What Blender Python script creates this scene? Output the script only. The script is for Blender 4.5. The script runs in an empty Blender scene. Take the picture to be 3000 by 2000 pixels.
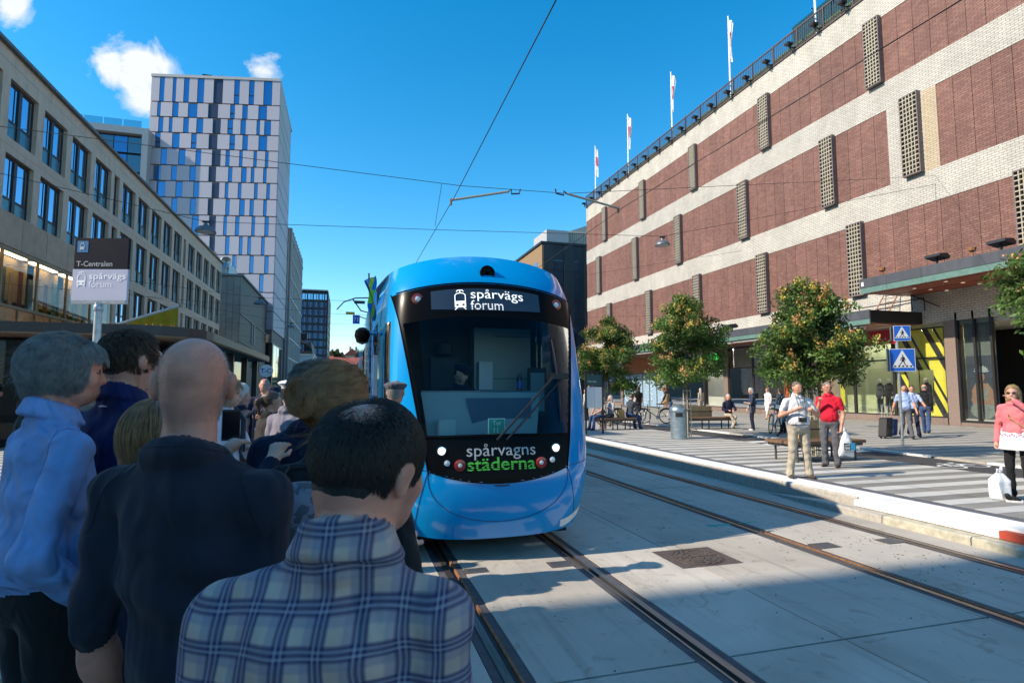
import bpy, bmesh, math, random
import numpy as np
from mathutils import Vector, Matrix
S = bpy.context.scene
COL = S.collection
R = math.radians
# ------------------------------------------------------------------ camera
cam_d = bpy.data.cameras.new('camera'); cam = bpy.data.objects.new('camera', cam_d); COL.objects.link(cam)
cam_d.sensor_width = 36.0; cam_d.lens = 1670/3000*36; cam_d.clip_start = 0.05; cam_d.clip_end = 3000
cam.location = (0, 0, 1.86); cam.rotation_euler = (R(90+4.76), 0, R(-16.2))
cam_d.dof.use_dof = True; cam_d.dof.focus_distance = 7.5; cam_d.dof.aperture_fstop = 13.0
S.camera = cam
S.render.resolution_x, S.render.resolution_y = 1024, 682
# ------------------------------------------------------------------ sky and sun
SUN_EL, SUN_STRENGTH = 35.0, 4.9
W = bpy.data.worlds.new('World'); S.world = W; W.use_nodes = True
wn, wl = W.node_tree.nodes, W.node_tree.links
for n in list(wn): wn.remove(n)
def WN(t, **k):
    n = wn.new(t)
    for a, b in k.items(): setattr(n, a, b)
    return n
sky = WN('ShaderNodeTexSky', sky_type='NISHITA', sun_disc=False, sun_elevation=R(SUN_EL), sun_rotation=R(-90),
         altitude=0, air_density=1.0, dust_density=0.2, ozone_density=2.2)
hs = WN('ShaderNodeHueSaturation'); hs.inputs['Hue'].default_value = .489; hs.inputs['Saturation'].default_value = 1.44; hs.inputs['Value'].default_value = 1.22
wl.new(sky.outputs[0], hs.inputs['Color'])
tc = WN('ShaderNodeTexCoord')
def wmath(op, a, b=None, c=None):
    n = WN('ShaderNodeMath', operation=op)
    for i, v in enumerate((a, b, c)):
        if v is None: continue
        if isinstance(v, (int, float)): n.inputs[i].default_value = v
        else: wl.new(v, n.inputs[i])
    return n.outputs[0]
nz = WN('ShaderNodeTexNoise'); nz.inputs['Scale'].default_value = 17; nz.inputs['Detail'].default_value = 10; nz.inputs['Roughness'].default_value = .62; nz.inputs['Distortion'].default_value = .5
wl.new(tc.outputs['Generated'], nz.inputs['Vector'])
def cloud_dir(x, y):
    f = 1670.; v = Vector((x-1500, 1000-y, -f)); v.rotate(cam.rotation_euler); return v.normalized()
mask = None
for cx, cy, sx, amp in ((325, 185, .036, .74), (410, 205, .042, .86), (490, 190, .032, .8), (420, 300, .032, .84), (30, 20, .03, .9), (770, 215, .03, .7), (1085, 985, .022, .5), (245, 100, .03, .35), (640, 205, .025, .4),
                        (-500, -300, .14, .9), (-900, 400, .12, .8), (3900, -200, .14, .85), (4600, 500, .16, .9), (1500, -3500, .25, .8), (-4000, 0, .2, .9)):
    d = WN('ShaderNodeVectorMath', operation='DISTANCE'); wl.new(tc.outputs['Generated'], d.inputs[0]); d.inputs[1].default_value = cloud_dir(cx, cy)
    m = wmath('MULTIPLY', wmath('MAXIMUM', wmath('SUBTRACT', 1.0, wmath('DIVIDE', d.outputs['Value'], sx*1.5)), 0.0), amp)
    mask = m if mask is None else wmath('MAXIMUM', mask, m)
cl = wmath('SUBTRACT', wmath('ADD', wmath('MULTIPLY', nz.outputs['Fac'], 1.5), wmath('MULTIPLY', mask, 1.0)), 1.08)
cl = wmath('MINIMUM', wmath('MAXIMUM', wmath('MULTIPLY', cl, 2.6), 0.0), .93)
cl = wmath('MULTIPLY', cl, wmath('MINIMUM', wmath('MULTIPLY', mask, 6.0), 1.0))
mixc = WN('ShaderNodeMixRGB'); wl.new(cl, mixc.inputs[0]); wl.new(hs.outputs[0], mixc.inputs[1]); mixc.inputs[2].default_value = (5.0, 5.1, 5.1, 1)
bg = WN('ShaderNodeBackground'); bg.inputs['Strength'].default_value = 0.15
wl.new(mixc.outputs[0], bg.inputs['Color'])
wo = WN('ShaderNodeOutputWorld'); wl.new(bg.outputs[0], wo.inputs[0])
sd = bpy.data.lights.new('sun', 'SUN'); sd.energy = SUN_STRENGTH; sd.angle = R(0.53); sd.color = (1.0, .88, .72)
sun = bpy.data.objects.new('sun', sd); COL.objects.link(sun)
# light travels towards +x (shadows fall to the right across the street) and down
sun.rotation_euler = Vector((math.cos(R(SUN_EL)), .015, -math.sin(R(SUN_EL)))).to_track_quat('-Z', 'Y').to_euler()
S.view_settings.view_transform = 'Standard'; S.view_settings.look = 'None'; S.view_settings.exposure = 0.45; S.view_settings.gamma = 1
try: S.view_settings.use_curve_mapping = False
except Exception: pass
S.cycles.use_denoising = True
S.cycles.max_bounces = 8; S.cycles.diffuse_bounces = 3; S.cycles.glossy_bounces = 4; S.cycles.transmission_bounces = 6; S.cycles.transparent_max_bounces = 12
S.cycles.caustics_reflective = False; S.cycles.caustics_refractive = False
rng = random.Random(7)
# ------------------------------------------------------------------ materials
MATS = {}
def _new(name):
    m = bpy.data.materials.new(name); m.use_nodes = True
    nt = m.node_tree; b = nt.nodes['Principled BSDF']
    return m, nt, b
def pm(name, col, rough=.6, var=.12, scale=4., bump=0., bscale=60., metal=0., spec=.5, coat=0., detail=4, stretch=None, rand=0., emit=0., tint=None):
    """principled material: base colour broken up by noise, optional relief and per-object variation"""
    if name in MATS: return MATS[name]
    m, nt, b = _new(name); N, L = nt.nodes, nt.links
    b.inputs['Roughness'].default_value = rough; b.inputs['Metallic'].default_value = metal
    b.inputs['Specular IOR Level'].default_value = spec; b.inputs['Coat Weight'].default_value = coat; b.inputs['Coat Roughness'].default_value = .04
    geo = N.new('ShaderNodeNewGeometry'); vec = geo.outputs['Position']
    if stretch:
        mp = N.new('ShaderNodeMapping'); mp.inputs['Scale'].default_value = stretch; L.new(vec, mp.inputs['Vector']); vec = mp.outputs[0]
    nz = N.new('ShaderNodeTexNoise'); nz.inputs['Scale'].default_value = scale; nz.inputs['Detail'].default_value = detail; nz.inputs['Roughness'].default_value = .6
    L.new(vec, nz.inputs['Vector'])
    cr = N.new('ShaderNodeValToRGB'); c = np.array(col[:3]); t = np.array(tint if tint else col[:3])
    cr.color_ramp.elements[0].position = .3; cr.color_ramp.elements[1].position = .7
    cr.color_ramp.elements[0].color = (*np.clip(t*(1-var), 0, 1), 1); cr.color_ramp.elements[1].color = (*np.clip(c*(1+var), 0, 1), 1)
    L.new(nz.outputs['Fac'], cr.inputs['Fac']); out = cr.outputs['Color']
    if rand:
        oi = N.new('ShaderNodeObjectInfo'); mr = N.new('ShaderNodeMapRange'); mr.inputs['To Min'].default_value = 1-rand; mr.inputs['To Max'].default_value = 1+rand
        L.new(oi.outputs['Random'], mr.inputs['Value'])
        mx = N.new('ShaderNodeMixRGB'); mx.blend_type = 'MULTIPLY'; mx.inputs[0].default_value = 1; L.new(out, mx.inputs[1]); L.new(mr.outputs[0], mx.inputs[2]); out = mx.outputs[0]
    L.new(out, b.inputs['Base Color'])
    if emit: L.new(out, b.inputs['Emission Color']); b.inputs['Emission Strength'].default_value = emit
    if bump:
        n2 = N.new('ShaderNodeTexNoise'); n2.inputs['Scale'].default_value = bscale; n2.inputs['Detail'].default_value = 5; L.new(vec, n2.inputs['Vector'])
        bp = N.new('ShaderNodeBump'); bp.inputs['Strength'].default_value = bump; bp.inputs['Distance'].default_value = .02
        L.new(n2.outputs['Fac'], bp.inputs['Height']); L.new(bp.outputs[0], b.inputs['Normal'])
    MATS[name] = m; return m
def glass(name, tint=(.8, .9, .9), alpha=.35, rough=.02, base=(.02, .025, .03), ior=1.45, refl=None, gcol=(.95, .97, 1)):
    """window pane: see-through share, dark body and a mirror that grows at glancing angles"""
    if name in MATS: return MATS[name]
    m, nt, b = _new(name); N, L = nt.nodes, nt.links; N.remove(b)
    out = N['Material Output']
    tr = N.new('ShaderNodeBsdfTransparent'); tr.inputs[0].default_value = (*tint, 1)
    df = N.new('ShaderNodeBsdfDiffuse'); df.inputs[0].default_value = (*base, 1)
    gl = N.new('ShaderNodeBsdfGlossy'); gl.inputs['Roughness'].default_value = rough; gl.inputs[0].default_value = (*gcol, 1)
    m1 = N.new('ShaderNodeMixShader'); m1.inputs[0].default_value = alpha; L.new(df.outputs[0], m1.inputs[1]); L.new(tr.outputs[0], m1.inputs[2])
    fr = N.new('ShaderNodeFresnel'); fr.inputs[0].default_value = ior; fac = fr.outputs[0]
    if refl:
        mr = N.new('ShaderNodeMapRange'); mr.inputs['To Min'].default_value = refl; mr.inputs['To Max'].default_value = 1.0; L.new(fac, mr.inputs['Value']); fac = mr.outputs[0]
    nz = N.new('ShaderNodeTexNoise'); nz.inputs['Scale'].default_value = .35; geo = N.new('ShaderNodeNewGeometry'); L.new(geo.outputs['Position'], nz.inputs['Vector'])
    bp = N.new('ShaderNodeBump'); bp.inputs['Strength'].default_value = .12; bp.inputs['Distance'].default_value = .05; L.new(nz.outputs['Fac'], bp.inputs['Height']); L.new(bp.outputs[0], gl.inputs['Normal'])
    m2 = N.new('ShaderNodeMixShader'); L.new(fac, m2.inputs[0]); L.new(m1.outputs[0], m2.inputs[1]); L.new(gl.outputs[0], m2.inputs[2])
    L.new(m2.outputs[0], out.inputs[0]); MATS[name] = m; return m
def brickmat(name, c1, c2, mortar, bw=.32, bh=.125, ms=.016, axis='yz', var=.25, bump=.5, stain=.15):
    if name in MATS: return MATS[name]
    m, nt, b = _new(name); N, L = nt.nodes, nt.links
    geo = N.new('ShaderNodeNewGeometry'); sp = N.new('ShaderNodeSeparateXYZ'); cb = N.new('ShaderNodeCombineXYZ'); L.new(geo.outputs['Position'], sp.inputs[0])
    L.new(sp.outputs[{'x': 0, 'y': 1}[axis[0]]], cb.inputs[0]); L.new(sp.outputs[2], cb.inputs[1])
    br = N.new('ShaderNodeTexBrick'); br.inputs['Scale'].default_value = 1; br.inputs['Brick Width'].default_value = bw; br.inputs['Row Height'].default_value = bh
    br.inputs['Mortar Size'].default_value = ms; br.inputs['Mortar Smooth'].default_value = .1; br.inputs['Bias'].default_value = 0
    br.inputs['Color1'].default_value = (*c1, 1); br.inputs['Color2'].default_value = (*c2, 1); br.inputs['Mortar'].default_value = (*mortar, 1); L.new(cb.outputs[0], br.inputs['Vector'])
    nz = N.new('ShaderNodeTexNoise'); nz.inputs['Scale'].default_value = .9; nz.inputs['Detail'].default_value = 7; nz.inputs['Roughness'].default_value = .7
    mp = N.new('ShaderNodeMapping'); mp.inputs['Scale'].default_value = (1, 1, .45); L.new(geo.outputs['Position'], mp.inputs[0]); L.new(mp.outputs[0], nz.inputs['Vector'])
    mr = N.new('ShaderNodeMapRange'); mr.inputs['From Min'].default_value = .3; mr.inputs['From Max'].default_value = .7; mr.inputs['To Min'].default_value = 1-stain; mr.inputs['To Max'].default_value = 1+stain*.6; L.new(nz.outputs['Fac'], mr.inputs[0])
    oi = N.new('ShaderNodeObjectInfo'); m3 = N.new('ShaderNodeMapRange'); m3.inputs['To Min'].default_value = .9; m3.inputs['To Max'].default_value = 1.1; L.new(oi.outputs['Random'], m3.inputs[0])
    mm = N.new('ShaderNodeMath'); mm.operation = 'MULTIPLY'; L.new(mr.outputs[0], mm.inputs[0]); L.new(m3.outputs[0], mm.inputs[1])
    mx = N.new('ShaderNodeMixRGB'); mx.blend_type = 'MULTIPLY'; mx.inputs[0].default_value = 1; L.new(br.outputs['Color'], mx.inputs[1]); L.new(mm.outputs[0], mx.inputs[2])
    L.new(mx.outputs[0], b.inputs['Base Color']); b.inputs['Roughness'].default_value = .8
    bp = N.new('ShaderNodeBump'); bp.invert = True; bp.inputs['Strength'].default_value = bump; bp.inputs['Distance'].default_value = .02; L.new(br.outputs['Fac'], bp.inputs['Height']); L.new(bp.outputs[0], b.inputs['Normal'])
    MATS[name] = m; return m
# ------------------------------------------------------------------ mesh builder
class MB:
    def __init__(s): s.v = []; s.f = []; s.m = []
    def add(s, vs, fs, mi=0):
        o = len(s.v); s.v += [tuple(map(float, v)) for v in vs]; s.f += [tuple(i+o for i in f) for f in fs]; s.m += [mi]*len(fs); return s
    def box(s, x0, x1, y0, y1, z0, z1, mi=0, rz=0, c=None):
        vs = [(x, y, z) for z in (z0, z1) for y in (y0, y1) for x in (x0, x1)]
        if rz:
            cx, cy = c if c else ((x0+x1)/2, (y0+y1)/2); co, si = math.cos(rz), math.sin(rz)
            vs = [(cx+(x-cx)*co-(y-cy)*si, cy+(x-cx)*si+(y-cy)*co, z) for x, y, z in vs]
        return s.add(vs, [(0, 2, 3, 1), (4, 5, 7, 6), (0, 1, 5, 4), (2, 6, 7, 3), (0, 4, 6, 2), (1, 3, 7, 5)], mi)
    def prism(s, poly, a, b, axis='z', mi=0):
        """polygon (u, v) extruded from a to b along axis"""
        f = {'z': lambda u, v, w: (u, v, w), 'y': lambda u, v, w: (u, w, v), 'x': lambda u, v, w: (w, u, v)}[axis]
        n = len(poly); vs = [f(u, v, a) for u, v in poly]+[f(u, v, b) for u, v in poly]
        return s.add(vs, [tuple(range(n))[::-1], tuple(range(n, 2*n))]+[(i, (i+1) % n, n+(i+1) % n, n+i) for i in range(n)], mi)
    def tube(s, pts, r, n=8, mi=0, cap=True):
        pts = [Vector(p) for p in pts]; k = len(pts); rs = r if isinstance(r, (list, tuple)) else [r]*k
        vs = []; up = None
        for i, p in enumerate(pts):
            d = (pts[min(i+1, k-1)]-pts[max(i-1, 0)]).normalized()
            if up is None: up = Vector((0, 0, 1)) if abs(d.z) < .9 else Vector((1, 0, 0))
            a = d.cross(up).normalized(); b = d.cross(a).normalized(); up = -b if False else up
            vs += [p+(a*math.cos(2*math.pi*j/n)+b*math.sin(2*math.pi*j/n))*rs[i] for j in range(n)]
        fs = [(i*n+j, i*n+(j+1) % n, (i+1)*n+(j+1) % n, (i+1)*n+j) for i in range(k-1) for j in range(n)]
        if cap: fs += [tuple(range(n))[::-1], tuple(range((k-1)*n, k*n))]
        return s.add(vs, fs, mi)
    def lathe(s, prof, cx=0, cy=0, n=20, mi=0, axis='z', c=(0, 0, 0)):
        vs = []; k = len(prof)
        for r, h in prof:
            for j in range(n):
                a = 2*math.pi*j/n; u, v = r*math.cos(a), r*math.sin(a)
                vs.append({'z': (cx+u+c[0], cy+v+c[1], h+c[2]), 'y': (u+c[0], h+c[1], v+c[2]), 'x': (h+c[0], u+c[1], v+c[2])}[axis])
        fs = [(i*n+j, i*n+(j+1) % n, (i+1)*n+(j+1) % n, (i+1)*n+j) for i in range(k-1) for j in range(n)]
        if prof[0][0] > 1e-4: fs.append(tuple(range(n))[::-1])
        if prof[-1][0] > 1e-4: fs.append(tuple(range((k-1)*n, k*n)))
        return s.add(vs, fs, mi)
    def grid(s, fn, nu, nv, mi=0):
        vs = [fn(i/nu, j/nv) for j in range(nv+1) for i in range(nu+1)]
        return s.add(vs, [(j*(nu+1)+i, j*(nu+1)+i+1, (j+1)*(nu+1)+i+1, (j+1)*(nu+1)+i) for j in range(nv) for i in range(nu)], mi)
    def build(s, name, mats, parent=None, smooth=False, sharp=35, fix=True):
        me = bpy.data.meshes.new(name); me.from_pydata(s.v, [], s.f)
        for m in (mats if isinstance(mats, (list, tuple)) else [mats]): me.materials.append(m)
        me.polygons.foreach_set('material_index', s.m)
        if fix:
            bm = bmesh.new(); bm.from_mesh(me); bmesh.ops.recalc_face_normals(bm, faces=bm.faces[:]); bm.to_mesh(me); bm.free()
        if smooth:
            me.shade_smooth()
            if sharp: me.set_sharp_from_angle(angle=R(sharp))
        return link(name, me, parent)
def link(name, me, parent=None):
    o = bpy.data.objects.new(name, me); COL.objects.link(o)
    if parent is not None: put(o, parent)
    return o
def root_of(p):
    v = Vector(p.location)
    while p.parent: p = p.parent; v += Vector(p.location)
    return v
def put(o, parent):
    """make o a child whose vertices stay where they are in the scene"""
    o.parent = parent
    if not parent.get('local'): o.matrix_parent_inverse = Matrix.Translation(-root_of(parent)) if parent.type == 'EMPTY' else Matrix.Identity(4)
def tag(o, label=None, cat=None, group=None, kind=None):
    if label: o['label'] = label
    if cat: o['category'] = cat
    if group: o['group'] = group
    if kind: o['kind'] = kind
    return o
def empty(name, loc, label=None, cat=None, group=None, kind=None, rz=0, local=False):
    o = bpy.data.objects.new(name, None); COL.objects.link(o); o.location = loc; o.rotation_euler = (0, 0, rz); o.empty_display_size = .1
    if local: o['local'] = 1
    return tag(o, label, cat, group, kind)
def copy_tree(o, parent=None):
    c = o.copy(); COL.objects.link(c); c.parent = parent
    if parent is not None: c.matrix_parent_inverse = o.matrix_parent_inverse.copy()
    for ch in list(o.children): copy_tree(ch, c)
    return c
def text_mesh(body, size, bold=False, spacing=1.0, align='LEFT'):
    cu = bpy.data.curves.new('lettering', 'FONT'); cu.body = body; cu.size = size; cu.space_character = spacing; cu.align_x = align; cu.resolution_u = 4
    if bold: cu.offset = size*.012
    ob = bpy.data.objects.new('lettering', cu); COL.objects.link(ob)
    dg = bpy.context.evaluated_depsgraph_get(); me = bpy.data.meshes.new_from_object(ob.evaluated_get(dg)); bpy.data.objects.remove(ob); bpy.data.curves.remove(cu)
    return me
def text_obj(body, size, mat, fn, name='lettering', parent=None, bold=False, spacing=1.0, align='LEFT', slits=None, fine=0, width=None):
    """flat lettering: fn(u, v) places each point of the text plane in the scene"""
    me = text_mesh(body, size, bold, spacing, align)
    bm = bmesh.new(); bm.from_mesh(me); bm.verts.ensure_lookup_table()
    if width:
        w = max(v.co.x for v in bm.verts)-min(v.co.x for v in bm.verts); k = width/w
        for v in bm.verts: v.co.x *= k
    cuts = []
    if slits: cuts = [c for a, b in slits for c in (a, b)]
    for c in cuts: bmesh.ops.bisect_plane(bm, geom=bm.verts[:]+bm.edges[:]+bm.faces[:], plane_co=(0, c, 0), plane_no=(0, 1, 0))
    if slits:
        dele = [f for f in bm.faces if any(a < f.calc_center_median().y < b for a, b in slits)]
        bmesh.ops.delete(bm, geom=dele, context='FACES')
    if fine:
        xs = [v.co.x for v in bm.verts]
        for i in range(1, fine): bmesh.ops.bisect_plane(bm, geom=bm.verts[:]+bm.edges[:]+bm.faces[:], plane_co=(min(xs)+(max(xs)-min(xs))*i/fine, 0, 0), plane_no=(1, 0, 0))
    for v in bm.verts: v.co = Vector(fn(v.co.x, v.co.y))
    bm.to_mesh(me); bm.free(); me.materials.clear(); me.materials.append(mat)
    me.polygons.foreach_set('material_index', [0]*len(me.polygons)); me.name = name
    return link(name, me, parent)
# ------------------------------------------------------------------ common materials
def concrete(name, col, seed=0.):
    m = pm(name, col, .85, .11, 1.1, .28, 45, detail=9, rand=.06); nt = m.node_tree; N, L = nt.nodes, nt.links; b = N['Principled BSDF']; cur = b.inputs['Base Color'].links[0].from_socket
    geo = N.new('ShaderNodeNewGeometry')
    def layer(sock, col2, amount):
        nonlocal cur
        mu = N.new('ShaderNodeMath'); mu.operation = 'MULTIPLY'; mu.inputs[1].default_value = amount; L.new(sock, mu.inputs[0]); mx = N.new('ShaderNodeMixRGB'); mx.blend_type = 'MULTIPLY'; L.new(mu.outputs[0], mx.inputs[0]); L.new(cur, mx.inputs[1]); mx.inputs[2].default_value = (*col2, 1); cur = mx.outputs[0]
    def ramp(sock, a, c): r = N.new('ShaderNodeMapRange'); r.inputs['From Min'].default_value = a; r.inputs['From Max'].default_value = c; L.new(sock, r.inputs[0]); return r.outputs[0]
    def noise(scale, stretch, det=5, dist=0.): mp = N.new('ShaderNodeMapping'); mp.inputs['Scale'].default_value = stretch; mp.inputs['Location'].default_value = (seed, seed*2, 0); L.new(geo.outputs['Position'], mp.inputs[0]); n = N.new('ShaderNodeTexNoise'); n.inputs['Scale'].default_value = scale; n.inputs['Detail'].default_value = det; n.inputs['Distortion'].default_value = dist; L.new(mp.outputs[0], n.inputs['Vector']); return n.outputs['Fac']
    layer(ramp(noise(.7, (1, .6, 1), 6, .6), .48, .68), (.74, .72, .70), .8)      # broad damp and dirt clouds
    layer(ramp(noise(1.6, (5, .22, 1), 5), .55, .72), (.72, .70, .68), .65)         # streaks along the traffic
    layer(ramp(noise(4.5, (1, 1, 1), 8, 1.2), .60, .68), (.66, .62, .57), .6)       # blotches
    v = N.new('ShaderNodeTexVoronoi'); v.inputs['Scale'].default_value = 3.2; L.new(geo.outputs['Position'], v.inputs['Vector']); r = N.new('ShaderNodeMapRange'); r.inputs['From Min'].default_value = .045; r.inputs['From Max'].default_value = .03; L.new(v.outputs['Distance'], r.inputs[0]); layer(r.outputs[0], (.5, .48, .46), .7)   # gum spots
    L.new(cur, b.inputs['Base Color']); return m
M_conc = concrete('concrete', (.47, .425, .365)); M_conc2 = concrete('concrete_light', (.52, .475, .41), 3.)
M_asph = pm('asphalt', (.055, .055, .058), .9, .25, 9, .5, 180)
M_rubber = pm('rail_filler', (.085, .08, .085), .8, .25, 6, .3, 90)
M_rail = pm('rail_steel', (.34, .3, .26), .34, .25, 9, .1, 80, metal=.9, stretch=(4, .3, 4))
M_rust = pm('rust', (.27, .12, .05), .8, .4, 14, .4, 120)
M_granite = pm('granite', (.40, .37, .32), .85, .22, 14, .35, 130, detail=8, rand=.06)
M_white = pm('white_stone', (.72, .71, .68), .75, .06, 2.5, .15, 60, rand=.04)
M_black = pm('black_metal', (.018, .018, .02), .4, .2, 8)
M_grey = pm('grey_metal', (.32, .33, .34), .4, .12, 6, metal=.7)
M_wpaint = pm('white_paint', (.8, .8, .8), .6, .05, 3)
M_dark = pm('dark_interior', (.012, .012, .014), .9, .2, 2)
M_cable = pm('cable', (.02, .02, .022), .6, .1, 8)
# ================================================================== ground, tracks, platforms
g = MB(); g.add([(-900, -600, -.09), (900, -600, -.09), (900, 1500, -.09), (-900, 1500, -.09)], [(0, 1, 2, 3)])
tag(g.build('ground', M_asph), kind='structure')
road = empty('tram_road', (3.9, 10, 0), kind='structure')
GAP = .006
xs = [(.31, .945), (1.205, 2.355), (2.615, 3.62), (3.62, 5.105), (5.375, 6.565), (6.835, 7.5)]
ys = [-8, -2.4, 3.56, 9.7, 16.4, 24, 32, 42, 55, 80, 130, 200]
for i, (x0, x1) in enumerate(xs):
    for j in range(len(ys)-1):
        b = MB(); k = -.035 if i < 4 else 0
        y0, y1 = ys[j]+.012, ys[j+1]-.012
        b.box(x0+GAP, x1-GAP, y0, y1, -.08, 0)
        o = b.build('slab', M_conc2 if (i in (2,) and j < 4) else M_conc, road)
b = MB(); b.box(.305, 7.5, -8, 200, -.085, -.03); b.build('bed', M_rubber, road)
# tram rails: running head, groove, guard lip, filler
rail_labels = ['rail nearest the waiting crowd, running under the left side of the blue tram', 'rail running out from under the right side of the blue tram',
               'rail of the empty track lying nearer to the blue tram', 'rail of the empty track lying nearer to the white platform edge']
for i, (x, sgn) in enumerate(((1.075, 1), (2.485, -1), (5.24, 1), (6.70, -1))):
    e = empty('tram_rail', (x, 0, 0), rail_labels[i], 'rail')
    def st(a, b_, z0, z1, nm, mt):
        m = MB(); u0, u1 = sorted((x+sgn*a, x+sgn*b_)); m.box(u0, u1, -8, 200, z0, z1); m.build(nm, mt, e)
    st(-.128, -.062, -.06, -.004, 'filler', M_rubber); st(-.06, 0, -.06, .004, 'running_head', M_rail)
    st(.0, .045, -.06, -.042, 'groove', M_rust); st(.045, .066, -.06, .001, 'guard_lip', M_rust if sgn > 0 else M_rail); st(.068, .128, -.06, -.005, 'filler', M_rubber)
# plates in the track bed
M_iron = pm('cast_iron', (.13, .1, .085), .65, .3, 20, .4, 90, metal=.4)
def manhole(x, y, w, d, label, ribs=True, rz=0):
    e = empty('manhole_cover', (x, y, 0), label, 'cover')
    m = MB(); m.box(x-w/2, x+w/2, y-d/2, y+d/2, -.02, .003); m.build('frame', M_iron, e)
    r = min(w, d)*.45
    m = MB(); m.lathe([(r, .002), (r, .009), (r-.012, .009), (r-.012, .006), (0, .006)], x, y, 40); m.build('lid', M_iron, e, True)
    if ribs:
        m = MB()
        for q in (.3, .52, .74, .9):
            for k in range(int(6+q*14)):
                a0 = 2*math.pi*k/int(6+q*14); a1 = a0+.7*2*math.pi/int(6+q*14)
                for aa in np.linspace(a0, a1, 4)[:-1]:
                    bb = aa+(a1-a0)/3
                    p = [(x+r*rr*math.cos(t), y+r*rr*math.sin(t)) for rr, t in ((q-.025, aa), (q+.025, aa), (q+.025, bb), (q-.025, bb))]
                    m.prism(p, .006, .013)
        m.box(x-r*.85, x+r*.85, y-.006, y+.006, .006, .0125); m.box(x-.006, x+.006, y-r*.85, y+r*.85, .006, .0128); m.build('rib', M_iron, e)
manhole(3.78, 5.68, .74, .44*1.0+.2, 'large ribbed manhole cover in the pale concrete between the two tracks')
for x, y, w, d, lb in ((5.53, 5.66, .3, .22, 'small square drain plate beside the near rail of the empty track'), (6.47, 5.6, .3, .22, 'small square drain plate beside the far rail of the empty track'),
                       (1.33, 5.9, .24, .16, 'small drain plate right beside the rail nearest the crowd'), (2.24, 5.86, .26, .2, 'small drain plate beside the rail at the right of the tram')):
    e = empty('drain_plate', (x, y, 0), lb, 'cover', 'drain plates beside the rails')
    m = MB(); m.box(x-w/2, x+w/2, y-d/2, y+d/2, -.01, .004); m.build('frame', M_iron, e)
    m = MB()
    for k in range(6): m.box(x-w*.42, x+w*.42, y-d*.42+k*d*.15, y-d*.42+k*d*.15+d*.07, .004, .009)
    m.build('grate', M_grey, e)
M_teal = pm('teal_spray', (.02, .42, .36), .7, .15, 10)
m = MB(); m.box(4.78, 5.13, 6.86, 6.93, .002, .006, rz=-.05); m.box(5.29, 5.6, 6.9, 6.92, .002, .006, rz=.05); tag(m.build('paint_mark', M_teal), 'teal spray paint mark crossing the near rail of the empty track', 'paint mark')
# loose dirt specks and twigs on the concrete
M_speck = pm('dirt', (.07, .06, .05), .95, .3, 20)
m = MB(); q = random.Random(3)
for k in range(230):
    x, y = q.uniform(.5, 7.3), q.uniform(2.6, 13)
    if k < 120: x, y = q.gauss(6.0, .5), q.gauss(5.3, .7)
    if any(abs(x-a) < .14 for a in (1.075, 2.485, 5.24, 6.7)): continue
    s = q.uniform(.003, .011); a = q.uniform(0, 3.1); l = s*q.uniform(1, 3)
    m.box(x-l/2, x+l/2, y-s/2, y+s/2, .0005, .004, rz=a)
tag(m.build('litter', M_speck), 'dark specks of dirt and twigs scattered on the concrete', 'litter', kind='stuff')
# ------------------------------------------------------------------ right platform
PZ = .25
M_pave_l = pm('paving_light', (.52, .51, .48), .85, .1, 3, .2, 60, rand=.08)
M_pave_d = pm('paving_grey', (.235, .225, .205), .85, .15, 3, .2, 60, rand=.12)
M_slate = pm('slate_strip', (.11, .115, .13), .85, .25, 22, .5, 60)
plat = empty('platform', (10, 14, 0), kind='structure')
m = MB(); m.box(7.52, 11.85, -8, 120, -.08, PZ-.03); m.build('bed', M_pave_d, plat)
# kerb stones of the tall platform wall
for k in range(40):
    y0 = 6.95+k*1.55; y1 = y0+1.55
    b = MB(); b.prism([(7.43, -.05), (7.52, -.05), (7.52, PZ-.004), (7.455, PZ-.004), (7.43, PZ-.03)], y0+.004, y1-.004, 'y'); b.build('kerb_stone', M_granite, plat)
M_band = pm('white_edge', (.80, .80, .79), .7, .05, 2.2, .1, 50, rand=.02)
for k in range(26):
    y0 = -3+k*2.4; y1 = y0+2.4
    b = MB(); b.box(7.47 if y0 > 4 else 7.39, 7.93, y0+.003, y1-.003, PZ-.035, PZ); b.build('edge_stone', M_band, plat)
# painted white beam in front of the wall, with a red end, over a low kerb
b = MB(); b.box(7.36, 7.52, 4.96, 6.945, .125, PZ-.037); b.build('white_beam', M_wpaint, plat)
M_redp = pm('red_paint', (.5, .07, .035), .6, .1, 4)
b = MB(); b.box(7.355, 7.52, 4.66, 4.958, .125, PZ-.037); b.build('red_beam', M_redp, plat)
b = MB(); b.box(7.36, 7.52, 4.36, 4.658, .125, PZ-.037); b.build('white_beam', M_wpaint, plat)
b = MB(); b.box(7.355, 7.52, 4.06, 4.358, .125, PZ-.037); b.build('red_beam', M_redp, plat)
b = MB(); b.box(7.38, 7.52, -3, 6.94, .0, .122); b.build('beam_base', M_granite, plat)
M_yk = pm('lichen_granite', (.47, .44, .34), .9, .25, 10, .35, 110, rand=.07)
for k in range(9):
    y1 = 8.7-k*1.18; y0 = y1-1.17
    b = MB(); t = .105
    if k == 0: b.add([(7.2, y0, 0), (7.39, y0, 0), (7.39, y1, 0), (7.3, y1, 0), (7.2, y0, t-.015), (7.39, y0, t), (7.39, y1, .02), (7.3, y1, .01)], [(0, 1, 2, 3), (4, 5, 6, 7), (0, 1, 5, 4), (1, 2, 6, 5), (2, 3, 7, 6), (3, 0, 4, 7)])
    else: b.prism([(7.2, -.04), (7.378, -.04), (7.378, t), (7.225, t), (7.2, t-.02)], y0+.003, y1, 'y')
    b.build('low_kerb_stone', M_yk if k > 1 else M_granite, plat)
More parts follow.
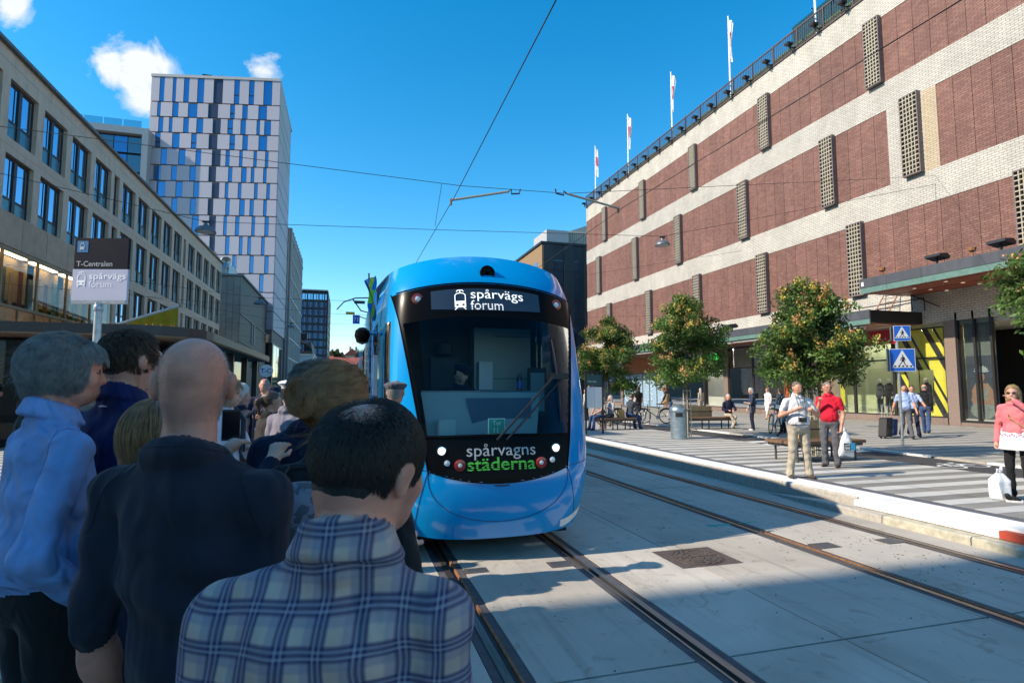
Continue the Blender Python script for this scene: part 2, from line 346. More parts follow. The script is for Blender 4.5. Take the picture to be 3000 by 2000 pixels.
b = MB(); b.box(7.935, 8.16, -8, 70, PZ-.04, PZ-.003); b.build('slate_strip', M_slate, plat)
for k in range(150):
    y0 = 2.0+k*.292
    if k % 2 == 0:
        x0, x1 = 8.17, 11.84; cuts = sorted([8.17]+[q.uniform(8.6, 11.5) for _ in range(1)]+[11.84])
        b = MB(); b.box(8.17, 11.84, y0+.004, y0+.288, PZ-.03, PZ)
        b.build('paving_strip', M_pave_l, plat)
    elif k < 90:
        b = MB(); b.box(8.17, 11.84, y0+.004, y0+.288, PZ-.03, PZ-.001); b.build('paving_strip', M_pave_d, plat)
# light cross strips at the bench
# ------------------------------------------------------------------ cycle lane
lane = MB(); lane.box(11.85, 13.5, -8, 140, -.08, .215); tag(lane.build('cycle_lane', M_asph), kind='structure')
M_mark = pm('road_marking', (.72, .72, .7), .8, .1, 8)
m = MB()
def ring2(cx, cy, r, w, n=18):
    for k in range(n):
        a0, a1 = 2*math.pi*k/n, 2*math.pi*(k+1)/n
        m.add([(cx+rr*math.cos(a), cy+rr*math.sin(a), .219) for rr, a in ((r-w, a0), (r, a0), (r, a1), (r-w, a1))], [(0, 1, 2, 3)])
def bar2(x0, y0, x1, y1, w=.05):
    d = Vector((x1-x0, y1-y0)).normalized(); n = Vector((-d.y, d.x))*w/2
    m.add([(x0+n.x, y0+n.y, .2192), (x1+n.x, y1+n.y, .2192), (x1-n.x, y1-n.y, .2192), (x0-n.x, y0-n.y, .2192)], [(0, 1, 2, 3)])
bx, by = 12.75, 9.2
ring2(bx-.33, by, .27, .055); ring2(bx+.33, by, .27, .055)
for p in ((-.33, 0, -.1, .38), (-.1, .38, .24, .36), (.33, 0, .22, .5), (-.33, 0, .03, .02), (.03, .02, .24, .36), (-.1, .38, .03, .02), (.22, .5, .38, .5), (-.17, .45, -.02, .45)): bar2(bx+p[0], by+p[1], bx+p[2], by+p[3])
m.build('cycle_symbol', M_mark, lane_o := bpy.data.objects['cycle_lane'])
for k in range(5):
    m = MB(); y0 = 12.0+k*.75; m.box(11.95, 13.4, y0, y0+.36, .2155, .219); m.build('crossing_bar', M_mark, lane_o)
# ------------------------------------------------------------------ far pavement in front of the store
pav = empty('pavement', (20, 20, 0), kind='structure')
m = MB(); m.box(13.72, 27.5, -10, 140, -.08, PZ-.004); m.build('bed', M_pave_d, pav)
for k in range(60):
    b = MB(); y0 = -2+k*1.25; b.box(13.5, 13.72, y0+.003, y0+1.247, -.05, PZ+.01); b.build('kerb_stone', M_white if k % 3 else M_granite, pav)
M_pave_m = pm('paving_sand', (.40, .37, .31), .8, .12, 3, .2, 60, rand=.08)
for k in range(86):
    y0 = 1.0+k*.6
    b = MB(); b.box(13.73, 25.6, y0, y0+.31, PZ-.02, PZ); b.build('paving_strip', M_pave_m, pav)
# ------------------------------------------------------------------ platform under the crowd
lp = empty('crowd_platform', (-5, 10, 0), kind='structure')
m = MB(); m.box(-60, .02, -12, 140, -.08, PZ-.004); m.build('bed', M_pave_d, lp)
for k in range(44):
    b = MB(); y0 = -3+k*1.5; b.box(.02, .3, y0+.003, y0+1.497, -.05, PZ); b.build('kerb_stone', M_band, lp)
for k in range(60):
    b = MB(); y0 = -2+k*.6; b.box(-9, .015, y0, y0+.3, PZ-.02, PZ); b.build('paving_strip', M_pave_l, lp)
# ================================================================== brick department store on the right
M_red = brickmat('red_brick', (.185, .080, .062), (.255, .125, .094), (.085, .055, .048), .30, .105, .012, stain=.22)
M_wb = brickmat('white_brick', (.56, .53, .47), (.485, .455, .40), (.27, .25, .21), .30, .105, .012, stain=.2, bump=.6)
M_beige = brickmat('beige_brick', (.50, .41, .28), (.45, .36, .24), (.27, .21, .14), .30, .105, .012)
M_frame = pm('grille_frame', (.17, .135, .125), .6, .15, 6)
M_latt = pm('grille_lattice', (.40, .35, .265), .7, .15, 8)
M_copper = pm('green_copper', (.10, .19, .165), .6, .15, 4)
M_fascia = pm('dark_fascia', (.065, .07, .082), .5, .2, 3, stretch=(1, 1, .2))
M_wood = pm('red_wood', (.27, .062, .025), .45, .3, 5, stretch=(.2, 3, 3))
M_plinth = pm('brown_granite', (.21, .155, .13), .55, .2, 22, rand=.1)
M_mull = pm('mullion', (.022, .02, .02), .4, .15, 5)
M_railing = pm('roof_railing', (.085, .058, .055), .6, .2, 5)
store = empty('department_store', (26, 25, .25), 'long red brick department store with white brick bands and lattice grilles', 'building')
X = 26.0
b = MB(); b.box(26.12, 60, -9.9, 58.9, 5.3, 22.3); b.build('wall', M_wb, store)
b = MB(); b.box(30.5, 60, -9.9, 58.9, .2, 5.3); b.build('back_wall', M_dark, store)
for z0, z1 in ((20.9, 22.5), (15.95, 17.42), (10.55, 12.05), (4.9, 6.72)):
    b = MB(); b.box(X, 26.2, -10, 59, z0, z1); b.box(26.2, 40, 58.8, 59, z0, z1); b.build('white_band', M_wb, store)
rows = [(17.42, 20.9, 21.45, 8.03, [21.45+8.02*k for k in range(-3, 5)], .9),
        (12.05, 15.95, 24.61, 7.6, [24.61, 31.79, 39.77, 47.02, 55.1, 19.66, 9.4, 2.0], .92),
        (6.72, 10.55, 23.06, 7.3, [23.06, 30.15, 37.35, 44.7, 52.7, 15.0, 7.4], .92)]
pw = .803; pan = {}
for ri, (z0, z1, y0, _, gs, gw) in enumerate(rows):
    n0 = int((y0-9)/pw)
    y = y0-n0*pw
    while y < 58.7:
        w = min(pw, 59-y); mt = M_red
        if ri == 1 and 19.6 < y+w/2 < 21.45: y += pw; continue
        key = (ri, round(w, 2))
        if key not in pan:
            p = MB(); p.box(26.025, 26.2, .009, w-.009, z0, z1); pan[key] = p.build('brick_panel', M_red, store); pan[key].location.y = y
        else:
            o = pan[key].copy(); COL.objects.link(o); o.location.y = y
        y += pw
    for k, gy in enumerate(gs):
        if gy < 8: continue
        zt, zb = z1+.1, z0+.02
        f = MB(); d0 = 25.74
        for a, b_ in ((gy, gy+.05), (gy+gw-.05, gy+gw)): f.box(d0, 26.03, a, b_, zb, zt)
        f.box(d0, 26.03, gy+.05, gy+gw-.05, zt-.06, zt); f.box(d0, 26.03, gy+.05, gy+gw-.05, zb, zb+.06); f.box(d0, 26.03, gy+.05, gy+gw-.05, (zb+zt)/2-.03, (zb+zt)/2+.03)
        fo = f.build('grille', M_frame, store)
        l = MB(); nc = 5; nr = 18
        for c_ in range(1, nc): yy = gy+.05+(gw-.1)*c_/nc; l.box(d0-.004, 25.86, yy-.021, yy+.021, zb+.06, zt-.06)
        for r_ in range(1, nr): zz = zb+(zt-zb)*r_/nr; l.box(d0-.002, 25.88, gy+.05, gy+gw-.05, zz-.024, zz+.024)
        l.build('lattice', M_latt, fo)
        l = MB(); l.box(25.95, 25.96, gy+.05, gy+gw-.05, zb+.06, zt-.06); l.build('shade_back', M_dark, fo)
b = MB(); b.box(26.003, 26.2, 20.56, 21.45, 12.05, 15.95); b.box(26.003, 26.2, 19.6, 20.56, 12.05, 15.95); b.build('white_pier', M_wb, store)
b = MB(); b.box(26.001, 26.2, 18.93, 19.6, 12.05, 15.95); b.build('beige_panel', M_beige, store)
# roof edge: coping, railing, floodlight brackets, hedge boxes, glass screen
b = MB(); b.box(25.93, 26.5, -10, 59.05, 22.5, 22.58); b.build('coping', M_railing, store)
b = MB(); b.box(26.45, 26.55, -10, 59, 22.58, 22.95); b.build('parapet', M_railing, store)
b = MB()
y = 9.0
while y < 59: b.box(26.02, 26.05, y, y+.03, 22.58, 23.82); y += .165
b.box(26.0, 26.07, 9, 59.05, 23.82, 23.9); b.box(26.02, 26.06, 9, 59, 22.72, 22.77)
for k in range(26): b.box(25.99, 26.07, 9+k*2, 9.07+k*2, 22.58, 23.95)
tag(b.build('railing', M_railing, store), kind='stuff')
fl = None
for k in range(26):
    y = 9.6+k*1.96
    if fl is None:
        b = MB(); b.tube([(26.0, 0, 22.75), (25.72, 0, 22.7), (25.5, 0, 22.85)], .035, 6); b.box(25.35, 25.75, -.16, .16, 22.82, 22.95, rz=0); b.prism([(25.62, 22.5), (25.7, 22.5), (25.72, 22.8), (25.6, 22.8)], -.05, .05, 'y')
        fl = b.build('floodlight', M_black, store); fl.location.y = y
    else: o = fl.copy(); COL.objects.link(o); o.location.y = y
M_hedge = pm('hedge_box', (.07, .13, .06), .9, .4, 22, .8, 40)
for k in range(16):
    b = MB(); y0 = 10+k*2.9; b.box(26.75, 27.2, y0, y0+2.6, 22.58, 23.55); b.build('hedge', M_hedge, store)
M_gscreen = glass('roof_glass', (.55, .85, .95), .72, .02, (.05, .2, .25))
for k in range(6):
    y0 = 17.6+k*1.9
    b = MB(); b.box(27.5, 27.52, y0, y0+1.86, 23.4, 25.4); sc = b.build('glass_screen', M_gscreen, store)
    b = MB(); b.box(27.48, 27.54, y0-.04, y0, 22.6, 25.45); b.box(27.2, 27.5, y0-.04, y0, 25.39, 25.45); b.build('post', M_copper, sc)
# flagpoles
M_flag = pm('flag_cloth', (.78, .77, .78), .8, .06, 3)
M_flagr = pm('flag_print', (.5, .05, .1), .8, .1, 6)
for k, y in enumerate((57, 49.3, 41.4, 33.7, 25.85)):
    e = empty('flagpole', (26.3, y, 22.6), ['white flagpole above the far roof corner of the brick store', 'white flagpole second from the far roof corner of the store', 'white flagpole in the middle of the store roof row',
              'tall white flagpole with a red-printed flag, second from the right', 'white flagpole cut off by the top of the picture'][k], 'flagpole', 'flagpoles along the store roof')
    b = MB(); b.tube([(26.3, y, 22.6), (26.3, y, 25.5), (26.3, y, 29)], [.075, .065, .05], 10); b.build('pole', M_wpaint, e, True)
    b = MB(); b.lathe([(0, 29.12), (.06, 29.06), (.06, 29.0), (0, 28.98)], 26.3, y, 10); b.build('finial', M_wpaint, e, True)
    q = random.Random(k)
    def fn(u, v):
        w = (.30+.16*math.sin(v*3+k))*u; z = 28.85-v*3.1-u*.35
        return (26.33+w*.5+.05*math.sin(u*14+v*5), y-w*.8-.06*math.sin(u*9+v*4+k), z)
    b = MB(); b.grid(fn, 12, 20); fo = b.build('flag', M_flag, e, True, fix=False)
    for f in fo.data.polygons: pass
    b = MB(); b.grid(lambda u, v: tuple(np.array(fn(.3+u*.4, .3+v*.35))-np.array([.012, .012, 0])), 6, 8); b.build('print', M_flagr, fo, True, fix=False)
# ------------------------------------------------------------------ shop fronts at street level
M_shopglass = glass('shop_glass', (.93, .96, .95), .93, .01, (.05, .06, .06), ior=1.42)
M_back = pm('display_back', (.42, .42, .38), .8, .08, 1.2)
M_green = pm('display_green', (.36, .40, .22), .8, .08, 1.0)
M_yellow = pm('yellow_film', (.74, .66, .06), .55, .06, 2)
M_blackf = pm('black_film', (.02, .02, .02), .5, .1, 2)
M_floor = pm('display_floor', (.5, .49, .46), .6, .08, 2)
M_glow = pm('ceiling_spot', (1, .93, .8), .5, 0, 1, emit=3.0)
b = MB(); b.box(26.2, 30.5, -10, 58.9, .25, .56); b.build('shop_floor', M_floor, store)
b = MB(); b.box(26.2, 30.5, -10, 58.9, 4.72, 4.9); b.build('shop_ceiling', M_back, store)
M_striplight = pm('shop_light', (1, .95, .86), .5, 0, 1, emit=30.0)
for k in range(13):
    b = MB(); b.box(26.75, 26.95, 19.4+k*3.0, 21.6+k*3.0, 4.66, 4.71); b.build('ceiling_light', M_striplight, store)
k = 0; y = 19.3
while y < 58.8:
    b = MB(); w = min(1.2, 58.9-y)
    if not (43.1 < y < 50.4): b.box(25.98, 26.2, y+.004, y+w-.004, .25, .56); b.build('plinth_stone', M_plinth, store)
    y += 1.2
def pillar(y0, y1, z1=4.9, x0=25.94):
    b = MB(); b.box(x0, 26.45, y0, y1, .25, z1); return b.build('pillar', M_plinth, store)
for a in ((18.73, 19.22), (26.6, 27.0), (34.56, 35.05), (42.7, 43.05), (50.55, 51.0), (58.5, 58.95)): pillar(*a)
def pane(y0, y1, z0=.56, z1=4.72, transom=3.3, back=M_back, bx=28.0, mull=True, side=True):
    b = MB(); t = .035
    for a in (y0, y1-t*2): b.box(26.02, 26.12, a, a+t*2, z0, z1)
    b.box(26.02, 26.12, y0+2*t, y1-2*t, z0, z0+.06); b.box(26.02, 26.12, y0+2*t, y1-2*t, z1-.06, z1)
    if transom: b.box(26.02, 26.12, y0+2*t, y1-2*t, transom-.04, transom+.04)
    fr = b.build('window', M_mull, store)
    for za, zb in (((z0+.06, transom-.04), (transom+.04, z1-.06)) if transom else ((z0+.06, z1-.06),)):
        b = MB(); b.add([(26.07, y0+2*t, za), (26.07, y1-2*t, za), (26.07, y1-2*t, zb), (26.07, y0+2*t, zb)], [(0, 1, 2, 3)]); b.build('pane', M_shopglass, fr)
    if back:
        b = MB(); b.box(bx, bx+.05, y0, y1, .56, 4.72); b.build('display_back', back, fr)
    return fr
pane(21.85, 24.16, back=M_green, bx=27.6); pane(24.16, 26.58, back=M_green, bx=27.6)
pane(27.02, 29.46, back=M_back); pane(29.46, 32.05, back=M_back); pane(32.05, 34.55, back=M_back, bx=26.5)
pane(35.06, 37.5, back=M_back); pane(37.5, 39.8, back=M_back); pane(39.8, 42.68, back=M_back, bx=26.8)
pane(51.02, 54.6, back=M_dark, bx=27); pane(54.6, 58.5, back=M_dark, bx=27)
# striped yellow and black window
fr = pane(19.24, 21.85, back=M_green, bx=27.7)
def stripes(y0, y1, fr, z0=.6, z1=4.7, hole=None, n0=-9, n1=14):
    """diagonal film behind the glass: polygon strips clipped to the window"""
    def clip(poly, ax, lim, keep):
        out = []
        for i in range(len(poly)):
            p, q_ = poly[i], poly[(i+1) % len(poly)]
            pi, qi = keep*(p[ax]-lim) >= 0, keep*(q_[ax]-lim) >= 0
            if pi: out.append(p)
            if pi != qi:
                t = (lim-p[ax])/(q_[ax]-p[ax]); out.append((p[0]+t*(q_[0]-p[0]), p[1]+t*(q_[1]-p[1])))
        return out
    pos = -6.0; seq = [(.62, 1), (.13, 0), (.22, 1), (.3, 0)]; i = 0
    while pos < 8:
        w, c = seq[i % 4]; i += 1
        # screen-right-down diagonals: y falls (towards the camera) as z falls
        p = [(y0+pos, z1+1), (y0+pos+w, z1+1), (y0+pos+w-3.1, z0-1), (y0+pos-3.1, z0-1)]
        pos += w
        p = [(a, b_) for a, b_ in p]
        for ax, lim, kp in ((0, y0, 1), (0, y1, -1), (1, z0, 1), (1, z1, -1)):
            if len(p) > 2: p = clip(p, ax, lim, kp)
        parts = [p] if not hole else []
        if hole and len(p) > 2:
            hy0, hy1, hz0, hz1 = hole
            for ax, lim, kp in ((0, hy0, -1), (0, hy1, 1)): parts.append(clip(p, ax, lim, kp))
            mid = clip(clip(p, 0, hy0, 1), 0, hy1, -1) if len(p) > 2 else []
            if len(mid) > 2: parts += [clip(mid, 1, hz0, -1), clip(mid, 1, hz1, 1)]
        for pp in parts:
            if len(pp) > 2:
                b = MB(); b.add([(26.14+(0 if c else .003), u, v) for u, v in pp], [tuple(range(len(pp)))]); b.build('film_stripe', M_yellow if c else M_blackf, fr)
stripes(19.32, 21.78, fr, hole=(19.95, 21.2, 1.1, 2.75))
stripes(24.9, 26.5, [o for o in store.children if o.name.startswith('window')][1], z1=3.2, hole=(25.2, 26.1, 1.0, 2.6))
# folding doors with blue film
M_bluef = pm('blue_film', (.25, .38, .5), .5, .1, 3)
M_doorf = pm('door_frame', (.10, .11, .12), .5, .1, 3)
for k in range(6):
    y0 = 43.1+k*1.23
    b = MB(); b.box(26.0, 26.06, y0, y0+.07, .25, 3.3); b.box(26.0, 26.06, y0+1.15, y0+1.22, .25, 3.3); b.box(26.0, 26.06, y0+.07, y0+1.15, 3.2, 3.3); b.box(26.0, 26.06, y0+.07, y0+1.15, .25, .33); d = b.build('door', M_doorf, store)
    b = MB(); b.box(26.02, 26.04, y0+.07, y0+1.15, .33, 3.2); b.build('door_film', M_bluef, d)
    b = MB(); q = random.Random(k+50)
    for _ in range(26): yy, zz = q.uniform(y0+.12, y0+1.05), q.uniform(.5, 3.0); b.box(26.015, 26.0185, yy, yy+q.uniform(.05, .2), zz, zz+.03)
    tag(b.build('film_dash', M_wpaint, d), kind='stuff')
b = MB(); b.box(26.0, 26.15, 43.08, 50.5, 3.32, 4.7); b.build('door_header', pm('header_copper', (.33, .13, .05), .5, .2, 2), store)
# near entrance: tall glass, big poster, dark lobby with lit sign
b = MB(); b.box(26.05, 26.1, 17.3, 18.73, .56, 5.2); sh = b.build('window', M_shopglass, store)
b = MB()
for a in (17.94, 18.66, 17.26): b.box(26.0, 26.14, a, a+.09, .4, 5.25)
b.box(26.0, 26.14, 17.35, 17.94, .4, .5); b.box(26.0, 26.14, 18.03, 18.66, .4, .5); b.build('frame', M_mull, sh)
b = MB(); b.box(25.98, 26.2, 17.2, 18.73, .25, .4); b.build('plinth_stone', M_plinth, store)
def flat(poly, mt, x, name, par):
    b = MB(); b.add([(x, u, v) for u, v in poly], [tuple(range(len(poly)))]); return b.build(name, mt, par)
def disc(cy, cz, ry, rz_, n=20, a0=0, a1=6.2832): return [(cy+ry*math.cos(a0+(a1-a0)*i/n), cz+rz_*math.sin(a0+(a1-a0)*i/n)) for i in range(n)]
M_pb = pm('poster_blue', (.05, .06, .085), .6, .2, 1.5); M_skin_p = pm('poster_skin', (.36, .2, .13), .6, .12, 6); M_dress = pm('poster_dress', (.24, .27, .25), .6, .2, 9); M_petal = pm('poster_petal', (.42, .47, .45), .6, .25, 16); M_hairp = pm('poster_hair', (.03, .02, .02), .6, .2, 8)
po = flat([(17.32, .58), (18.6, .58), (18.6, 3.3), (17.32, 3.3)], M_pb, 26.3, 'poster', store)
flat([(17.32, 3.3), (18.6, 3.3), (18.6, 5.2), (17.32, 5.2)], pm('poster_grey', (.16, .18, .165), .6, .15, 1), 26.3, 'poster_top', store)
flat(disc(18.0, .95, .52, .38), M_dress, 26.297, 'print', po); flat([(17.55, 1.2), (18.42, 1.2), (18.42, 1.8), (18.25, 2.1), (17.75, 2.1), (17.56, 1.8)], M_skin_p, 26.296, 'print', po)
flat([(17.78, 1.25), (18.2, 1.25), (18.22, 1.95), (18.1, 1.95), (17.98, 1.55), (17.86, 1.95), (17.76, 1.95)], M_dress, 26.294, 'print', po); flat([(17.5, 1.18), (18.45, 1.32), (18.45, 1.5), (17.5, 1.34)], M_skin_p, 26.292, 'print', po)
flat(disc(17.98, 2.42, .15, .22), M_hairp, 26.295, 'print', po); flat(disc(17.97, 2.38, .115, .17), M_skin_p, 26.293, 'print', po); flat([(17.93, 2.1), (18.03, 2.1), (18.03, 2.3), (17.93, 2.3)], M_skin_p, 26.2925, 'print', po)
for k in range(9):
    a = math.pi*(.08+.84*k/8); flat([(17.98, 2.56), (17.98+.26*math.cos(a)-.04*math.sin(a), 2.56+.26*math.sin(a)+.04*math.cos(a)), (17.98+.34*math.cos(a), 2.56+.34*math.sin(a)), (17.98+.26*math.cos(a)+.04*math.sin(a), 2.56+.26*math.sin(a)-.04*math.cos(a))], M_petal, 26.2915-.0005*k, 'print', po)
b = MB(); b.box(26.25, 30.5, -10, 17.2, .25, .27); b.build('lobby_floor', M_floor, store)
b = MB(); b.box(29.5, 29.6, 4, 17.3, .27, 5.4); b.build('lobby_wall', pm('lobby_wall', (.05, .03, .025), .8, .2, 2), store)
b = MB(); b.box(29.3, 29.49, 12, 17.2, 2.0, 3.4); b.build('lobby_panel', pm('lobby_red', (.22, .015, .015), .7, .1, 2), store)
M_lamp = pm('warm_lamp', (1, .6, .12), .5, 0, 1, emit=2.5)
for i in range(2):
    for j in range(4):
        b = MB(); b.lathe([(0, 0), (.1, .02), (.1, .06), (0, .08)], n=12, axis='x', c=(28.9, 17.0-j*.26, 3.85+i*.26)); b.build('lamp', M_lamp, store, True)
# canopies
def canopy(name, y0, y1, xf, z0, z1, gz, spots):
    c = MB(); c.box(xf, 25.99, y0, y1, z0+.06, z1-.04); co = c.build(name, M_fascia, store)
    n = int((y1-y0)/3.2)+1
    for k in range(n):
        a, b_ = y0+(y1-y0)*k/n, y0+(y1-y0)*(k+1)/n
        b = MB(); b.box(xf-.05, xf-.002, a+.003, b_-.003, z0+gz, z1); b.build('fascia_panel', M_fascia, co)
        b = MB(); b.box(xf-.03, xf-.002, a+.003, b_-.003, z0, z0+gz-.004); b.build('copper_panel', M_copper, co)
    nb = int((25.9-xf)/.42)
    for k in range(nb):
        b = MB(); x0 = xf+.06+k*.42; b.box(x0, x0+.40, y0+.02, y1-.02, z0+.02 if k % 3 else z0+.035, z0+.058); b.build('soffit_board', M_wood, co)
    if spots:
        for i in range(int((y1-y0)/1.6)):
            for j in range(3):
                b = MB(); b.lathe([(.07, z0+.028), (.07, z0+.012), (0, z0+.012)], xf+.7+j*.95+(i % 2)*.3, y0+.9+i*1.6, 12); b.build('downlight', pm('downlight', (.8, .62, .45), .5, 0, 1, emit=.5), co)
    return co
low = canopy('canopy', 20.28, 59, 22.95, 4.83, 5.48, .24, False)
high = canopy('upper_canopy', -6, 20.72, 22.95, 6.25, 6.93, .26, True)
b = MB(); b.box(22.9, 26, 20.22, 20.275, 4.9, 5.46); b.build('end_fascia', M_mull, low)
for k in range(12):
    b = MB(); b.box(23.05, 23.5, 21+k*3.1, 23.9+k*3.1, 4.72, 4.8); b.build('light_strip', pm('pale_awning', (.62, .62, .6), .6, .05, 2), low)
b = MB(); b.box(22.93, 22.898, 20.5, 20.62, 6.6, 6.78); b.build('notice', M_wpaint, high)
b = MB(); b.box(24.2, 24.26, 20.1, 21.9, 3.95, 4.62); tag(b.build('shop_sign', pm('sign_red', (.33, .005, .012), .5, .05, 2)), 'plain red sign hanging under the store canopy behind the crossing signs', 'sign')
b = MB(); b.box(25.6, 25.9, 36.0, 37.0, 3.9, 4.5); tag(b.build('shop_sign', pm('sign_green', (.02, .3, .04), .5, .05, 2)), 'small green sign under the canopy above the middle tree', 'sign')
# lamps and fittings standing on the canopies
def flood(y, z, k):
    e = empty('canopy_floodlight', (23.2, y, z), ['black floodlight on the upper canopy with two wire loops', 'big black floodlight tilted up on the upper canopy edge', 'black floodlight on the low canopy beside the right tree', 'black floodlight on the low canopy left of the right tree',
              'black floodlight on an arm above the low canopy between the trees', 'small black floodlight on the low canopy between the two left trees'][k], 'floodlight', 'floodlights on the store canopies')
    b = MB(); b.prism([(22.95, z+.32), (23.5, z+.22), (23.55, z+.34), (23.4, z+.46), (22.98, z+.42)], y-.32, y+.32, 'y'); b.build('housing', M_black, e)
    b = MB(); b.box(23.2, 23.26, y-.03, y+.03, z, z+.3); b.build('bracket', M_black, e)
    if k == 0:
        b = MB()
        for dy in (-.25, .25): b.tube([(23.3, y+dy, z+.4)]+[(23.3+.14*math.sin(a), y+dy+.2*math.cos(a)-.2, z+.55+.22*math.sin(a)) for a in np.linspace(0, 3.14, 7)], .012, 5)
        b.build('wire_loop', M_rust, e)
for k, (y, z) in enumerate(((17.3, 6.93), (14.9, 6.93), (23.2, 5.48), (30.5, 5.48), (35.3, 5.48), (45.5, 5.48))): flood(y, z, k)
for k, (y, z) in enumerate(((16.0, 6.93), (19.9, 6.93), (32.6, 5.48), (42.8, 5.48), (26.8, 5.48))):
    b = MB(); b.lathe([(.04, z), (.04, z+.25), (.13, z+.3), (.15, z+.42), (0, z+.42)], 23.35, y, 10)
    tag(b.build('roof_vent', M_rust, None, True), ['rusty vent pipe between the floodlights on the upper canopy', 'rusty vent pipe at the far corner of the upper canopy', 'rusty vent pipe on the low canopy left of the right tree', 'rusty vent pipe on the low canopy between the left trees', 'rusty vent pipe on the low canopy above the right tree'][k], 'vent pipe')
lad = empty('wall_ladder', (25.6, 21.3, 5.48), 'rusty ladder and pipe frame against the white brick above the canopy end', 'ladder')
b = MB()
for dy in (0, .5): b.tube([(25.3, 21.4+dy*1.6, 5.48), (25.95, 21.2+dy*1.6, 6.7)], .025, 6)
b.build('rail', M_rust, lad); b = MB()
for k in range(5): b.tube([(25.3+.13*k+.1, 21.35-.04*k, 5.62+.24*k), (25.3+.13*k+.1, 22.15-.04*k, 5.62+.24*k)], .015, 5)
b.build('rung', M_rust, lad)
b = MB(); b.tube([(25.9, 20.0, 5.5), (25.9, 20.0, 6.1), (25.7, 23.4, 6.05)], .03, 6); b.tube([(25.9, 19.3, 5.6), (25.6, 20.4, 6.3), (25.9, 20.6, 5.6)], .025, 6); b.build('pipe', M_black, lad)
# lettering on the windows
M_vinyl = pm('window_lettering', (.62, .63, .62), .6, .03, 3)
for i, t in enumerate(('RESISTANCE', 'AUTUMN', '2017')):
    text_obj(t, .3, M_vinyl, lambda u, v, i=i: (26.4, 34.3-u, 1.95-i*.42+v), parent=store)
text_obj('J.LINDEBERG', .22, M_blackf, lambda u, v: (26.045, 24.0-u, .72+v), parent=store)
# ================================================================== left-hand building with the window grid
M_stone = pm('travertine', (.64, .49, .355), .8, .13, 2.2, .15, 30, detail=7, stretch=(1, 1, .5))
M_stone2 = pm('travertine_dark', (.50, .375, .26), .8, .15, 2, .15, 30, rand=.08)
M_bronze = pm('bronze_frame', (.035, .022, .02), .5, .2, 5)
M_refl = glass('mirror_pane', (.5, .6, .7), .25, .01, (.01, .015, .02), ior=1.5, refl=.72, gcol=(.55, .74, 1))
M_spandrel = pm('spandrel_glass', (.045, .15, .20), .25, .1, 5, spec=.8)
M_roofm = pm('lead_roof', (.13, .16, .17), .6, .15, 4)
off = empty('office_building', (-15, 50, .25), 'long four-storey stone office block with a regular grid of dark windows', 'building')
XL = -15.0
cols = [(30.34+3.08*k, 32.79+3.08*k) for k in range(-3, 4)]+[(42.54, 43.43)]+[(44.04+3.07*k, 46.47+3.07*k) for k in range(5)]+[(59.4, 60.2)]+[(61.1+3.15*k, 63.55+3.15*k) for k in range(5)]
rowsL = [(13.3, 16.0), (9.65, 12.55), (5.9, 8.95)]
b = MB()
ylo, yhi = 18.0, 76.3
zs = [17.2]+[z for r in rowsL for z in (r[1], r[0])]
for a, b_ in ((17.2, 16.0), (13.3, 12.55), (9.65, 8.95), (5.9, 4.6)): b.box(XL-.35, XL, ylo, yhi, b_, a)
edges = [ylo]+[y for c in cols for y in c]+[yhi]
for i in range(0, len(edges), 2):
    for r in rowsL: b.box(XL-.35, XL, edges[i], edges[i+1], r[0], r[1])
b.build('wall', M_stone, off)
b = MB(); b.box(XL-20, XL-.36, ylo, yhi, .2, 17.15); b.build('core', M_stone2, off)
b = MB(); b.prism([(XL-.4, 17.2), (XL+.22, 17.2), (XL+.25, 17.32), (XL-.2, 17.62), (XL-3, 19), (XL-20, 19), (XL-20, 17.2)], ylo, yhi+.2, 'y'); b.build('roof', M_roofm, off)
b = MB(); b.box(XL-.36, XL+.003, ylo, yhi, 12.9, 12.93); b.box(XL-.36, XL+.003, ylo, yhi, 16.62, 16.65); b.build('joint', M_stone2, off)
M_curtain = pm('reflection_strip', (.5, .5, .46), .9, .1, 3)
wmesh = {}
for ri, (z0, z1) in enumerate(rowsL):
    for ci, (y0, y1) in enumerate(cols):
        if ri == 2 and y0 < 41: continue
        w = y1-y0; tz = z0+(z1-z0)*.33; x = XL-.22
        n = 2 if w > 1.5 else 1
        def wbuild():
            f = MB(); f.box(x-.06, x+.03, 0, .09, 0, z1-z0); f.box(x-.06, x+.03, w-.09, w, 0, z1-z0); f.box(x-.06, x+.03, .09, w-.09, z1-z0-.12, z1-z0); f.box(x-.06, x+.03, .09, w-.09, 0, .06); f.box(x-.055, x+.025, .09, w-.09, tz-z0-.05, tz-z0+.05)
            if n == 2: f.box(x-.05, x+.06, w/2-.13, w/2+.13, .06, z1-z0-.12); f.box(x-.045, x+.02, w*.32, w*.32+.05, tz-z0+.05, z1-z0-.12); f.box(x-.045, x+.02, w*.86, w*.86+.05, tz-z0+.05, z1-z0-.12)
            return f
        key = (ri, round(w, 1))
        if key not in wmesh:
            fr = wbuild().build('window', M_bronze, off)
            p = MB(); p.add([(x, .09, tz-z0+.05), (x, w-.09, tz-z0+.05), (x, w-.09, z1-z0-.12), (x, .09, z1-z0-.12)], [(0, 1, 2, 3)]); pn = p.build('pane', M_refl)
            p = MB(); p.add([(x, .09, .06), (x, w-.09, .06), (x, w-.09, tz-z0-.05), (x, .09, tz-z0-.05)], [(0, 1, 2, 3)]); sp_ = p.build('spandrel', M_spandrel if ri < 2 else M_refl)
            pn.parent = fr; sp_.parent = fr; wmesh[key] = fr
        else: fr = copy_tree(wmesh[key], off)
        fr.matrix_parent_inverse = Matrix.Translation(-Vector(off.location)); fr.location = (0, y0, z0)
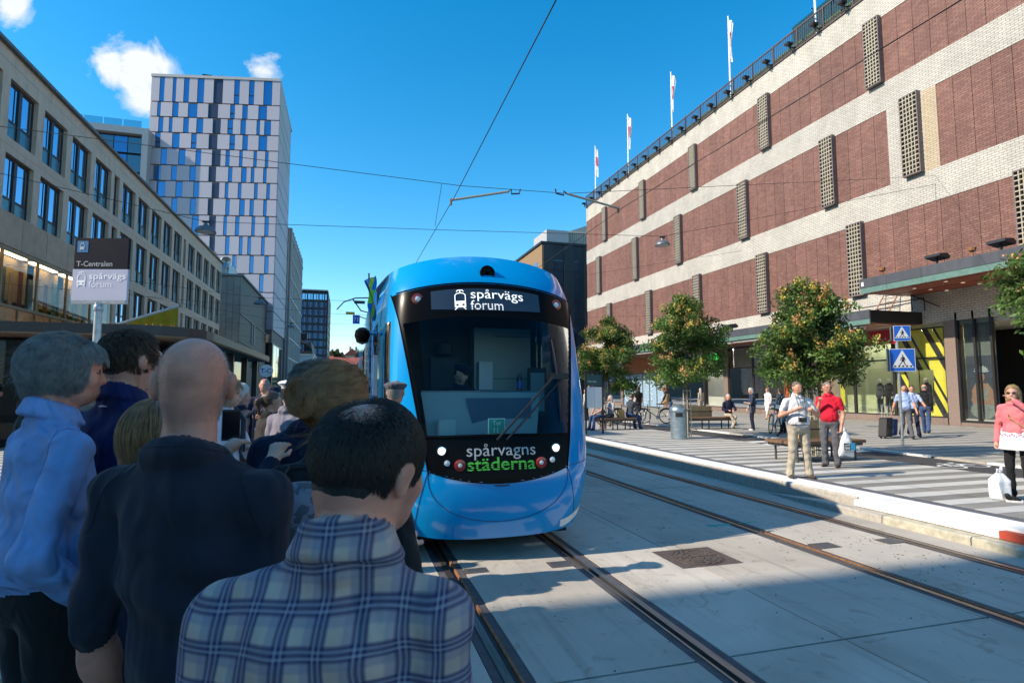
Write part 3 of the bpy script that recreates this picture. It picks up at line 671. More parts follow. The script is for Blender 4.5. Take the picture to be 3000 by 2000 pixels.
# projecting glazed display bay on the first floor
M_bayg = glass('bay_glass', (.9, .88, .8), .85, .015, (.03, .03, .028), ior=1.45)
M_brass = pm('brass_frame', (.23, .15, .07), .45, .15, 6, metal=.3)
xb = -14.3
b = MB(); b.box(XL+.01, xb, 18, 41.35, 4.35, 4.78); b.box(XL+.01, xb, 18, 41.35, 7.98, 9.55); b.build('bay_shell', M_stone2, off)
for k in range(11):
    b = MB(); b.box(xb+.002, xb+.05, 19.6+k*2.2, 21.76+k*2.2, 8.05 if k % 2 else 8.06, 9.5); b.build('stone_panel', M_stone2, off)
yy = 23.3
for k in range(6):
    y0, y1 = yy+k*2.98, yy+(k+1)*2.98
    f = MB(); f.box(xb-.1, xb, y0, y0+.1, 4.78, 7.98); f.box(xb-.1, xb, y0+.1, y1, 4.78, 4.86); f.box(xb-.1, xb, y0+.1, y1, 5.42, 5.55); f.box(xb-.1, xb, y0+.1, y1, 7.88, 7.98); f.box(xb-.1, xb, (y0+y1)/2, (y0+y1)/2+.05, 4.86, 5.42)
    fr = f.build('bay_window', M_brass, off)
    p = MB(); p.add([(xb-.05, y0+.1, 5.55), (xb-.05, y1, 5.55), (xb-.05, y1, 7.88), (xb-.05, y0+.1, 7.88)], [(0, 1, 2, 3)]); p.build('pane', M_bayg, fr)
    p = MB(); p.add([(xb-.05, y0+.1, 4.86), (xb-.05, y1, 4.86), (xb-.05, y1, 5.42), (xb-.05, y0+.1, 5.42)], [(0, 1, 2, 3)]); p.build('pane', pm('orange_pane', (.5, .17, .03), .3, .35, 2), fr)
b = MB(); b.box(XL-.02, XL, 23, 41.2, 4.9, 7.9); b.build('bay_reflection', pm('bay_reflection_tan', (.62, .46, .22), .8, .1, 2), off)  # tan backing paints in the reflection of the facade opposite
for k in range(22):
    b = MB(); y0 = 23.3+k*.8; b.box(XL+.002, XL+.05, y0, y0+(.3 if k % 3 else .45), 5.6, 7.2+.2*(k % 2)); b.build('reflection_strip', (M_spandrel, M_stone2, pm('wine_reflection', (.16, .03, .03), .8, .1, 3))[k % 3], off)  # upright strips painted in as part of the reflected facade
for k in range(6): b = MB(); b.box(XL+.15, XL+.4, 23.6+k*2.98, 25.9+k*2.98, 7.9, 7.96); b.build('added_bay_light', pm('added_bay_glow', (1, .8, .5), .5, 0, 1, emit=5.), off)  # added glowing strips that warm the painted reflection
b = MB(); b.box(XL-.3, XL-.25, 18, 76, .25, 4.6); b.build('shop_back', M_dark, off)
for k in range(14):
    b = MB(); b.box(XL-.3, XL-.02, 18.2+k*4.2, 18.7+k*4.2, .25, 4.6); b.build('shop_pier', M_stone2, off)
M_shopl = glass('street_glass', (.6, .65, .65), .3, .02, (.06, .06, .055))
for k in range(13):
    b = MB(); b.add([(XL-.15, 18.7+k*4.2, .5), (XL-.15, 22.4+k*4.2, .5), (XL-.15, 22.4+k*4.2, 4.2), (XL-.15, 18.7+k*4.2, 4.2)], [(0, 1, 2, 3)]); b.build('shop_window', M_shopl, off)
# yellow banner on a slanted pole
M_ban = pm('yellow_cloth', (.42, .32, .015), .8, .12, 3)
ban = empty('street_banner', (-14.9, 43, 4.8), 'yellow cloth banner with black lettering hung from a slanted white pole', 'banner')
P0, P1 = Vector((-14.6, 41.0, 5.6)), Vector((-10.35, 41.0, 7.24))
b = MB(); b.tube([P0, P1], .09, 10); b.build('pole', M_wpaint, ban, True); b = MB(); b.lathe([(0, -.12), (.13, -.08), (.13, .08), (0, .12)], P1.x, P1.y, 10, c=(0, 0, P1.z)); b.build('pole_cap', M_grey, ban, True)
def bfn(u, v):
    t = .33+.64*u; p = P0+(P1-P0)*t; return (p.x, p.y-.1+.10*math.sin(u*21)*(.4+v), p.z-.12-v*(2.9+1.2*u-.0)+.0*u)
b = MB(); b.grid(bfn, 30, 14); bo = b.build('cloth', M_ban, ban, True, fix=False)
text_obj('ROMANOT', .95, M_black, lambda u, v: tuple(np.array(bfn(.06+u/4.9, .52-v/3.3))+np.array([0, -.06, 0])), parent=bo, bold=True, fine=40)
b = MB(); b.tube([(-14.9, 47, 4.9), (-9.9, 46, 6.0)], .07, 8); tag(b.build('banner_pole', M_wpaint, None, True), 'second slanted white pole behind the yellow banner', 'pole')
# orange shop sign projecting from the building
sg = empty('shop_sign', (-13.6, 28.3, 3), 'orange square shop sign with black round emblem and white lettering', 'sign')
b = MB(); sx0, sx1, sy = -14.3, -12.84, 28.2
b.box(sx0, sx1, sy, sy+.18, 2.7, 4.0); b.build('box', M_black, sg); b = MB(); b.box(sx1+.001, sx1+.1, sy-.02, sy+.2, 2.66, 4.06); b.box(sx0, sx1, sy-.02, sy+.2, 4.003, 4.06); b.build('rim', M_grey, sg)
M_orange = pm('sign_orange', (.62, .14, .012), .5, .05, 2, emit=.12)
def fy(poly, mt, y, nm, par): b = MB(); b.add([(u, y, v) for u, v in poly], [tuple(range(len(poly)))]); return b.build(nm, mt, par)
cx_, cz_ = -13.27, 3.58; sq = .38
em = fy([(cx_-sq, cz_-sq), (cx_+sq, cz_-sq), (cx_+sq, cz_+sq), (cx_-sq, cz_+sq)], M_orange, sy-.004, 'emblem', sg)
rr = .32
fy([(cx_+.035, cz_-rr)]+[(cx_+.035+(rr-.035)*math.cos(a), cz_+rr*math.sin(a)) for a in np.linspace(-1.45, 1.45, 16)], M_black, sy-.008, 'emblem_shape', em)
for sg_ in (1, -1):
    fy([(cx_-.012, cz_+sg_*rr)]+[(cx_-.012+rr*math.cos(a), cz_+sg_*rr*math.sin(a)) for a in np.linspace(math.pi*.58, math.pi*.93, 8)]+[(cx_-.17, cz_+sg_*.08), (cx_-.055, cz_+sg_*.15)], M_black, sy-.008, 'emblem_shape', em)
text_obj('electrolux', .17, M_wpaint, lambda u, v: (-13.72+u, sy-.004, 3.03+v), parent=sg); text_obj('home', .34, M_wpaint, lambda u, v: (-13.72+u, sy-.004, 2.8+v), parent=sg, bold=True)
# ------------------------------------------------------------------ dark clad low block
M_clad = pm('grey_cladding', (.27, .24, .20), .7, .12, 3, rand=.12)
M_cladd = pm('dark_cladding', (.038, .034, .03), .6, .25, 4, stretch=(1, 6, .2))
blk = empty('clad_building', (-18, 95, .25), 'low flat-roofed block clad in grey panels with a dark side wall', 'building')
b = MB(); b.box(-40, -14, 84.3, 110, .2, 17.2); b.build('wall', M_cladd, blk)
q = random.Random(5); x = -24.0
while x < -14.0:
    z = .3+q.uniform(0, 1.2); w = .82
    while z < 17.1:
        h = min(q.choice((1.6, 2.2, 2.9)), 17.15-z); b = MB(); b.box(x+.02, min(x+w-.02, -14), 84.2, 84.31, z+.015, z+h-.015); b.build('cladding_panel', M_clad, blk); z += h
    x += w
b = MB(); b.box(-40.3, -13.75, 84.0, 110.2, 17.2, 17.45); b.build('roof_edge', M_roofm, blk)
b = MB(); b.box(-20, -16, 86, 92, 17.45, 19.4); b.build('plant_room', M_grey, blk); b = MB(); b.box(-19.6, -17.6, 85, 86, 17.45, 20.6); b.build('chimney', pm('chimney_tan', (.5, .36, .2), .8, .1, 2), blk)
M_lrail = pm('light_rail', (.5, .5, .48), .5, .1, 3)
b = MB(); b.tube([(-13.9, 84.4, 12.0), (-13.9, 109.5, 11.6)], .07, 6); b.tube([(-13.9, 94, 11.8), (-13.9, 94, 8.6)], .1, 6); b.tube([(-13.9, 96, 11.8), (-13.9, 96, 8.6)], .1, 6)
b.tube([(-13.9, 95, 8.0), (-13.9, 95, 5)], .1, 6); b.tube([(-13.9, 103, 7.6), (-13.9, 103, 4.6)], .1, 6); b.tube([(-13.9, 84.4, 8.3), (-13.9, 109.5, 7.6)], .05, 6); b.build('wall_rail', M_lrail, blk)
dish = empty('satellite_dish', (-15.5, 85.5, 17.45), 'white satellite dish and aerials on the grey clad roof', 'dish')
b = MB(); b.lathe([(.0, .25), (.5, .12), (.75, -.1), (.72, -.12), (0, .2)], n=18, axis='y', c=(-16.2, 85.0, 19.2)); b.build('reflector', M_grey, dish, True); b = MB(); b.tube([(-16.2, 85.3, 17.45), (-16.2, 85.3, 19.2)], .06, 6); b.tube([(-15, 85.2, 17.45), (-15, 85.2, 20.2)], .03, 6); b.tube([(-15.5, 85.2, 20), (-14.5, 85.2, 20)], .02, 5); b.build('mast', M_grey, dish)
# ------------------------------------------------------------------ hotel tower
M_tow = pm('tower_panel', (.43, .405, .46), .6, .05, 6, rand=.05, stretch=(.3, .3, 5))
M_tow2 = pm('tower_side', (.42, .41, .41), .6, .08, 4, rand=.05)
M_joint = pm('tower_joint', (.15, .14, .14), .7, .1, 3)
M_twg = glass('tower_glass', (.2, .3, .4), .05, .02, (.005, .05, .14), refl=.30, gcol=(.35, .62, 1))
M_twd = pm('tower_dark_panel', (.006, .018, .06), .35, .1, 3)
K = 13/11.5
tow = empty('hotel_tower', (-24, 112, .25), 'tall pale hotel tower with scattered narrow blue windows', 'building')
TC = Vector((-13.0, 109.97)); TD = Vector((-.979, .204)).normalized(); TN = Vector((-TD.y, TD.x)); TN = TN if TN.y < 0 else -TN
def tp(u, out=0.): p = TC+TD*u+TN*out; return p.x, p.y
TW = 23.0; ztop = 52*K+.2
fl = [z*K for z in (50.9, 48.0, 45.5, 42.9, 40.3, 37.5, 34.9, 32.2, 29.4, 26.1, 23.0, 20.0, 17.0, 14.0, 11.0)]
def tbox(b, u0, u1, z0, z1, o0, o1): b.add([(*tp(u, o), z) for z in (z0, z1) for u, o in ((u0, o0), (u1, o0), (u1, o1), (u0, o1))], [(0, 1, 2, 3), (4, 5, 6, 7), (0, 1, 5, 4), (1, 2, 6, 5), (2, 3, 7, 6), (3, 0, 4, 7)])
b = MB(); lx, ly = tp(TW, -.3); rx, ry = tp(0, -.3); b.prism([(rx-.1, ry), (lx, ly), (lx, 132), (-13.1, 132)], 10.2, ztop); b.build('core', M_joint, tow)
b = MB(); lx, ly = tp(TW+.05, .1); rx, ry = tp(-.05, .1); b.prism([(rx, ry), (lx, ly), (lx, 132), (-12.9, 132)], ztop, ztop+.5); b.build('roof_edge', M_tow2, tow)
# window layout read from the picture: (left, right, style) in shares of the face width, from its left edge
WL = [[(.065, .1, 0), (.165, .19, 0), (.25, .29, 0), (.355, .405, 0), (.48, .55, 1), (.64, .68, 2), (.755, .795, 2), (.87, .935, 0)],
      [(.055, .08, 0), (.17, .215, 0), (.29, .36, 0), (.445, .52, 1), (.615, .65, 2), (.71, .75, 0), (.835, .9, 0)],
      [(.07, .105, 0), (.15, .175, 0), (.26, .3, 0), (.36, .41, 0), (.485, .545, 1), (.6, .64, 2), (.7, .74, 0), (.825, .85, 0), (.885, .935, 0)],
      [(.05, .09, 2), (.18, .235, 0), (.325, .365, 2), (.46, .525, 1), (.62, .66, 2), (.72, .76, 0), (.845, .91, 0)],
      [(.1, .145, 0), (.235, .285, 0), (.365, .405, 0), (.49, .555, 1), (.595, .625, 0), (.7, .725, 0), (.81, .835, 0), (.9, .925, 0)],
      [(.05, .105, 0), (.185, .225, 0), (.325, .37, 0), (.47, .525, 1), (.62, .65, 0), (.72, .76, 0), (.795, .82, 0), (.89, .915, 0)],
      [(.08, .145, 0), (.225, .275, 0), (.36, .4, 0), (.5, .555, 1), (.6, .625, 0), (.7, .725, 0), (.825, .85, 0), (.92, .945, 0)],
      [(.2, .24, 0), (.34, .38, 0), (.475, .515, 1), (.61, .64, 0), (.715, .755, 0), (.795, .825, 0), (.9, .925, 0)],
      [(.36, .41, 0), (.49, .54, 1), (.6, .625, 0), (.69, .72, 0), (.815, .84, 0), (.915, .945, 0)],
      [(.5, .54, 1), (.62, .65, 0), (.725, .75, 0), (.79, .815, 0), (.895, .92, 0)],
      [(.68, .71, 0), (.81, .84, 0), (.925, .955, 0)], [(.73, .76, 0), (.89, .92, 0)], [(.8, .83, 0)], []]
for i in range(len(fl)-1):
    zt, zb = fl[i]-.12 if i else ztop-.05, fl[i+1]; wins = WL[i] if i < len(WL) else []
    u_edges = [0.0]+[e for w in wins for e in (w[0], w[1])]+[1.0]
    for k in range(0, len(u_edges), 2):
        b = MB(); tbox(b, TW*(1-u_edges[k+1])+.03, TW*(1-u_edges[k])-.03, zb+.08, zt, -.3, 0); b.build('facade_panel', M_tow, tow)
    for a, c_, st in wins:
        b = MB(); tbox(b, TW*(1-c_)+.06, TW*(1-a)-.06, zb+.16, zt-.08, -.3, -.12); w = b.build('window', M_twd if st == 1 else M_twg, tow)
        if st == 2: b = MB(); h = zb+(zt-zb)*.36; tbox(b, TW*(1-c_)+.06, TW*(1-a)-.06, h, h+.2, -.12, -.08); b.build('rail', M_twd, w)
# right-hand side of the tower
for i in range(len(fl)-1):
    zt, zb = (fl[i]-.12 if i else ztop-.05), fl[i+1]
    for k in range(3):
        b = MB(); y0 = 110+k*6.7; b.box(-13.02, -12.85 if i > 3 else -12.95, y0+.05, y0+6.65, zb+.06, zt); b.build('side_panel', M_tow if i > 3 else M_tow2, tow)
b = MB(); b.box(-36, -13.05, 112, 130, .2, 10.2); b.build('base', M_mull, tow)
M_bg = glass('base_glass', (.4, .5, .5), .2, .02, (.03, .04, .04), refl=.35)
for k in range(5):
    b = MB(); tbox(b, 1+k*4.2, 5+k*4.2, .3, 9.9, -1.5, -1.55); b.build('base_window', M_bg, tow)
for k in range(3):
    b = MB(); b.box(-13.04, -13.0, 113+k*5, 117.6+k*5, .3, 9.9); b.build('base_window', M_bg, tow)
ant = MB(); ax, ay = tp(12.2, -4); ant.tube([(ax, ay, ztop), (ax, ay, ztop+3.2)], .06, 5); ant.tube([(ax-1, ay, ztop+2.8), (ax+1, ay, ztop+2.2)], .04, 5); ant.tube([(ax-.7, ay, ztop+2.2), (ax+.7, ay, ztop+1.8)], .03, 5)
tag(ant.build('roof_aerial', M_grey), 'thin aerial mast on the tower roof', 'aerial')
cr = empty('roof_crane', (0, 0, 0), 'dark window-cleaning cradle on the tower roof', 'roof machine'); ax, ay = tp(14.5, -3); cr.location = (ax, ay, ztop)
b = MB(); b.box(ax-1.3, ax+1.3, ay-.8, ay+.8, ztop+.5, ztop+1.2); b.build('base', M_black, cr); b = MB(); b.box(ax-.8, ax+.9, ay-.6, ay+.6, ztop+1.2, ztop+2.1); b.build('cabin', M_black, cr)
# slim block behind the tower, then glass block to its left
M_sl = pm('ribbed_block', (.25, .24, .235), .7, .1, 3)
sl = empty('ribbed_building', (-12, 140, .25), 'slim ribbed grey block just behind the pale tower', 'building')
b = MB(); b.box(-30, -12.2, 131, 165, .2, 37); b.build('wall', M_sl, sl)
for k in range(9): b = MB(); b.box(-12.2, -12.0, 131.4+k*3.7, 131.6+k*3.7, .3, 37); b.build('rib', M_lrail, sl)
for k in range(8): b = MB(); b.box(-12.2, -12.02, 131, 165, 4+k*4.4, 4.25+k*4.4); b.build('floor_band', M_lrail, sl)
for k in range(4): b = MB(); b.box(-14.9+k*.7, -14.7+k*.7, 130.8, 131, .3, 37); b.build('rib', M_lrail, sl)
M_navy = glass('navy_glass', (.1, .15, .25), .1, .02, (.006, .012, .04), refl=.16)
gb = empty('glass_building', (-36, 112, .25), 'dark blue glass office block with a pale frame left of the tower', 'building')
b = MB(); b.box(-58, -36.2, 114, 135, .2, 47); b.build('core', M_dark, gb)
b = MB(); b.box(-58, -34.9, 112.6, 135, 47, 48.2); b.box(-35.9, -34.9, 112.6, 116, .2, 47); b.build('frame', M_tow2, gb)
q = random.Random(9)
for i in range(9):
    for k in range(10):
        b = MB(); x0 = -57.8+k*2.16; b.add([(x0+.06, 113.6, 46.8-i*3.4), (x0+2.1, 113.6, 46.8-i*3.4), (x0+2.1, 113.6, 43.8-i*3.4+q.choice((0, 0, .6))), (x0+.06, 113.6, 43.8-i*3.4)], [(0, 1, 2, 3)]); b.build('pane', M_navy if q.random() < .75 else M_twg, gb)
M_rg = glass('terrace_glass', (.7, .9, .95), .8, .02, (.1, .2, .2))
for k in range(7): b = MB(); b.box(-57+k*3, -54.2+k*3, 113, 113.05, 48.2, 49.6); b.build('terrace_pane', M_rg, gb)
# ------------------------------------------------------------------ far end of the street
M_blueg = glass('blue_glass', (.2, .4, .6), .05, .02, (.02, .2, .45), refl=.6, gcol=(.4, .7, 1))
M_bfr = pm('dark_grid', (.035, .033, .035), .6, .1, 3)
bl = empty('blue_glass_tower', (-22, 260, 0), 'distant blue glass office tower with a dark grid of frames', 'building')
Y0 = 260.
xa, xb2, zt = -19.3, -8.5, 44.6
b = MB(); b.box(xa, xb2, Y0+.3, Y0+42, 0, zt); b.build('core', M_dark, bl)
b = MB(); b.box(xa-9, xa-.05, Y0+3, Y0+20, 0, zt-1.2); b.build('side_wing', M_blueg, bl)
for k in range(10): b = MB(); b.box(xa-9, xa-.05, Y0+2.7, Y0+3, zt-4.6-k*3.4, zt-4.2-k*3.4); b.build('wing_band', M_tow2, bl)
nx, nz_ = 5, 12; wx, wz = (xb2-xa)/4.6, 3.4
for i in range(nz_):
    for k in range(5):
        x0 = xa+k*wx; x1 = min(x0+wx, xb2)
        b = MB(); b.add([(x0+.3, Y0+.1, zt-1.5-i*wz-wz+.9), (x1-.1, Y0+.1, zt-1.5-i*wz-wz+.9), (x1-.1, Y0+.1, zt-1.5-i*wz), (x0+.3, Y0+.1, zt-1.5-i*wz)], [(0, 1, 2, 3)]); b.build('pane', M_blueg, bl)
        if x1-x0 > 2: b = MB(); b.box(x0+.3+(x1-x0)*.42, x0+.3+(x1-x0)*.56, Y0, Y0+.1, zt-1.5-i*wz-wz+.9, zt-1.5-i*wz); b.build('blind', M_sl, bl)
b = MB()
for k in range(6): x0 = min(xa+k*wx, xb2-.3); b.box(x0-.16, x0+.2, Y0-.3, Y0+.3, 0, zt)
for i in range(nz_+1): b.box(xa, xb2, Y0-.25, Y0+.3, zt-1.3-i*wz, zt-.85-i*wz)
b.build('frame_grid', M_bfr, bl); b = MB(); b.box(xb2, xb2+.2, Y0, Y0+42, 0, zt); b.build('side_wall', M_bfr, bl)
for i in range(9): b = MB(); b.box(xb2+.2, xb2+.3, Y0, Y0+42, zt-6-i*wz, zt-5.5-i*wz); b.build('side_band', M_lrail, bl)
b = MB(); b.box(xa+.2, xb2, Y0, Y0+42, zt, zt+.5); b.build('roof_edge', M_tow2, bl)
# white house with a black mansard roof
mh = empty('mansard_house', (-19, 172, 0), 'white house with a black mansard roof and dormers at the end of the street', 'building')
M_black2 = pm('black_roof', (.012, .012, .014), .6, .2, 2)
b = MB(); b.box(-34, -9.2, 170, 190, 0, 11.2); b.build('wall', M_wpaint, mh); b = MB(); b.box(-34.2, -8.85, 169.7, 190, 11.2, 11.7); b.build('cornice', M_white, mh)
b = MB(); b.add([(-34, 170, 11.7), (-9.2, 170, 11.7), (-9.2, 190, 11.7), (-34, 190, 11.7), (-34, 171, 15.2), (-9.9, 171, 15.2), (-9.9, 188, 15.2), (-34, 188, 15.2), (-34, 174, 17.2), (-12.3, 176, 17.3), (-12.3, 184, 17.3), (-34, 184, 17.2)],
      [(0, 1, 5, 4), (1, 2, 6, 5), (2, 3, 7, 6), (4, 5, 9, 8), (5, 6, 10, 9), (6, 7, 11, 10), (8, 9, 10, 11)]); b.build('roof', M_black2, mh)
b = MB(); b.box(-13.0, -11.4, 170.3, 172, 12.2, 14.6); d = b.build('dormer', M_black2, mh); b = MB(); b.box(-12.8, -11.6, 170.2, 170.3, 12.4, 14.3); b.build('pane', M_refl, d)
b = MB(); b.box(-12.6, -11.0, 172, 175, 16.0, 17.6); b.build('chimney', M_black2, mh)
# red-roofed houses, wooded ridge and a church spire far off
M_tile = pm('red_tile', (.36, .09, .065), .8, .15, 1.5); M_rw = pm('red_wall', (.25, .07, .05), .85, .1, 1); M_bw = pm('beige_wall', (.45, .38, .26), .85, .08, 1)
def house(x0, x1, y0, d, zb, zw, zr, mw, label, rows=2, nwin=5, gable='x', base=0):
    e = empty('far_house', ((x0+x1)/2, y0, 0), label, 'house', 'houses at the far end of the street')
    b = MB(); b.box(x0, x1, y0, y0+d, base, zw); b.build('wall', mw, e)
    b = MB()
    if gable == 'x': b.prism([(y0-.6, zw), (y0+d+.6, zw), (y0+d/2, zr)], x0-.5, x1+.5, 'x')
    else: b.prism([(x0-.8, zw), (x1+.8, zw), ((x0+x1)/2, zr)], y0-.5, y0+d, 'y')
    r_ = b.build('roof', M_tile, e)
    for k in range(2): b = MB(); xx = x0+(x1-x0)*(.3+.4*k); b.box(xx, xx+1.4, y0+d/2-.7, y0+d/2+.7, zr-1, zr+1.6); b.build('chimney', mw, r_)
    for i in range(rows):
        for k in range(nwin):
            b = MB(); xx = x0+(x1-x0)*(k+.5)/nwin; zz = zw-2.6-i*3.4; b.box(xx-.6, xx+.6, y0-.1, y0+.02, zz-1, zz+1); b.build('window', M_wpaint if k % 2 else M_refl, e)
house(-7.2, 9.6, 330, 14, 0, 15.6, 19.7, M_rw, 'long red house with a red tiled roof beyond the tram', 3, 9)
house(-30, -6.8, 300, 12, 0, 15, 18.7, M_rw, 'red house half hidden beside the blue glass tower', 2, 6)
house(-1.2, 8.2, 390, 16, 5, 23.8, 28.6, M_bw, 'beige gabled house with a red roof on the far hill', 2, 5, 'y')
house(6.5, 18, 420, 16, 5, 26.6, 30.6, M_bw, 'red-roofed row of houses right of the beige gable', 2, 8)
hill = MB(); hill.grid(lambda u, v: (-260+u*620, 360+v*400, 16*math.sin(math.pi*min(1, v*1.6))*(.75+.35*math.sin(u*7))-.2), 40, 16); tag(hill.build('hill', pm('far_woods', (.05, .07, .03), .95, .3, .3), None, True), kind='structure')
sp = empty('church_spire', (18.8, 520, 0), 'slender green church spire on the horizon behind the tram roof', 'church')
M_verd = pm('verdigris', (.10, .13, .10), .8, .2, 1)
sx = 18.8
b = MB(); b.box(sx-1.9, sx+1.9, 518, 522, 0, 37); b.build('tower', M_rw, sp); b = MB(); b.lathe([(2.3, 37), (2.4, 38.5), (1.9, 40.2), (1.1, 41), (1.1, 43.2), (1.3, 43.6), (.6, 45.4), (.6, 46.6), (.4, 47.3), (.1, 51), (0, 51.4)], sx, 520, 12); b.build('spire', M_verd, sp, True)
# ------------------------------------------------------------------ dark corner building beyond the store
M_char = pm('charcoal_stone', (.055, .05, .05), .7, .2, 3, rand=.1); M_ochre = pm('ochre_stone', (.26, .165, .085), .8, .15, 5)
cb = empty('corner_building', (30, 72, .25), 'charcoal corner building with a sunlit ochre side beyond the brick store', 'building')
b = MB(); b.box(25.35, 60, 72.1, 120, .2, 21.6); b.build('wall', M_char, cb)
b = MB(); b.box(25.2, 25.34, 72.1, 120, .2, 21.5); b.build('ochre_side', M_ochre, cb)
for i in range(6):
    for k in range(5):
        b = MB(); x0 = 25.36+k*1.5; b.box(x0+.02, x0+1.48, 71.97, 72.09, .3+i*3.55, 3.8+i*3.55)
        if k not in (1, 3): b.build('stone_panel', M_char, cb)
for x0 in (26.9, 29.2):
    for i in range(3):
        b = MB(); b.box(x0, x0+1.3, 72.0, 72.08, 3.0+i*5.6, 8.2+i*5.6); b.build('window', M_navy, cb)
for k in range(14):
    for i in range(4):
        b = MB(); b.box(25.12, 25.2, 74+k*2.3, 75.1+k*2.3, 17.4-i*3.6, 19.4-i*3.6); b.build('window', M_refl, cb)
b = MB(); b.box(25.0, 60, 71.9, 120, 21.6, 21.9); b.build('roof_edge', M_mull, cb)
M_corr = pm('corrugated', (.42, .40, .34), .6, .08, 3)
b = MB(); b.box(28.0, 31.5, 78, 84, 21.9, 25.4); b.build('plant_room', M_tow2, cb)
for k in range(60): b = MB(); b.box(31.6+k*.3, 31.6+k*.3+.2, 78.8, 79.0, 21.9, 25.6); b.build('sheet_rib', M_corr, cb)
b = MB(); b.prism([(31.55, 21.9), (52, 21.9), (52, 27.6), (36, 27.2), (31.55, 25.5)], 79.0, 100, 'y'); b.build('plant_hall', M_corr, cb)
# ------------------------------------------------------------------ building behind the photographer, left: its shade lies over the crowd
sh = empty('shade_building', (-24, -12, .25), 'tall stone building standing left behind the photographer', 'building')
b = MB(); b.box(-46, -20.0, -40, 4.05, .2, 24); b.build('wall', M_stone, sh); b = MB(); b.box(-46.5, -19.6, -40.5, 4.2, 24, 24.5); b.build('roof', M_roofm, sh)
for i in range(6):
    for k in range(10): b = MB(); b.box(-20.0, -19.95, -36+k*4, -33.6+k*4, 2.2+i*3.6, 4.8+i*3.6); b.build('window', M_refl, sh)
# ================================================================== the blue tram
def carpaint(name, col, rough=.25):
    m, nt, b = _new(name); N, L = nt.nodes, nt.links
    b.inputs['Base Color'].default_value = (*col, 1); b.inputs['Roughness'].default_value = rough; b.inputs['Coat Weight'].default_value = .8; b.inputs['Coat Roughness'].default_value = .03
    geo = N.new('ShaderNodeNewGeometry'); nz = N.new('ShaderNodeTexNoise'); nz.inputs['Scale'].default_value = 1.2; nz.inputs['Detail'].default_value = 3; L.new(geo.outputs['Position'], nz.inputs['Vector'])
    mr = N.new('ShaderNodeMapRange'); mr.inputs['To Min'].default_value = rough*.8; mr.inputs['To Max'].default_value = rough*1.3; L.new(nz.outputs['Fac'], mr.inputs[0]); L.new(mr.outputs[0], b.inputs['Roughness'])
    MATS[name] = m; return m
M_blue = carpaint('tram_blue', (.001, .29, .68), .14)
M_mask = carpaint('tram_black', (.005, .005, .006), .22)
for _b in [n for n in M_mask.node_tree.nodes if n.type == 'BSDF_PRINCIPLED']: _b.inputs['Coat Weight'].default_value = .0; _b.inputs['Specular IOR Level'].default_value = .06
M_ws = glass('windscreen', (.80, .92, .96), .985, .008, (.01, .02, .03), ior=1.22)
M_sidegl = glass('tram_side_glass', (.25, .3, .3), .25, .01, (.008, .01, .01), refl=.16)
M_silver = pm('silver_trim', (.45, .46, .47), .35, .08, 4, metal=.8)
CX = 1.66
_zz = np.linspace(.24, 3.53, 400); _yy = np.interp(_zz, [.24, .45, .8, 1.3, 2.66, 3.15, 3.4, 3.53], [6.2, 6.1, 6.08, 6.16, 6.52, 6.66, 6.80, 7.0])
_k = np.ones(31)/31; _ys = np.convolve(np.pad(_yy, 15, mode='edge'), _k, 'valid')
_ws = np.interp(_zz, [.24, .6, 1.0, 1.8, 2.6, 3.1, 3.53], [1.06, 1.15, 1.20, 1.235, 1.225, 1.20, 1.15]); _ws = np.convolve(np.pad(_ws, 40, mode='reflect', reflect_type='odd'), np.ones(81)/81, 'valid')
_ys = np.convolve(np.pad(_ys, 20, mode='reflect', reflect_type='odd'), np.ones(41)/41, 'valid')
def tW(z): return np.interp(z, _zz, _ws)
def tY(z): return np.interp(z, _zz, _ys)
ND, NN = .62, 2.8
def tZ(x, zc): s = abs(x)/1.2; return zc-(zc-.24)/3.29*.2*s**2+(1-(zc-.24)/3.29)*.1*s**3
def tS(x, zc, out=0.):
    w = tW(zc); t = min(abs(x)/w, .9999); y = tY(zc)+ND*(1-(1-t**NN)**(1/NN)); return (CX+x*(1+out*.3*t), y-out, tZ(x, zc))
def hw(z): return np.interp(z, [.8, .985, 1.36, 2.77, 3.15], [.75, .80, .865, 1.08, 1.155])
tram = empty('tram', (CX, 20, 0), 'shiny blue tram with a black face standing at the stop', 'tram')
NU, NV = 168, 190
phi = np.linspace(-math.pi/2, math.pi/2, NU+1); V = np.linspace(.24, 3.53, NV+1)
parts = {k: [] for k in ('nose', 'mask', 'windscreen', 'cab_window', 'cab_window_r')}
pos = np.zeros((NV+1, NU+1, 3)); xs_ = np.zeros((NV+1, NU+1))
for j, zc in enumerate(V):
    w = tW(zc); sn = np.sin(phi); x = w*np.sign(sn)*np.abs(sn)**(2/NN); y = tY(zc)+ND*(1-np.abs(np.cos(phi))**(2/NN))
    xs_[j] = x; pos[j, :, 0] = CX+x; pos[j, :, 1] = y; s = np.abs(x)/1.2; pos[j, :, 2] = zc-(zc-.24)/3.29*.2*s**2+(1-(zc-.24)/3.29)*.1*s**3
for j in range(NV):
    for i in range(NU):
        x = (xs_[j, i]+xs_[j, i+1]+xs_[j+1, i]+xs_[j+1, i+1])/4; zc = (V[j]+V[j+1])/2; h = hw(zc)
        if 1.36 < zc < 2.72 and abs(x) < h-.035: k = 'windscreen'
        elif zc > .845+.14*(x/.8)**2 and zc < 3.135 and abs(x) < h: k = 'mask'
        elif 1.12 < zc < 2.78 and (pos[j, i, 1]+pos[j, i+1, 1])/2-tY(zc) > .33+.16*max(0, 2.0-zc): k = 'cab_window' if x < 0 else 'cab_window_r'
        else: k = 'nose'
        parts[k].append((j*(NU+1)+i, j*(NU+1)+i+1, (j+1)*(NU+1)+i+1, (j+1)*(NU+1)+i))
flatp = pos.reshape(-1, 3)
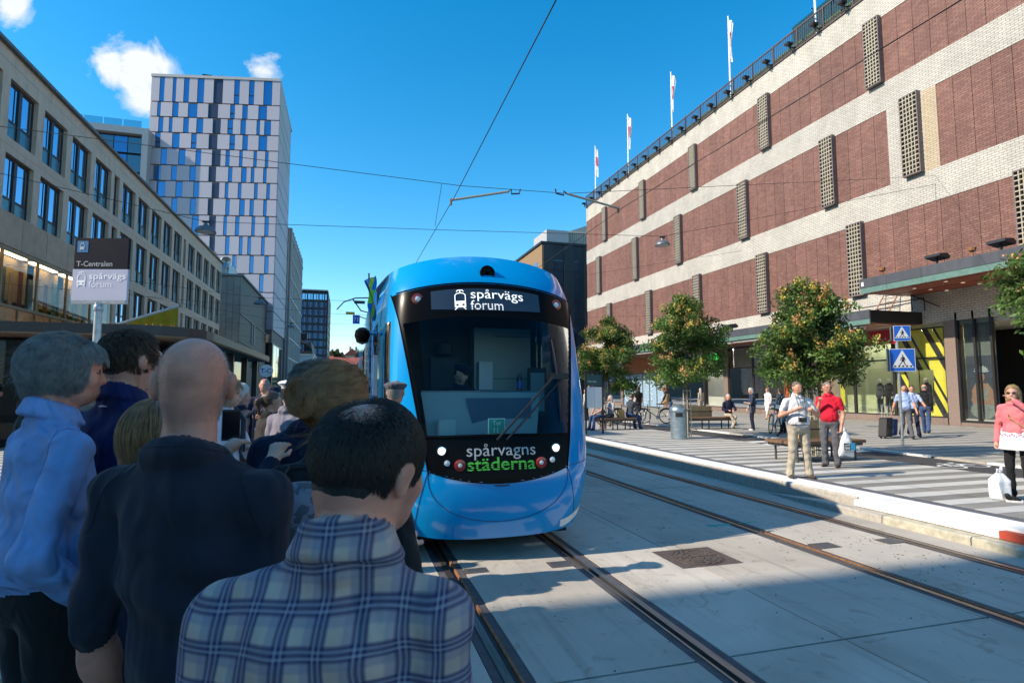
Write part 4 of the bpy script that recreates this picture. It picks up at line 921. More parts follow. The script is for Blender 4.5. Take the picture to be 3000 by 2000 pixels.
for k, mt in (('nose', M_blue), ('mask', M_mask), ('windscreen', M_ws), ('cab_window', M_sidegl), ('cab_window_r', M_sidegl)):
    idx = sorted({i for f in parts[k] for i in f}); mp = {v: n for n, v in enumerate(idx)}
    b = MB(); b.add([tuple(flatp[i]) for i in idx], [tuple(mp[i] for i in f) for f in parts[k]])
    parts[k] = b.build(k.replace('_r', ''), mt, tram, True, sharp=60)
nose, maskp, wsp = parts['nose'], parts['mask'], parts['windscreen']
# roof continuing from the top row
b = MB(); top = pos[-1]
rows_ = [top]+[np.column_stack([CX+(top[:, 0]-CX)*(1+.09*min(1, a)), np.maximum(top[:, 1], 0)+(Yb-7.0)*np.ones(NU+1)*(1), top[:, 2]+.03*min(1, a)]) for a, Yb in ((.3, 7.25), (1, 8.2), (1, 16), (1, 38))]
for r_ in rows_[1:]: r_[:, 1] = np.maximum(r_[:, 1], 0)
vs = [tuple(p) for r_ in rows_ for p in r_]
b.add(vs, [(j*(NU+1)+i, j*(NU+1)+i+1, (j+1)*(NU+1)+i+1, (j+1)*(NU+1)+i) for j in range(len(rows_)-1) for i in range(NU)]); b.build('roof', M_blue, tram, True, sharp=60)
# straight sides behind the cab
Yc = 6.86
def side(sx, z0, z1, y0, y1, mt, nm, out=0., par=None):
    b = MB(); x0 = CX+sx*(1.30+out)
    b.box(min(x0, x0-sx*.05), max(x0, x0-sx*.05), y0, y1, z0, z1); return b.build(nm, mt, par or tram)
for sx in (-1, 1):
    # blending strip from nose edge to side
    b = MB(); ed = pos[:, 0 if sx < 0 else -1]
    b.add([tuple(p) for p in ed]+[(CX+sx*(1.29 if z_ < 2.9 else 1.29-.12*(z_-2.9)/.5), 8.6, z_) for z_ in ed[:, 2]], [(j, j+1, NV+2+j, NV+1+j) for j in range(NV)]); b.build('cab_side', M_blue, tram, True, sharp=60)
    side(sx, .3, 1.02, 8.6, 38, M_blue, 'lower_panel'); side(sx, 2.72, 3.3, 8.6, 38, M_blue, 'upper_panel')
    side(sx, 1.02, 2.72, 8.6, 38, M_sidegl, 'window_band', -.004)
    for k, y in enumerate(np.arange(8.6, 38, 1.55)):
        side(sx, .3 if k % 4 == 1 else 1.02, 2.72, y, y+.1, M_blue if k % 4 in (0, 1) else M_silver if k % 4 == 2 else M_mask, 'window_post', .008)
    # cab side window
    b = MB(); b.add([(CX+sx*1.304, 6.85, 1.12), (CX+sx*1.312, 8.05, 1.12), (CX+sx*1.312, 8.05, 2.66), (CX+sx*1.30, 7.12, 2.68)], [(0, 1, 2, 3)]); b.build('cab_window', M_sidegl, tram)
b = MB(); b.box(CX-1.2, CX+1.2, 8.7, 37.9, .3, .42); b.build('floor', M_dark, tram)
b = MB(); b.box(CX-1.0, CX+1.0, 6.75, 37, .12, .3); b.build('underframe', M_dark, tram)
for y in (9.2, 11.0, 20, 21.8, 30, 31.8):
    for sx in (-.715, .715):
        b = MB(); b.lathe([(.29, -.06), (.31, -.05), (.31, .05), (.29, .06)], n=24, axis='x', c=(CX+.1+sx, y, .31)); b.build('wheel', M_grey, tram, True)
# seams on the nose
def seam(fn, n, r, nm, mt=M_mask): b = MB(); b.tube([tS(*fn(t), out=.0015) for t in np.linspace(0, 1, n)], r, 6); return b.build(nm, mt, nose, True)
M_seam = pm('seam', (.005, .05, .16), .5, .1, 3)
seam(lambda t: (.80*math.cos(math.pi*(1-t)), .95-.52*math.sin(math.pi*t)**.8), 60, .0045, 'panel_seam', M_seam)
for sx in (-1, 1): seam(lambda t: (sx*(.80+.22*t-.10*t*t), .97-.70*t), 20, .004, 'panel_seam', M_seam)
for sx in (-1, 1): seam(lambda t: (sx*(.80+.40*t), .985+.02*t), 16, .004, 'panel_seam', M_seam)
seam(lambda t: (-1.1+2.2*t, 3.145), 50, .009, 'screen_gasket')
for sx in (-1, 1): seam(lambda t: (sx*hw(.95+2.2*t), .95+2.2*t), 50, .009, 'screen_gasket')
seam(lambda t: (-.78+1.56*t, .845+.14*((-.78+1.56*t)/.8)**2-.004), 40, .008, 'screen_gasket')
seam(lambda t: (-.83+1.66*t, 1.345), 40, .012, 'screen_gasket')
b = MB()
for t in np.linspace(0, 1, 10)[:-1]: pass
b.add([tS(.72+.32*u, .27+.09*v+.1*u*u, .006) for v in (0, 1) for u in np.linspace(0, 1, 8)], [(i, i+1, 8+i+1, 8+i) for i in range(7)]); b.build('corner_reflection', M_wpaint, nose, True, fix=False)  # white patch paints a bright reflection on the lower corner
b = MB(); b.add([tS(-.09+.18*u, .825-.022*v*(1-(2*u-1)**4*.6), .004) for v in (0, 1) for u in np.linspace(0, 1, 10)], [(i, i+1, 11+i, 10+i) for i in range(9)]); b.build('hatch_grip', M_seam, nose, True, fix=False)
for sx in (-1, 1):
    for z_ in (.42, .7): c = tS(sx*.97, z_); b = MB(); b.lathe([(.011, .004), (.011, -.004), (0, -.005)], n=10, axis='y', c=c); b.build('fastener', M_grey, nose)
# lamps
M_lens = pm('lamp_lens', (.75, .78, .8), .15, .03, 4, spec=.8, coat=.5); M_redl = pm('red_lamp', (.42, .02, .015), .25, .1, 8, coat=.6); M_lit = pm('lit_lamp', (1, .97, .9), .3, 0, 1, emit=1.6)
M_chrome = pm('chrome', (.5, .5, .5), .2, .05, 3, metal=1.)
def lamp(x, zc, r, mt, nm, ring=None, par=None):
    c = tS(x, zc); b = MB(); b.lathe([(r*1.18, .01), (r*1.22, -.012), (r*1.0, -.016)], n=22, axis='y', c=c); o = b.build(nm, ring or M_mask, par or maskp, True)
    b = MB(); b.lathe([(r, -.012), (r*.96, -.016), (r*.5, -.021), (0, -.023)], n=22, axis='y', c=c); b.build('lens', mt, o, True)
for sx in (-1, 1):
    lamp(sx*.655, 1.2, .042, M_lit, 'headlight', M_chrome); lamp(sx*.6, 1.07, .033, M_lens, 'fog_lamp')
    lamp(sx*.462, 1.045, .03, M_lens, 'tail_light', M_redl)
    c = tS(sx*.462, 1.045); b = MB(); b.lathe([(.062, .0), (.062, -.014), (.038, -.018)], n=24, axis='y', c=c); b.build('red_ring', M_redl, maskp, True)
    lamp(sx*.87, 3.0, .034, M_lens, 'marker_lamp', M_chrome); c = tS(sx*.87, 3.0); b = MB(); b.lathe([(.068, .0), (.068, -.012), (.04, -.016)], n=24, axis='y', c=c); b.build('red_ring', M_redl, maskp, True)
c = tS(-.02, 3.28); b = MB(); b.lathe([(.092, .04), (.096, -.02), (.086, -.035), (.07, -.02)], n=28, axis='y', c=c); hl = b.build('roof_headlight', M_mask, nose, True)
b = MB(); b.lathe([(.07, -.018), (.05, -.005), (0, .0)], n=24, axis='y', c=c); b.build('lens', glass('lamp_glass', (.6, .65, .7), .3, .02, (.03, .035, .05), refl=.2), hl, True); b = MB(); b.lathe([(.03, -.012), (.02, -.02), (0, -.02)], n=16, axis='y', c=c); b.build('bulb', M_grey, hl, True)
# destination display and lettering
b = MB(); b.add([tS(-.72+1.34*u, 2.84+.23*v-(.045*(1-(2*u-1)**2) if v == 0 else 0), .003) for v in (0, 1) for u in np.linspace(0, 1, 20)], [(i, i+1, 20+i+1, 20+i) for i in range(19)]); disp = b.build('destination_display', pm('display', (.03, .04, .06), .2, .1, 3, spec=.7), maskp, True, fix=False)
M_led = pm('display_letters', (.9, .9, .9), .6, 0, 1, emit=.55); M_lt = pm('grey_letters', (.5, .5, .51), .6, .03, 3); M_gt = pm('green_letters', (.1, .62, .06), .6, .03, 3)
def nose_fn(x0, z0, sc=1., out=.007): return lambda u, v: tS(x0+u*sc, z0+v*sc, out)
text_obj('spårvägs', .165, M_led, nose_fn(-.262, 2.945), parent=disp, width=.655, fine=24)
sl = [(.012, .02), (.034, .041), (.055, .061)]
text_obj('forum', .165, M_led, nose_fn(-.262, 2.805), parent=disp, width=.40, fine=16, slits=sl)
text_obj('spårvagns', .185, M_lt, nose_fn(-.395, 1.135), parent=maskp, width=.785, fine=24)
text_obj('städerna', .19, M_gt, nose_fn(-.39, .985), parent=maskp, width=.775, fine=24, bold=True, slits=[(.012, .02), (.036, .043), (.058, .064)])
def tram_icon(fn, s, mt, par, name='tram_symbol'):
    """line drawing of a tram: pantograph, rounded body, window, two lamps, track feet; s = height"""
    b = MB(); P = lambda u, v: fn(u*s, v*s)
    def poly(pts): b.add([P(*p) for p in pts], [tuple(range(len(pts)))])
    def stroke(pts, w):
        for (a, c_) in zip(pts[:-1], pts[1:]):
            d = Vector((c_[0]-a[0], c_[1]-a[1])); d.normalize(); n = Vector((-d.y, d.x))*w/2; e = d*w*.3
            poly([(a[0]+n.x-e.x, a[1]+n.y-e.y), (c_[0]+n.x+e.x, c_[1]+n.y+e.y), (c_[0]-n.x+e.x, c_[1]-n.y+e.y), (a[0]-n.x-e.x, a[1]-n.y-e.y)])
    w = .045
    stroke([(.11, .92), (.17, .985), (.39, .985), (.45, .92)], w); stroke([(.28, .98), (.28, .85)], w)
    body = [(.03, .12), (.03, .70)]+[(.28-.25*math.cos(a), .70+.14*math.sin(a)) for a in np.linspace(.2, math.pi-.2, 10)]+[(.53, .70), (.53, .12)]
    stroke(body, w)
    # solid lower part with two round gaps
    for x0, x1, z0, z1 in ((.02, .54, .34, .43), (.02, .08, .1, .34), (.19, .37, .1, .34), (.48, .54, .1, .34), (.08, .19, .1, .18), (.37, .48, .1, .18), (.08, .19, .28, .34), (.37, .48, .28, .34)): poly([(x0, z0), (x1, z0), (x1, z1), (x0, z1)])
    stroke([(.12, .09), (.02, .0)], w); stroke([(.44, .09), (.54, .0)], w); stroke([(.05, .04), (.51, .04)], w*.01)
    return b.build(name, mt, par, fix=False)
tram_icon(nose_fn(-.45, 2.81), .245, M_led, disp)
# wiper
M_wip = pm('wiper', (.012, .012, .013), .45, .1, 5)
wi = MB()
def wl_(p, q_, r, o0=.03, o1=.05): a, c_ = tS(*p, out=o0), tS(*q_, out=o1); wi.tube([a, tuple((np.array(a)+np.array(c_))/2-np.array([0, .02, 0])), c_], r, 6)
wl_((-.05, 1.30), (.72, 2.06), .014); wl_((.06, 1.30), (.80, 2.02), .012)
wo_ = wi.build('wiper', M_wip, wsp, True); wi = MB(); wl_((.735, 2.50), (.755, 2.05), .009, .012, .03); wl_((.755, 2.05), (.75, 1.50), .011, .03, .012); wi.build('blade', M_wip, wo_, True)
wi = MB(); c = tS(.77, 2.04, .055); wi.box(c[0]-.1, c[0]+.1, c[1]-.02, c[1]+.02, c[2]-.03, c[2]+.04); wi.build('linkage', M_wip, wo_)
# cab interior
M_cab = pm('cab_panel', (.24, .31, .31), .6, .05, 2); M_cabd = pm('cab_dark', (.035, .04, .05), .7, .2, 3); M_cabw = pm('cab_cabinet', (.42, .5, .47), .55, .04, 2)
b = MB(); b.box(CX-1.15, CX+1.15, 8.35, 8.42, .42, 3.1); b.build('bulkhead', M_cabd, tram)
b = MB(); b.box(CX-1.15, CX+1.15, 6.75, 8.35, .36, .44); b.build('cab_floor', M_cabd, tram)
b = MB(); b.grid(lambda u, v: (CX-.95+1.9*u, 7.05+v*1.3, 2.9+.1*math.sin(math.pi*u)), 8, 4); b.build('cab_ceiling', M_cabd, tram)
b = MB(); b.add([(CX-.72, 6.75, 1.30), (CX+.62, 6.75, 1.30), (CX+.70, 6.86, 1.82), (CX-.80, 6.86, 1.82), (CX-.72, 7.1, 1.30), (CX+.62, 7.1, 1.30), (CX+.66, 7.1, 1.84), (CX-.76, 7.1, 1.84)], [(0, 1, 2, 3), (3, 2, 6, 7), (0, 3, 7, 4), (1, 5, 6, 2), (4, 5, 6, 7)]); da = b.build('dashboard', M_cab, tram)
b = MB(); b.add([(CX-.18, 6.775, 1.40), (CX+.55, 6.775, 1.40), (CX+.58, 6.835, 1.75), (CX-.26, 6.82, 1.75)], [(0, 1, 2, 3)]); b.build('dash_recess', pm('cab_navy', (.03, .07, .12), .5, .1, 3), da)
b = MB(); b.box(CX-.62, CX-.42, 6.62, 6.74, 1.28, 1.5); b.build('dash_box', M_cabw, da)
b = MB(); b.box(CX-.84, CX+.84, 6.42, 6.75, 1.2, 1.27); b.build('dash_shelf', M_cabd, da)
b = MB(); b.box(CX+.12, CX+.98, 8.1, 8.34, .44, 2.75); cab_ = b.build('cabinet', M_cabw, tram)
for z in (1.35, 2.0, 2.62): b = MB(); b.box(CX+.42, CX+.96, 8.085, 8.098, z, z+.02); b.build('cabinet_seam', M_cab, cab_)
b = MB(); b.box(CX+.16, CX+.36, 7.95, 8.09, 1.85, 2.25); b.build('dispenser', M_wpaint, cab_)
b = MB(); b.box(CX+.72, CX+.98, 7.4, 7.44, 1.5, 2.15); mo = b.build('monitor', M_cabd, tram); b = MB(); b.box(CX+.75, CX+.95, 7.39, 7.398, 1.56, 2.08); b.build('screen', M_cab, mo)
b = MB(); b.box(CX-.52, CX-.12, 8.0, 8.15, 1.0, 2.3); b.lathe([(.0, 2.55), (.12, 2.5), (.14, 2.35), (0, 2.32)], CX-.32, 8.05, 12); b.build('driver_seat', M_cabd, tram)
bt = empty('soda_bottle', (CX+.48, 7.05, 1.84), 'small soda bottle with a blue label on the tram dashboard', 'bottle')
b = MB(); b.lathe([(.0, 1.842), (.033, 1.845), (.034, 1.97), (.03, 2.0), (.013, 2.04), (.013, 2.06), (0, 2.06)], CX+.48, 7.03, 14); b.build('body', pm('cola', (.05, .03, .03), .15, .1, 3), bt, True); b = MB(); b.lathe([(.0346, 1.87), (.0352, 1.875), (.0352, 1.95), (.0346, 1.955)], CX+.48, 7.03, 14); b.build('label_band', pm('label_blue', (.02, .08, .4), .4, .1, 9), bt, True)
c = tS(-.02, 1.42, -.08); b = MB(); b.box(CX-.1, CX+.08, 6.30, 6.306, 1.36, 1.52); tu = tag(b.build('route_card', pm('card_green', (.02, .33, .22), .5, .04, 3)), 'small green route card propped inside the tram windscreen', 'card')
text_obj('Tur', .07, M_wpaint, lambda u, v: (CX-.06+u, 6.296, 1.455+v), parent=tu); text_obj('11', .08, M_wpaint, lambda u, v: (CX-.06+u, 6.296, 1.37+v), parent=tu)
b = MB(); b.box(CX-.108, CX+.088, 6.307, 6.31, 1.352, 1.528); b.build('card_edge', M_wpaint, tu)
# roof fittings, mirror camera, flag
b = MB(); b.prism([(CX-.75, 3.42), (CX-.62, 3.42), (CX-.66, 3.56), (CX-.70, 3.58)], 8.2, 8.6, 'y'); b.build('roof_fin', M_grey, tram); b = MB(); b.prism([(CX+.80, 3.38), (CX+.98, 3.36), (CX+.98, 3.66), (CX+.9, 3.68), (CX+.82, 3.6)], 8.2, 8.32, 'y'); b.build('roof_fin', M_cabd, tram)
b = MB(); b.tube([(CX-1.9, 13.6, 3.68), (CX-1.75, 13.6, 3.86), (CX-1.5, 13.6, 3.96), (CX-.9, 13.6, 4.0)], .016, 6); b.tube([(CX-1.55, 13.6, 3.93), (CX-1.35, 14.2, 3.75), (CX-.8, 14, 3.6)], .016, 6); b.box(CX-1.52, CX-1.28, 13.57, 13.66, 3.84, 3.9); b.build('pantograph', M_cable, tram)
b = MB(); b.lathe([(0, -.14), (.075, -.11), (.105, -.02), (.095, .05), (.05, .09), (0, .1)], CX-1.46, 8.0, 16, c=(0, 0, 2.6)); mi_ = b.build('mirror_pod', M_mask, tram, True); b = MB(); b.tube([(CX-1.3, 8.05, 2.62), (CX-1.46, 8.0, 2.62)], .03, 6); b.build('pod_arm', M_blue, mi_)
M_fb = pm('flag_blue', (.015, .13, .42), .8, .1, 5); M_fy = pm('flag_yellow', (.85, .5, .01), .8, .08, 5)
fg = empty('tram_flag', (CX-1.36, 7.9, 2.7), 'small blue and yellow cross flag fixed to the side of the tram', 'flag')
b = MB(); b.tube([(CX-1.36, 7.75, 2.62), (CX-1.40, 7.75, 3.40)], .012, 6); b.build('staff', M_black, fg)
def ffn(u, v):
    return (CX-1.40-.012+.13*u*(1-.55*v)*-1+.10-.0+.02*math.sin(v*9+u*5), 7.74-.10*u+.03*math.sin(u*8+v*6), 3.38-.62*v-.10*u*(1-v))
mF = MB()
nu_, nv_ = 14, 22; vs = [ffn(i/nu_, j/nv_) for j in range(nv_+1) for i in range(nu_+1)]
for j in range(nv_):
    for i in range(nu_):
        u, v = (i+.5)/nu_, (j+.5)/nv_; y_ = abs(v-.45) < .12 or abs(u-.42) < .13
        k = len(mF.v); mF.add([vs[j*(nu_+1)+i], vs[j*(nu_+1)+i+1], vs[(j+1)*(nu_+1)+i+1], vs[(j+1)*(nu_+1)+i]], [(0, 1, 2, 3)], 1 if y_ else 0)
mF.build('cloth', [M_fb, M_fy], fg, True, fix=False)
# ================================================================== wires, lamps, signs, furniture
M_arm = pm('bracket_arm', (.42, .36, .28), .5, .1, 5)
def wire(pts, r, label, name='overhead_wire', cat='wire', sag=0., mt=None):
    P = [Vector(p) for p in pts]; out = []
    for a, c_ in zip(P[:-1], P[1:]):
        for t in np.linspace(0, 1, 14)[:-1]: p = a.lerp(c_, t); p.z -= sag*4*t*(1-t); out.append(p)
    out.append(P[-1]); b = MB(); b.tube(out, r, 5); return tag(b.build(name, mt or M_cable, None, True), label, cat)
wire([(1.62, -6, 5.35), (1.74, 4.6, 5.35), (1.84, 10.2, 5.38), (1.80, 17, 5.38), (1.7, 60, 5.3)], .007, 'contact wire running straight above the blue tram')
wire([(5.6, -6, 5.6), (5.62, 3.8, 5.6), (5.35, 10.2, 5.55), (5.55, 16, 5.55), (5.5, 60, 5.5)], .007, 'contact wire above the empty right-hand track')
wire([(-20, 3.9, 9.2), (-5.29, 10.5, 5.95), (2.0, 10.5, 5.74), (4.2, 10.5, 5.80), (14.2, 12.6, 7.9), (26, 19.19, 11.7)], .006, 'upper cross-span wire that carries the bracket arms over the tracks')
wire([(-20, 14, 9.6), (-9.64, 19.3, 8.0), (-4.3, 19.3, 7.03), (3.0, 19.3, 7.35), (11.72, 19.3, 7.78), (26, 19.22, 11.3)], .009, 'cross-span wire with a street lamp hung at each side')
wire([(-15, 31, 7.5), (-4.27, 31, 6.46), (3, 31, 6.5), (26, 32.8, 11.36)], .008, 'lower cross-span wire behind the tram with one lamp at left')
wire([(-15, 46, 8.6), (-4.12, 46, 6.87), (3, 46, 6.9), (26, 46, 9.5)], .008, 'far cross-span wire with a small dark lamp')
wire([(-15, 26, 6.0), (-.7, 26, 5.15), (6, 26, 5.1), (26, 40, 7.8)], .006, 'thin wire carrying the yellow and blue number tag')
wire([(-15, 55, 8.2), (6, 55, 6.2)], .008, 'faint wire across the far street below the tag')
wire([(-15, 70, 8.2), (6, 70, 5.9)], .008, 'farthest faint wire across the street')
arms = [((1.84, 10.5, 5.44), (2.98, 10.5, 5.72), 'pale bracket arm holding the wire above the blue tram'), ((5.35, 10.5, 5.60), (4.2, 10.5, 5.80), 'pale bracket arm holding the wire above the empty track'), ((1.6, 26, 4.72), (.5, 26, 5.06), 'short bracket arm beside the yellow and blue tag')]
for a, c_, lb in arms:
    e = empty('bracket_arm', c_, lb, 'bracket'); b = MB(); b.tube([a, c_], .024, 8); b.build('arm', M_arm, e, True)
    b = MB(); s_ = 1 if c_[0] > a[0] else -1; b.tube([(c_[0], c_[1], c_[2]), (c_[0]+s_*.06, c_[1], c_[2]+.05), (c_[0]+s_*.06, c_[1], c_[2]-.04), (c_[0]+s_*.22, c_[1], c_[2]-.02), (c_[0]+s_*.24, c_[1], c_[2]+.07)], .016, 6); b.build('hook', M_cable, e); b = MB(); b.tube([(a[0], a[1], a[2]+.03), (a[0], a[1], a[2]-.1)], .02, 6); b.build('clamp', M_rust, e)
wire([(1.66, 10.5, 5.74), (1.79, 12.2, 5.4)], .005, 'short bridle wire beside the bracket arm over the tram')
b = MB(); b.box(-.08, .3, 25.9, 25.93, 5.12, 5.24); tg_ = b.build('number_tag', pm('tag_yellow', (.6, .38, .02), .6, .1, 3)); tag(tg_, 'small yellow and blue number tag hanging on an overhead wire', 'sign')
b = MB(); b.box(.22, .52, 25.86, 25.89, 4.72, 5.10); b.build('blue_plate', pm('tag_blue', (.02, .1, .5), .6, .1, 3), tg_); text_obj('71', .26, M_wpaint, lambda u, v: (.24+u, 25.855, 4.82+v), parent=tg_)
# hanging street lamps
M_lampd = pm('lamp_shade', (.16, .17, .18), .45, .1, 5, metal=.4); M_lampu = pm('lamp_under', (.55, .55, .52), .5, .1, 5)
proto = empty('street_lamp', (0, 0, 0), local=True)
b = MB(); b.lathe([(.30, 0), (.30, .02), (.27, .09), (.2, .16), (.08, .2), (.06, .27), (0, .27)], n=24); b.build('shade', M_lampd, proto, True)
b = MB(); b.lathe([(.29, .01), (.2, -.015), (0, -.03)], n=24); b.build('glass', M_lampu, proto, True)
b = MB(); b.tube([(0, 0, .27), (0, 0, .36)], .02, 6); b.tube([(.14+.07*math.cos(a), 0, .33+.07*math.sin(a)) for a in np.linspace(0, 6.28, 14)], .008, 5); b.box(-.1, .1, -.03, .03, .3, .36); b.build('hanger', M_cable, proto)
ll = ['dark hanging lamp in front of the pale hotel tower', 'sunlit silver hanging lamp in front of the brick store', 'dark hanging lamp above the kiosk roof', 'small dark hanging lamp by the ribbed block', 'tiny farthest hanging lamp over the street']
for i, p in enumerate(((-4.29, 19.3, 6.70), (11.71, 19.3, 7.42), (-4.27, 31, 6.12), (-4.12, 46, 6.5), (-4.1, 62, 6.6))):
    o = proto if i == 0 else copy_tree(proto); o.location = p; tag(o, ll[i], 'street lamp', 'lamps hung over the street')
# kiosk with a planted roof
M_kd = pm('kiosk_steel', (.035, .036, .038), .45, .15, 4); M_kg = glass('kiosk_glass', (.6, .62, .6), .45, .02, (.02, .02, .02)); M_sed = pm('sedum', (.36, .16, .075), .95, .4, 9)
kio = empty('kiosk', (-7, 26, .25), 'dark glass kiosk with an overhanging planted roof behind the crowd', 'kiosk')
poly = [(-10, 17.6), (-5.6, 17.6), (-4.9, 17.75), (-4.35, 18.2), (-4.05, 18.9), (-4.0, 19.6), (-4.0, 33.2), (-10, 33.2)]
b = MB(); b.prism(poly, 3.34, 3.60); b.build('roof', M_kd, kio); b = MB(); b.prism([(x*.985-.1, y) for x, y in poly], 3.30, 3.335); b.build('soffit', pm('kiosk_soffit', (.2, .13, .08), .6, .2, 4, stretch=(4, .3, 1)), kio)
q = random.Random(12); b = MB()
for k in range(2600):
    t = q.random(); x, y = (q.uniform(-9.5, -4.6), q.uniform(17.9, 19.5)) if t < .4 else (q.uniform(-6, -4.15), q.uniform(19, 33))
    h = q.uniform(.03, .10); a = q.uniform(0, 6.28); w = .025; b.add([(x-w*math.cos(a), y-w*math.sin(a), 3.6), (x+w*math.cos(a), y+w*math.sin(a), 3.6), (x+q.uniform(-.03, .03), y+q.uniform(-.03, .03), 3.6+h)], [(0, 1, 2)])
tag(b.build('roof_planting', M_sed, kio, fix=False), kind='stuff')
for k, y in enumerate((19.4, 22.6, 26, 29.4, 32.6)):
    b = MB(); b.box(-4.75, -4.5, y-.12, y+.12, .25, 3.3); b.build('post', M_kd, kio)
for k in range(4): b = MB(); b.box(-6.4, -6.2, 18.6+k*4, 18.8+k*4, .25, 3.3); b.build('post', M_kd, kio)
for k in range(5):
    b = MB(); b.add([(-5.2, 19.5+k*2.6, .5), (-5.2, 22.0+k*2.6, .5), (-5.2, 22.0+k*2.6, 3.2), (-5.2, 19.5+k*2.6, 3.2)], [(0, 1, 2, 3)]); b.build('pane', M_kg, kio)
b = MB(); b.box(-9.6, -6.5, 19.2, 32, .25, 3.3); b.build('core', M_dark, kio)
for k in range(3): b = MB(); b.add([(-9.4+k*1.4, 18.9, .5), (-8.1+k*1.4, 18.9, .5), (-8.1+k*1.4, 18.9, 3.2), (-9.4+k*1.4, 18.9, 3.2)], [(0, 1, 2, 3)]); b.build('pane', M_kg, kio)
b = MB(); b.box(-5.6, -5.3, 22, 25, 1.1, 2.1); b.build('counter', pm('kiosk_counter', (.3, .18, .1), .6, .2, 4), kio)
# round lettered sign by the tower base
ts = empty('station_sign', (-6.2, 42, 3), 'small round white sign with blue letters beyond the kiosk', 'sign'); b = MB(); b.lathe([(0, -.05), (.42, -.05), (.42, .05), (0, .05)], n=24, axis='y', c=(-5.1, 41, 3.06)); b.build('disc', M_wpaint, ts)
text_obj('T-C', .42, pm('sign_blue', (.01, .06, .35), .5, .05, 2), lambda u, v: (-5.46+u, 40.93, 2.92+v), parent=ts, bold=True); b = MB(); b.tube([(-5.1, 41.1, .25), (-5.1, 41.1, 3)], .05, 8); b.build('pole', M_grey, ts)
bb = empty('blue_sign', (-6.2, 15.5, 1), 'blue and white shop sign glimpsed between the heads at left', 'sign'); b = MB(); b.box(-7.0, -6.05, 15.5, 15.56, 2.05, 2.95); b.build('board', pm('sign_blue2', (.015, .06, .3), .5, .05, 2), bb); b = MB(); b.box(-7.0, -6.05, 15.48, 15.497, 2.3, 2.7); b.build('white_band', pm('sign_lilac', (.4, .42, .6), .5, .05, 2), bb); text_obj('VER', .3, pm('sign_blue'+'3', (.02, .05, .25), .5, .05, 2), lambda u, v: (-6.75+u, 15.474, 2.4+v), parent=bb, bold=True)
b = MB(); b.tube([(-6.5, 15.6, .25), (-6.5, 15.6, 2.1)], .05, 8); b.build('pole', M_grey, bb)
# tram stop sign
st = empty('tram_stop_sign', (-2.77, 7.7, .25), 'tram stop sign with dark header and pale board on a galvanised pole', 'sign')
A, Bx = Vector((-3.075, 7.74, 0)), Vector((.6, -.165, 0)).normalized(); Nn = Vector((Bx.y, -Bx.x, 0))
def sf(o=.0): return lambda u, v: tuple(A+Bx*u+Nn*o+Vector((0, 0, v)))
def sbox(u0, u1, z0, z1, o0, o1, mt, nm, par, skew=0.0):
    b = MB(); f0, f1 = sf(o0), sf(o1); b.add([f0(u0, z0), f0(u1, z0), f0(u1, z1), f0(u0, z1), f1(u0, z0), f1(u1, z0), f1(u1, z1), f1(u0, z1)], [(0, 1, 2, 3), (4, 5, 6, 7), (0, 1, 5, 4), (1, 2, 6, 5), (2, 3, 7, 6), (3, 0, 4, 7)]); return b.build(nm, mt, par)
M_hdr = pm('sign_header', (.008, .010, .02), .7, .1, 3, spec=.15); M_brd = pm('sign_board', (.52, .52, .66), .5, .03, 3); M_galv = pm('galvanised', (.42, .44, .46), .4, .2, 14, metal=.75)
hd = sbox(.0, .62, 3.255, 3.62, -.02, .02, M_hdr, 'header', st); bd = sbox(-.01, .625, 2.885, 3.253, -.018, .018, M_brd, 'board', st); ft = sbox(.0, .62, 2.845, 2.883, -.03, .03, M_galv, 'foot_bracket', st)
sq_ = sbox(.03, .155, 3.45, 3.585, .02, .023, pm('icon_blue', (.015, .16, .36), .5, .05, 3), 'icon_square', hd)
tram_icon(lambda u, v: sf(.027)(.062+u, 3.475+v), .09, pm('sign_white', (.6, .62, .66), .6, 0, 2), sq_)
text_obj('T-Centralen', .088, pm('sign_grey_text', (.36, .37, .4), .6, .02, 3), lambda u, v: sf(.023)(.03+u, 3.285+v), parent=hd, bold=True, width=.415)
M_swt = pm('board_white', (.86, .86, .9), .6, 0, 2, emit=.1)
tram_icon(lambda u, v: sf(.022)(.045+u, 3.045+v), .175, M_swt, bd)
text_obj('spårvägs', .105, M_swt, lambda u, v: sf(.022)(.18+u, 3.135+v), parent=bd, width=.42); text_obj('forum', .105, M_swt, lambda u, v: sf(.022)(.18+u, 3.04+v), parent=bd, width=.265, slits=[(.008, .014), (.024, .029), (.038, .042)])
b = MB(); c = A+Bx*.3; b.tube([(c.x, c.y, .25), (c.x, c.y, 2.86)], .04, 14); b.build('pole', M_galv, st, True)
b = MB(); b.lathe([(.046, 2.76), (.05, 2.77), (.05, 2.82), (.046, 2.83)], c.x, c.y, 14); b.build('clamp', M_galv, st, True)
# information board at the far platform
ib = empty('information_board', (8.66, 19.1, .25), 'dark framed information board with green header and two white posters', 'board')
b = MB()
for x in (8.30, 8.96): b.box(x, x+.05, 19.08, 19.14, .25, 2.5)
b.box(8.35, 8.96, 19.08, 19.14, 2.44, 2.5); b.build('frame', M_black, ib)
b = MB(); b.box(8.35, 8.955, 19.09, 19.12, 1.98, 2.38); h_ = b.build('header', pm('board_green', (.04, .10, .095), .5, .1, 3), ib); text_obj('Vitrindla', .10, M_wpaint, lambda u, v: (8.39+u, 19.085, 2.1+v), parent=h_)
for k in range(2): b = MB(); b.box(8.36+k*.3, 8.65+k*.3, 19.085, 19.12, 1.18, 1.93); b.build('poster', M_wpaint, ib)
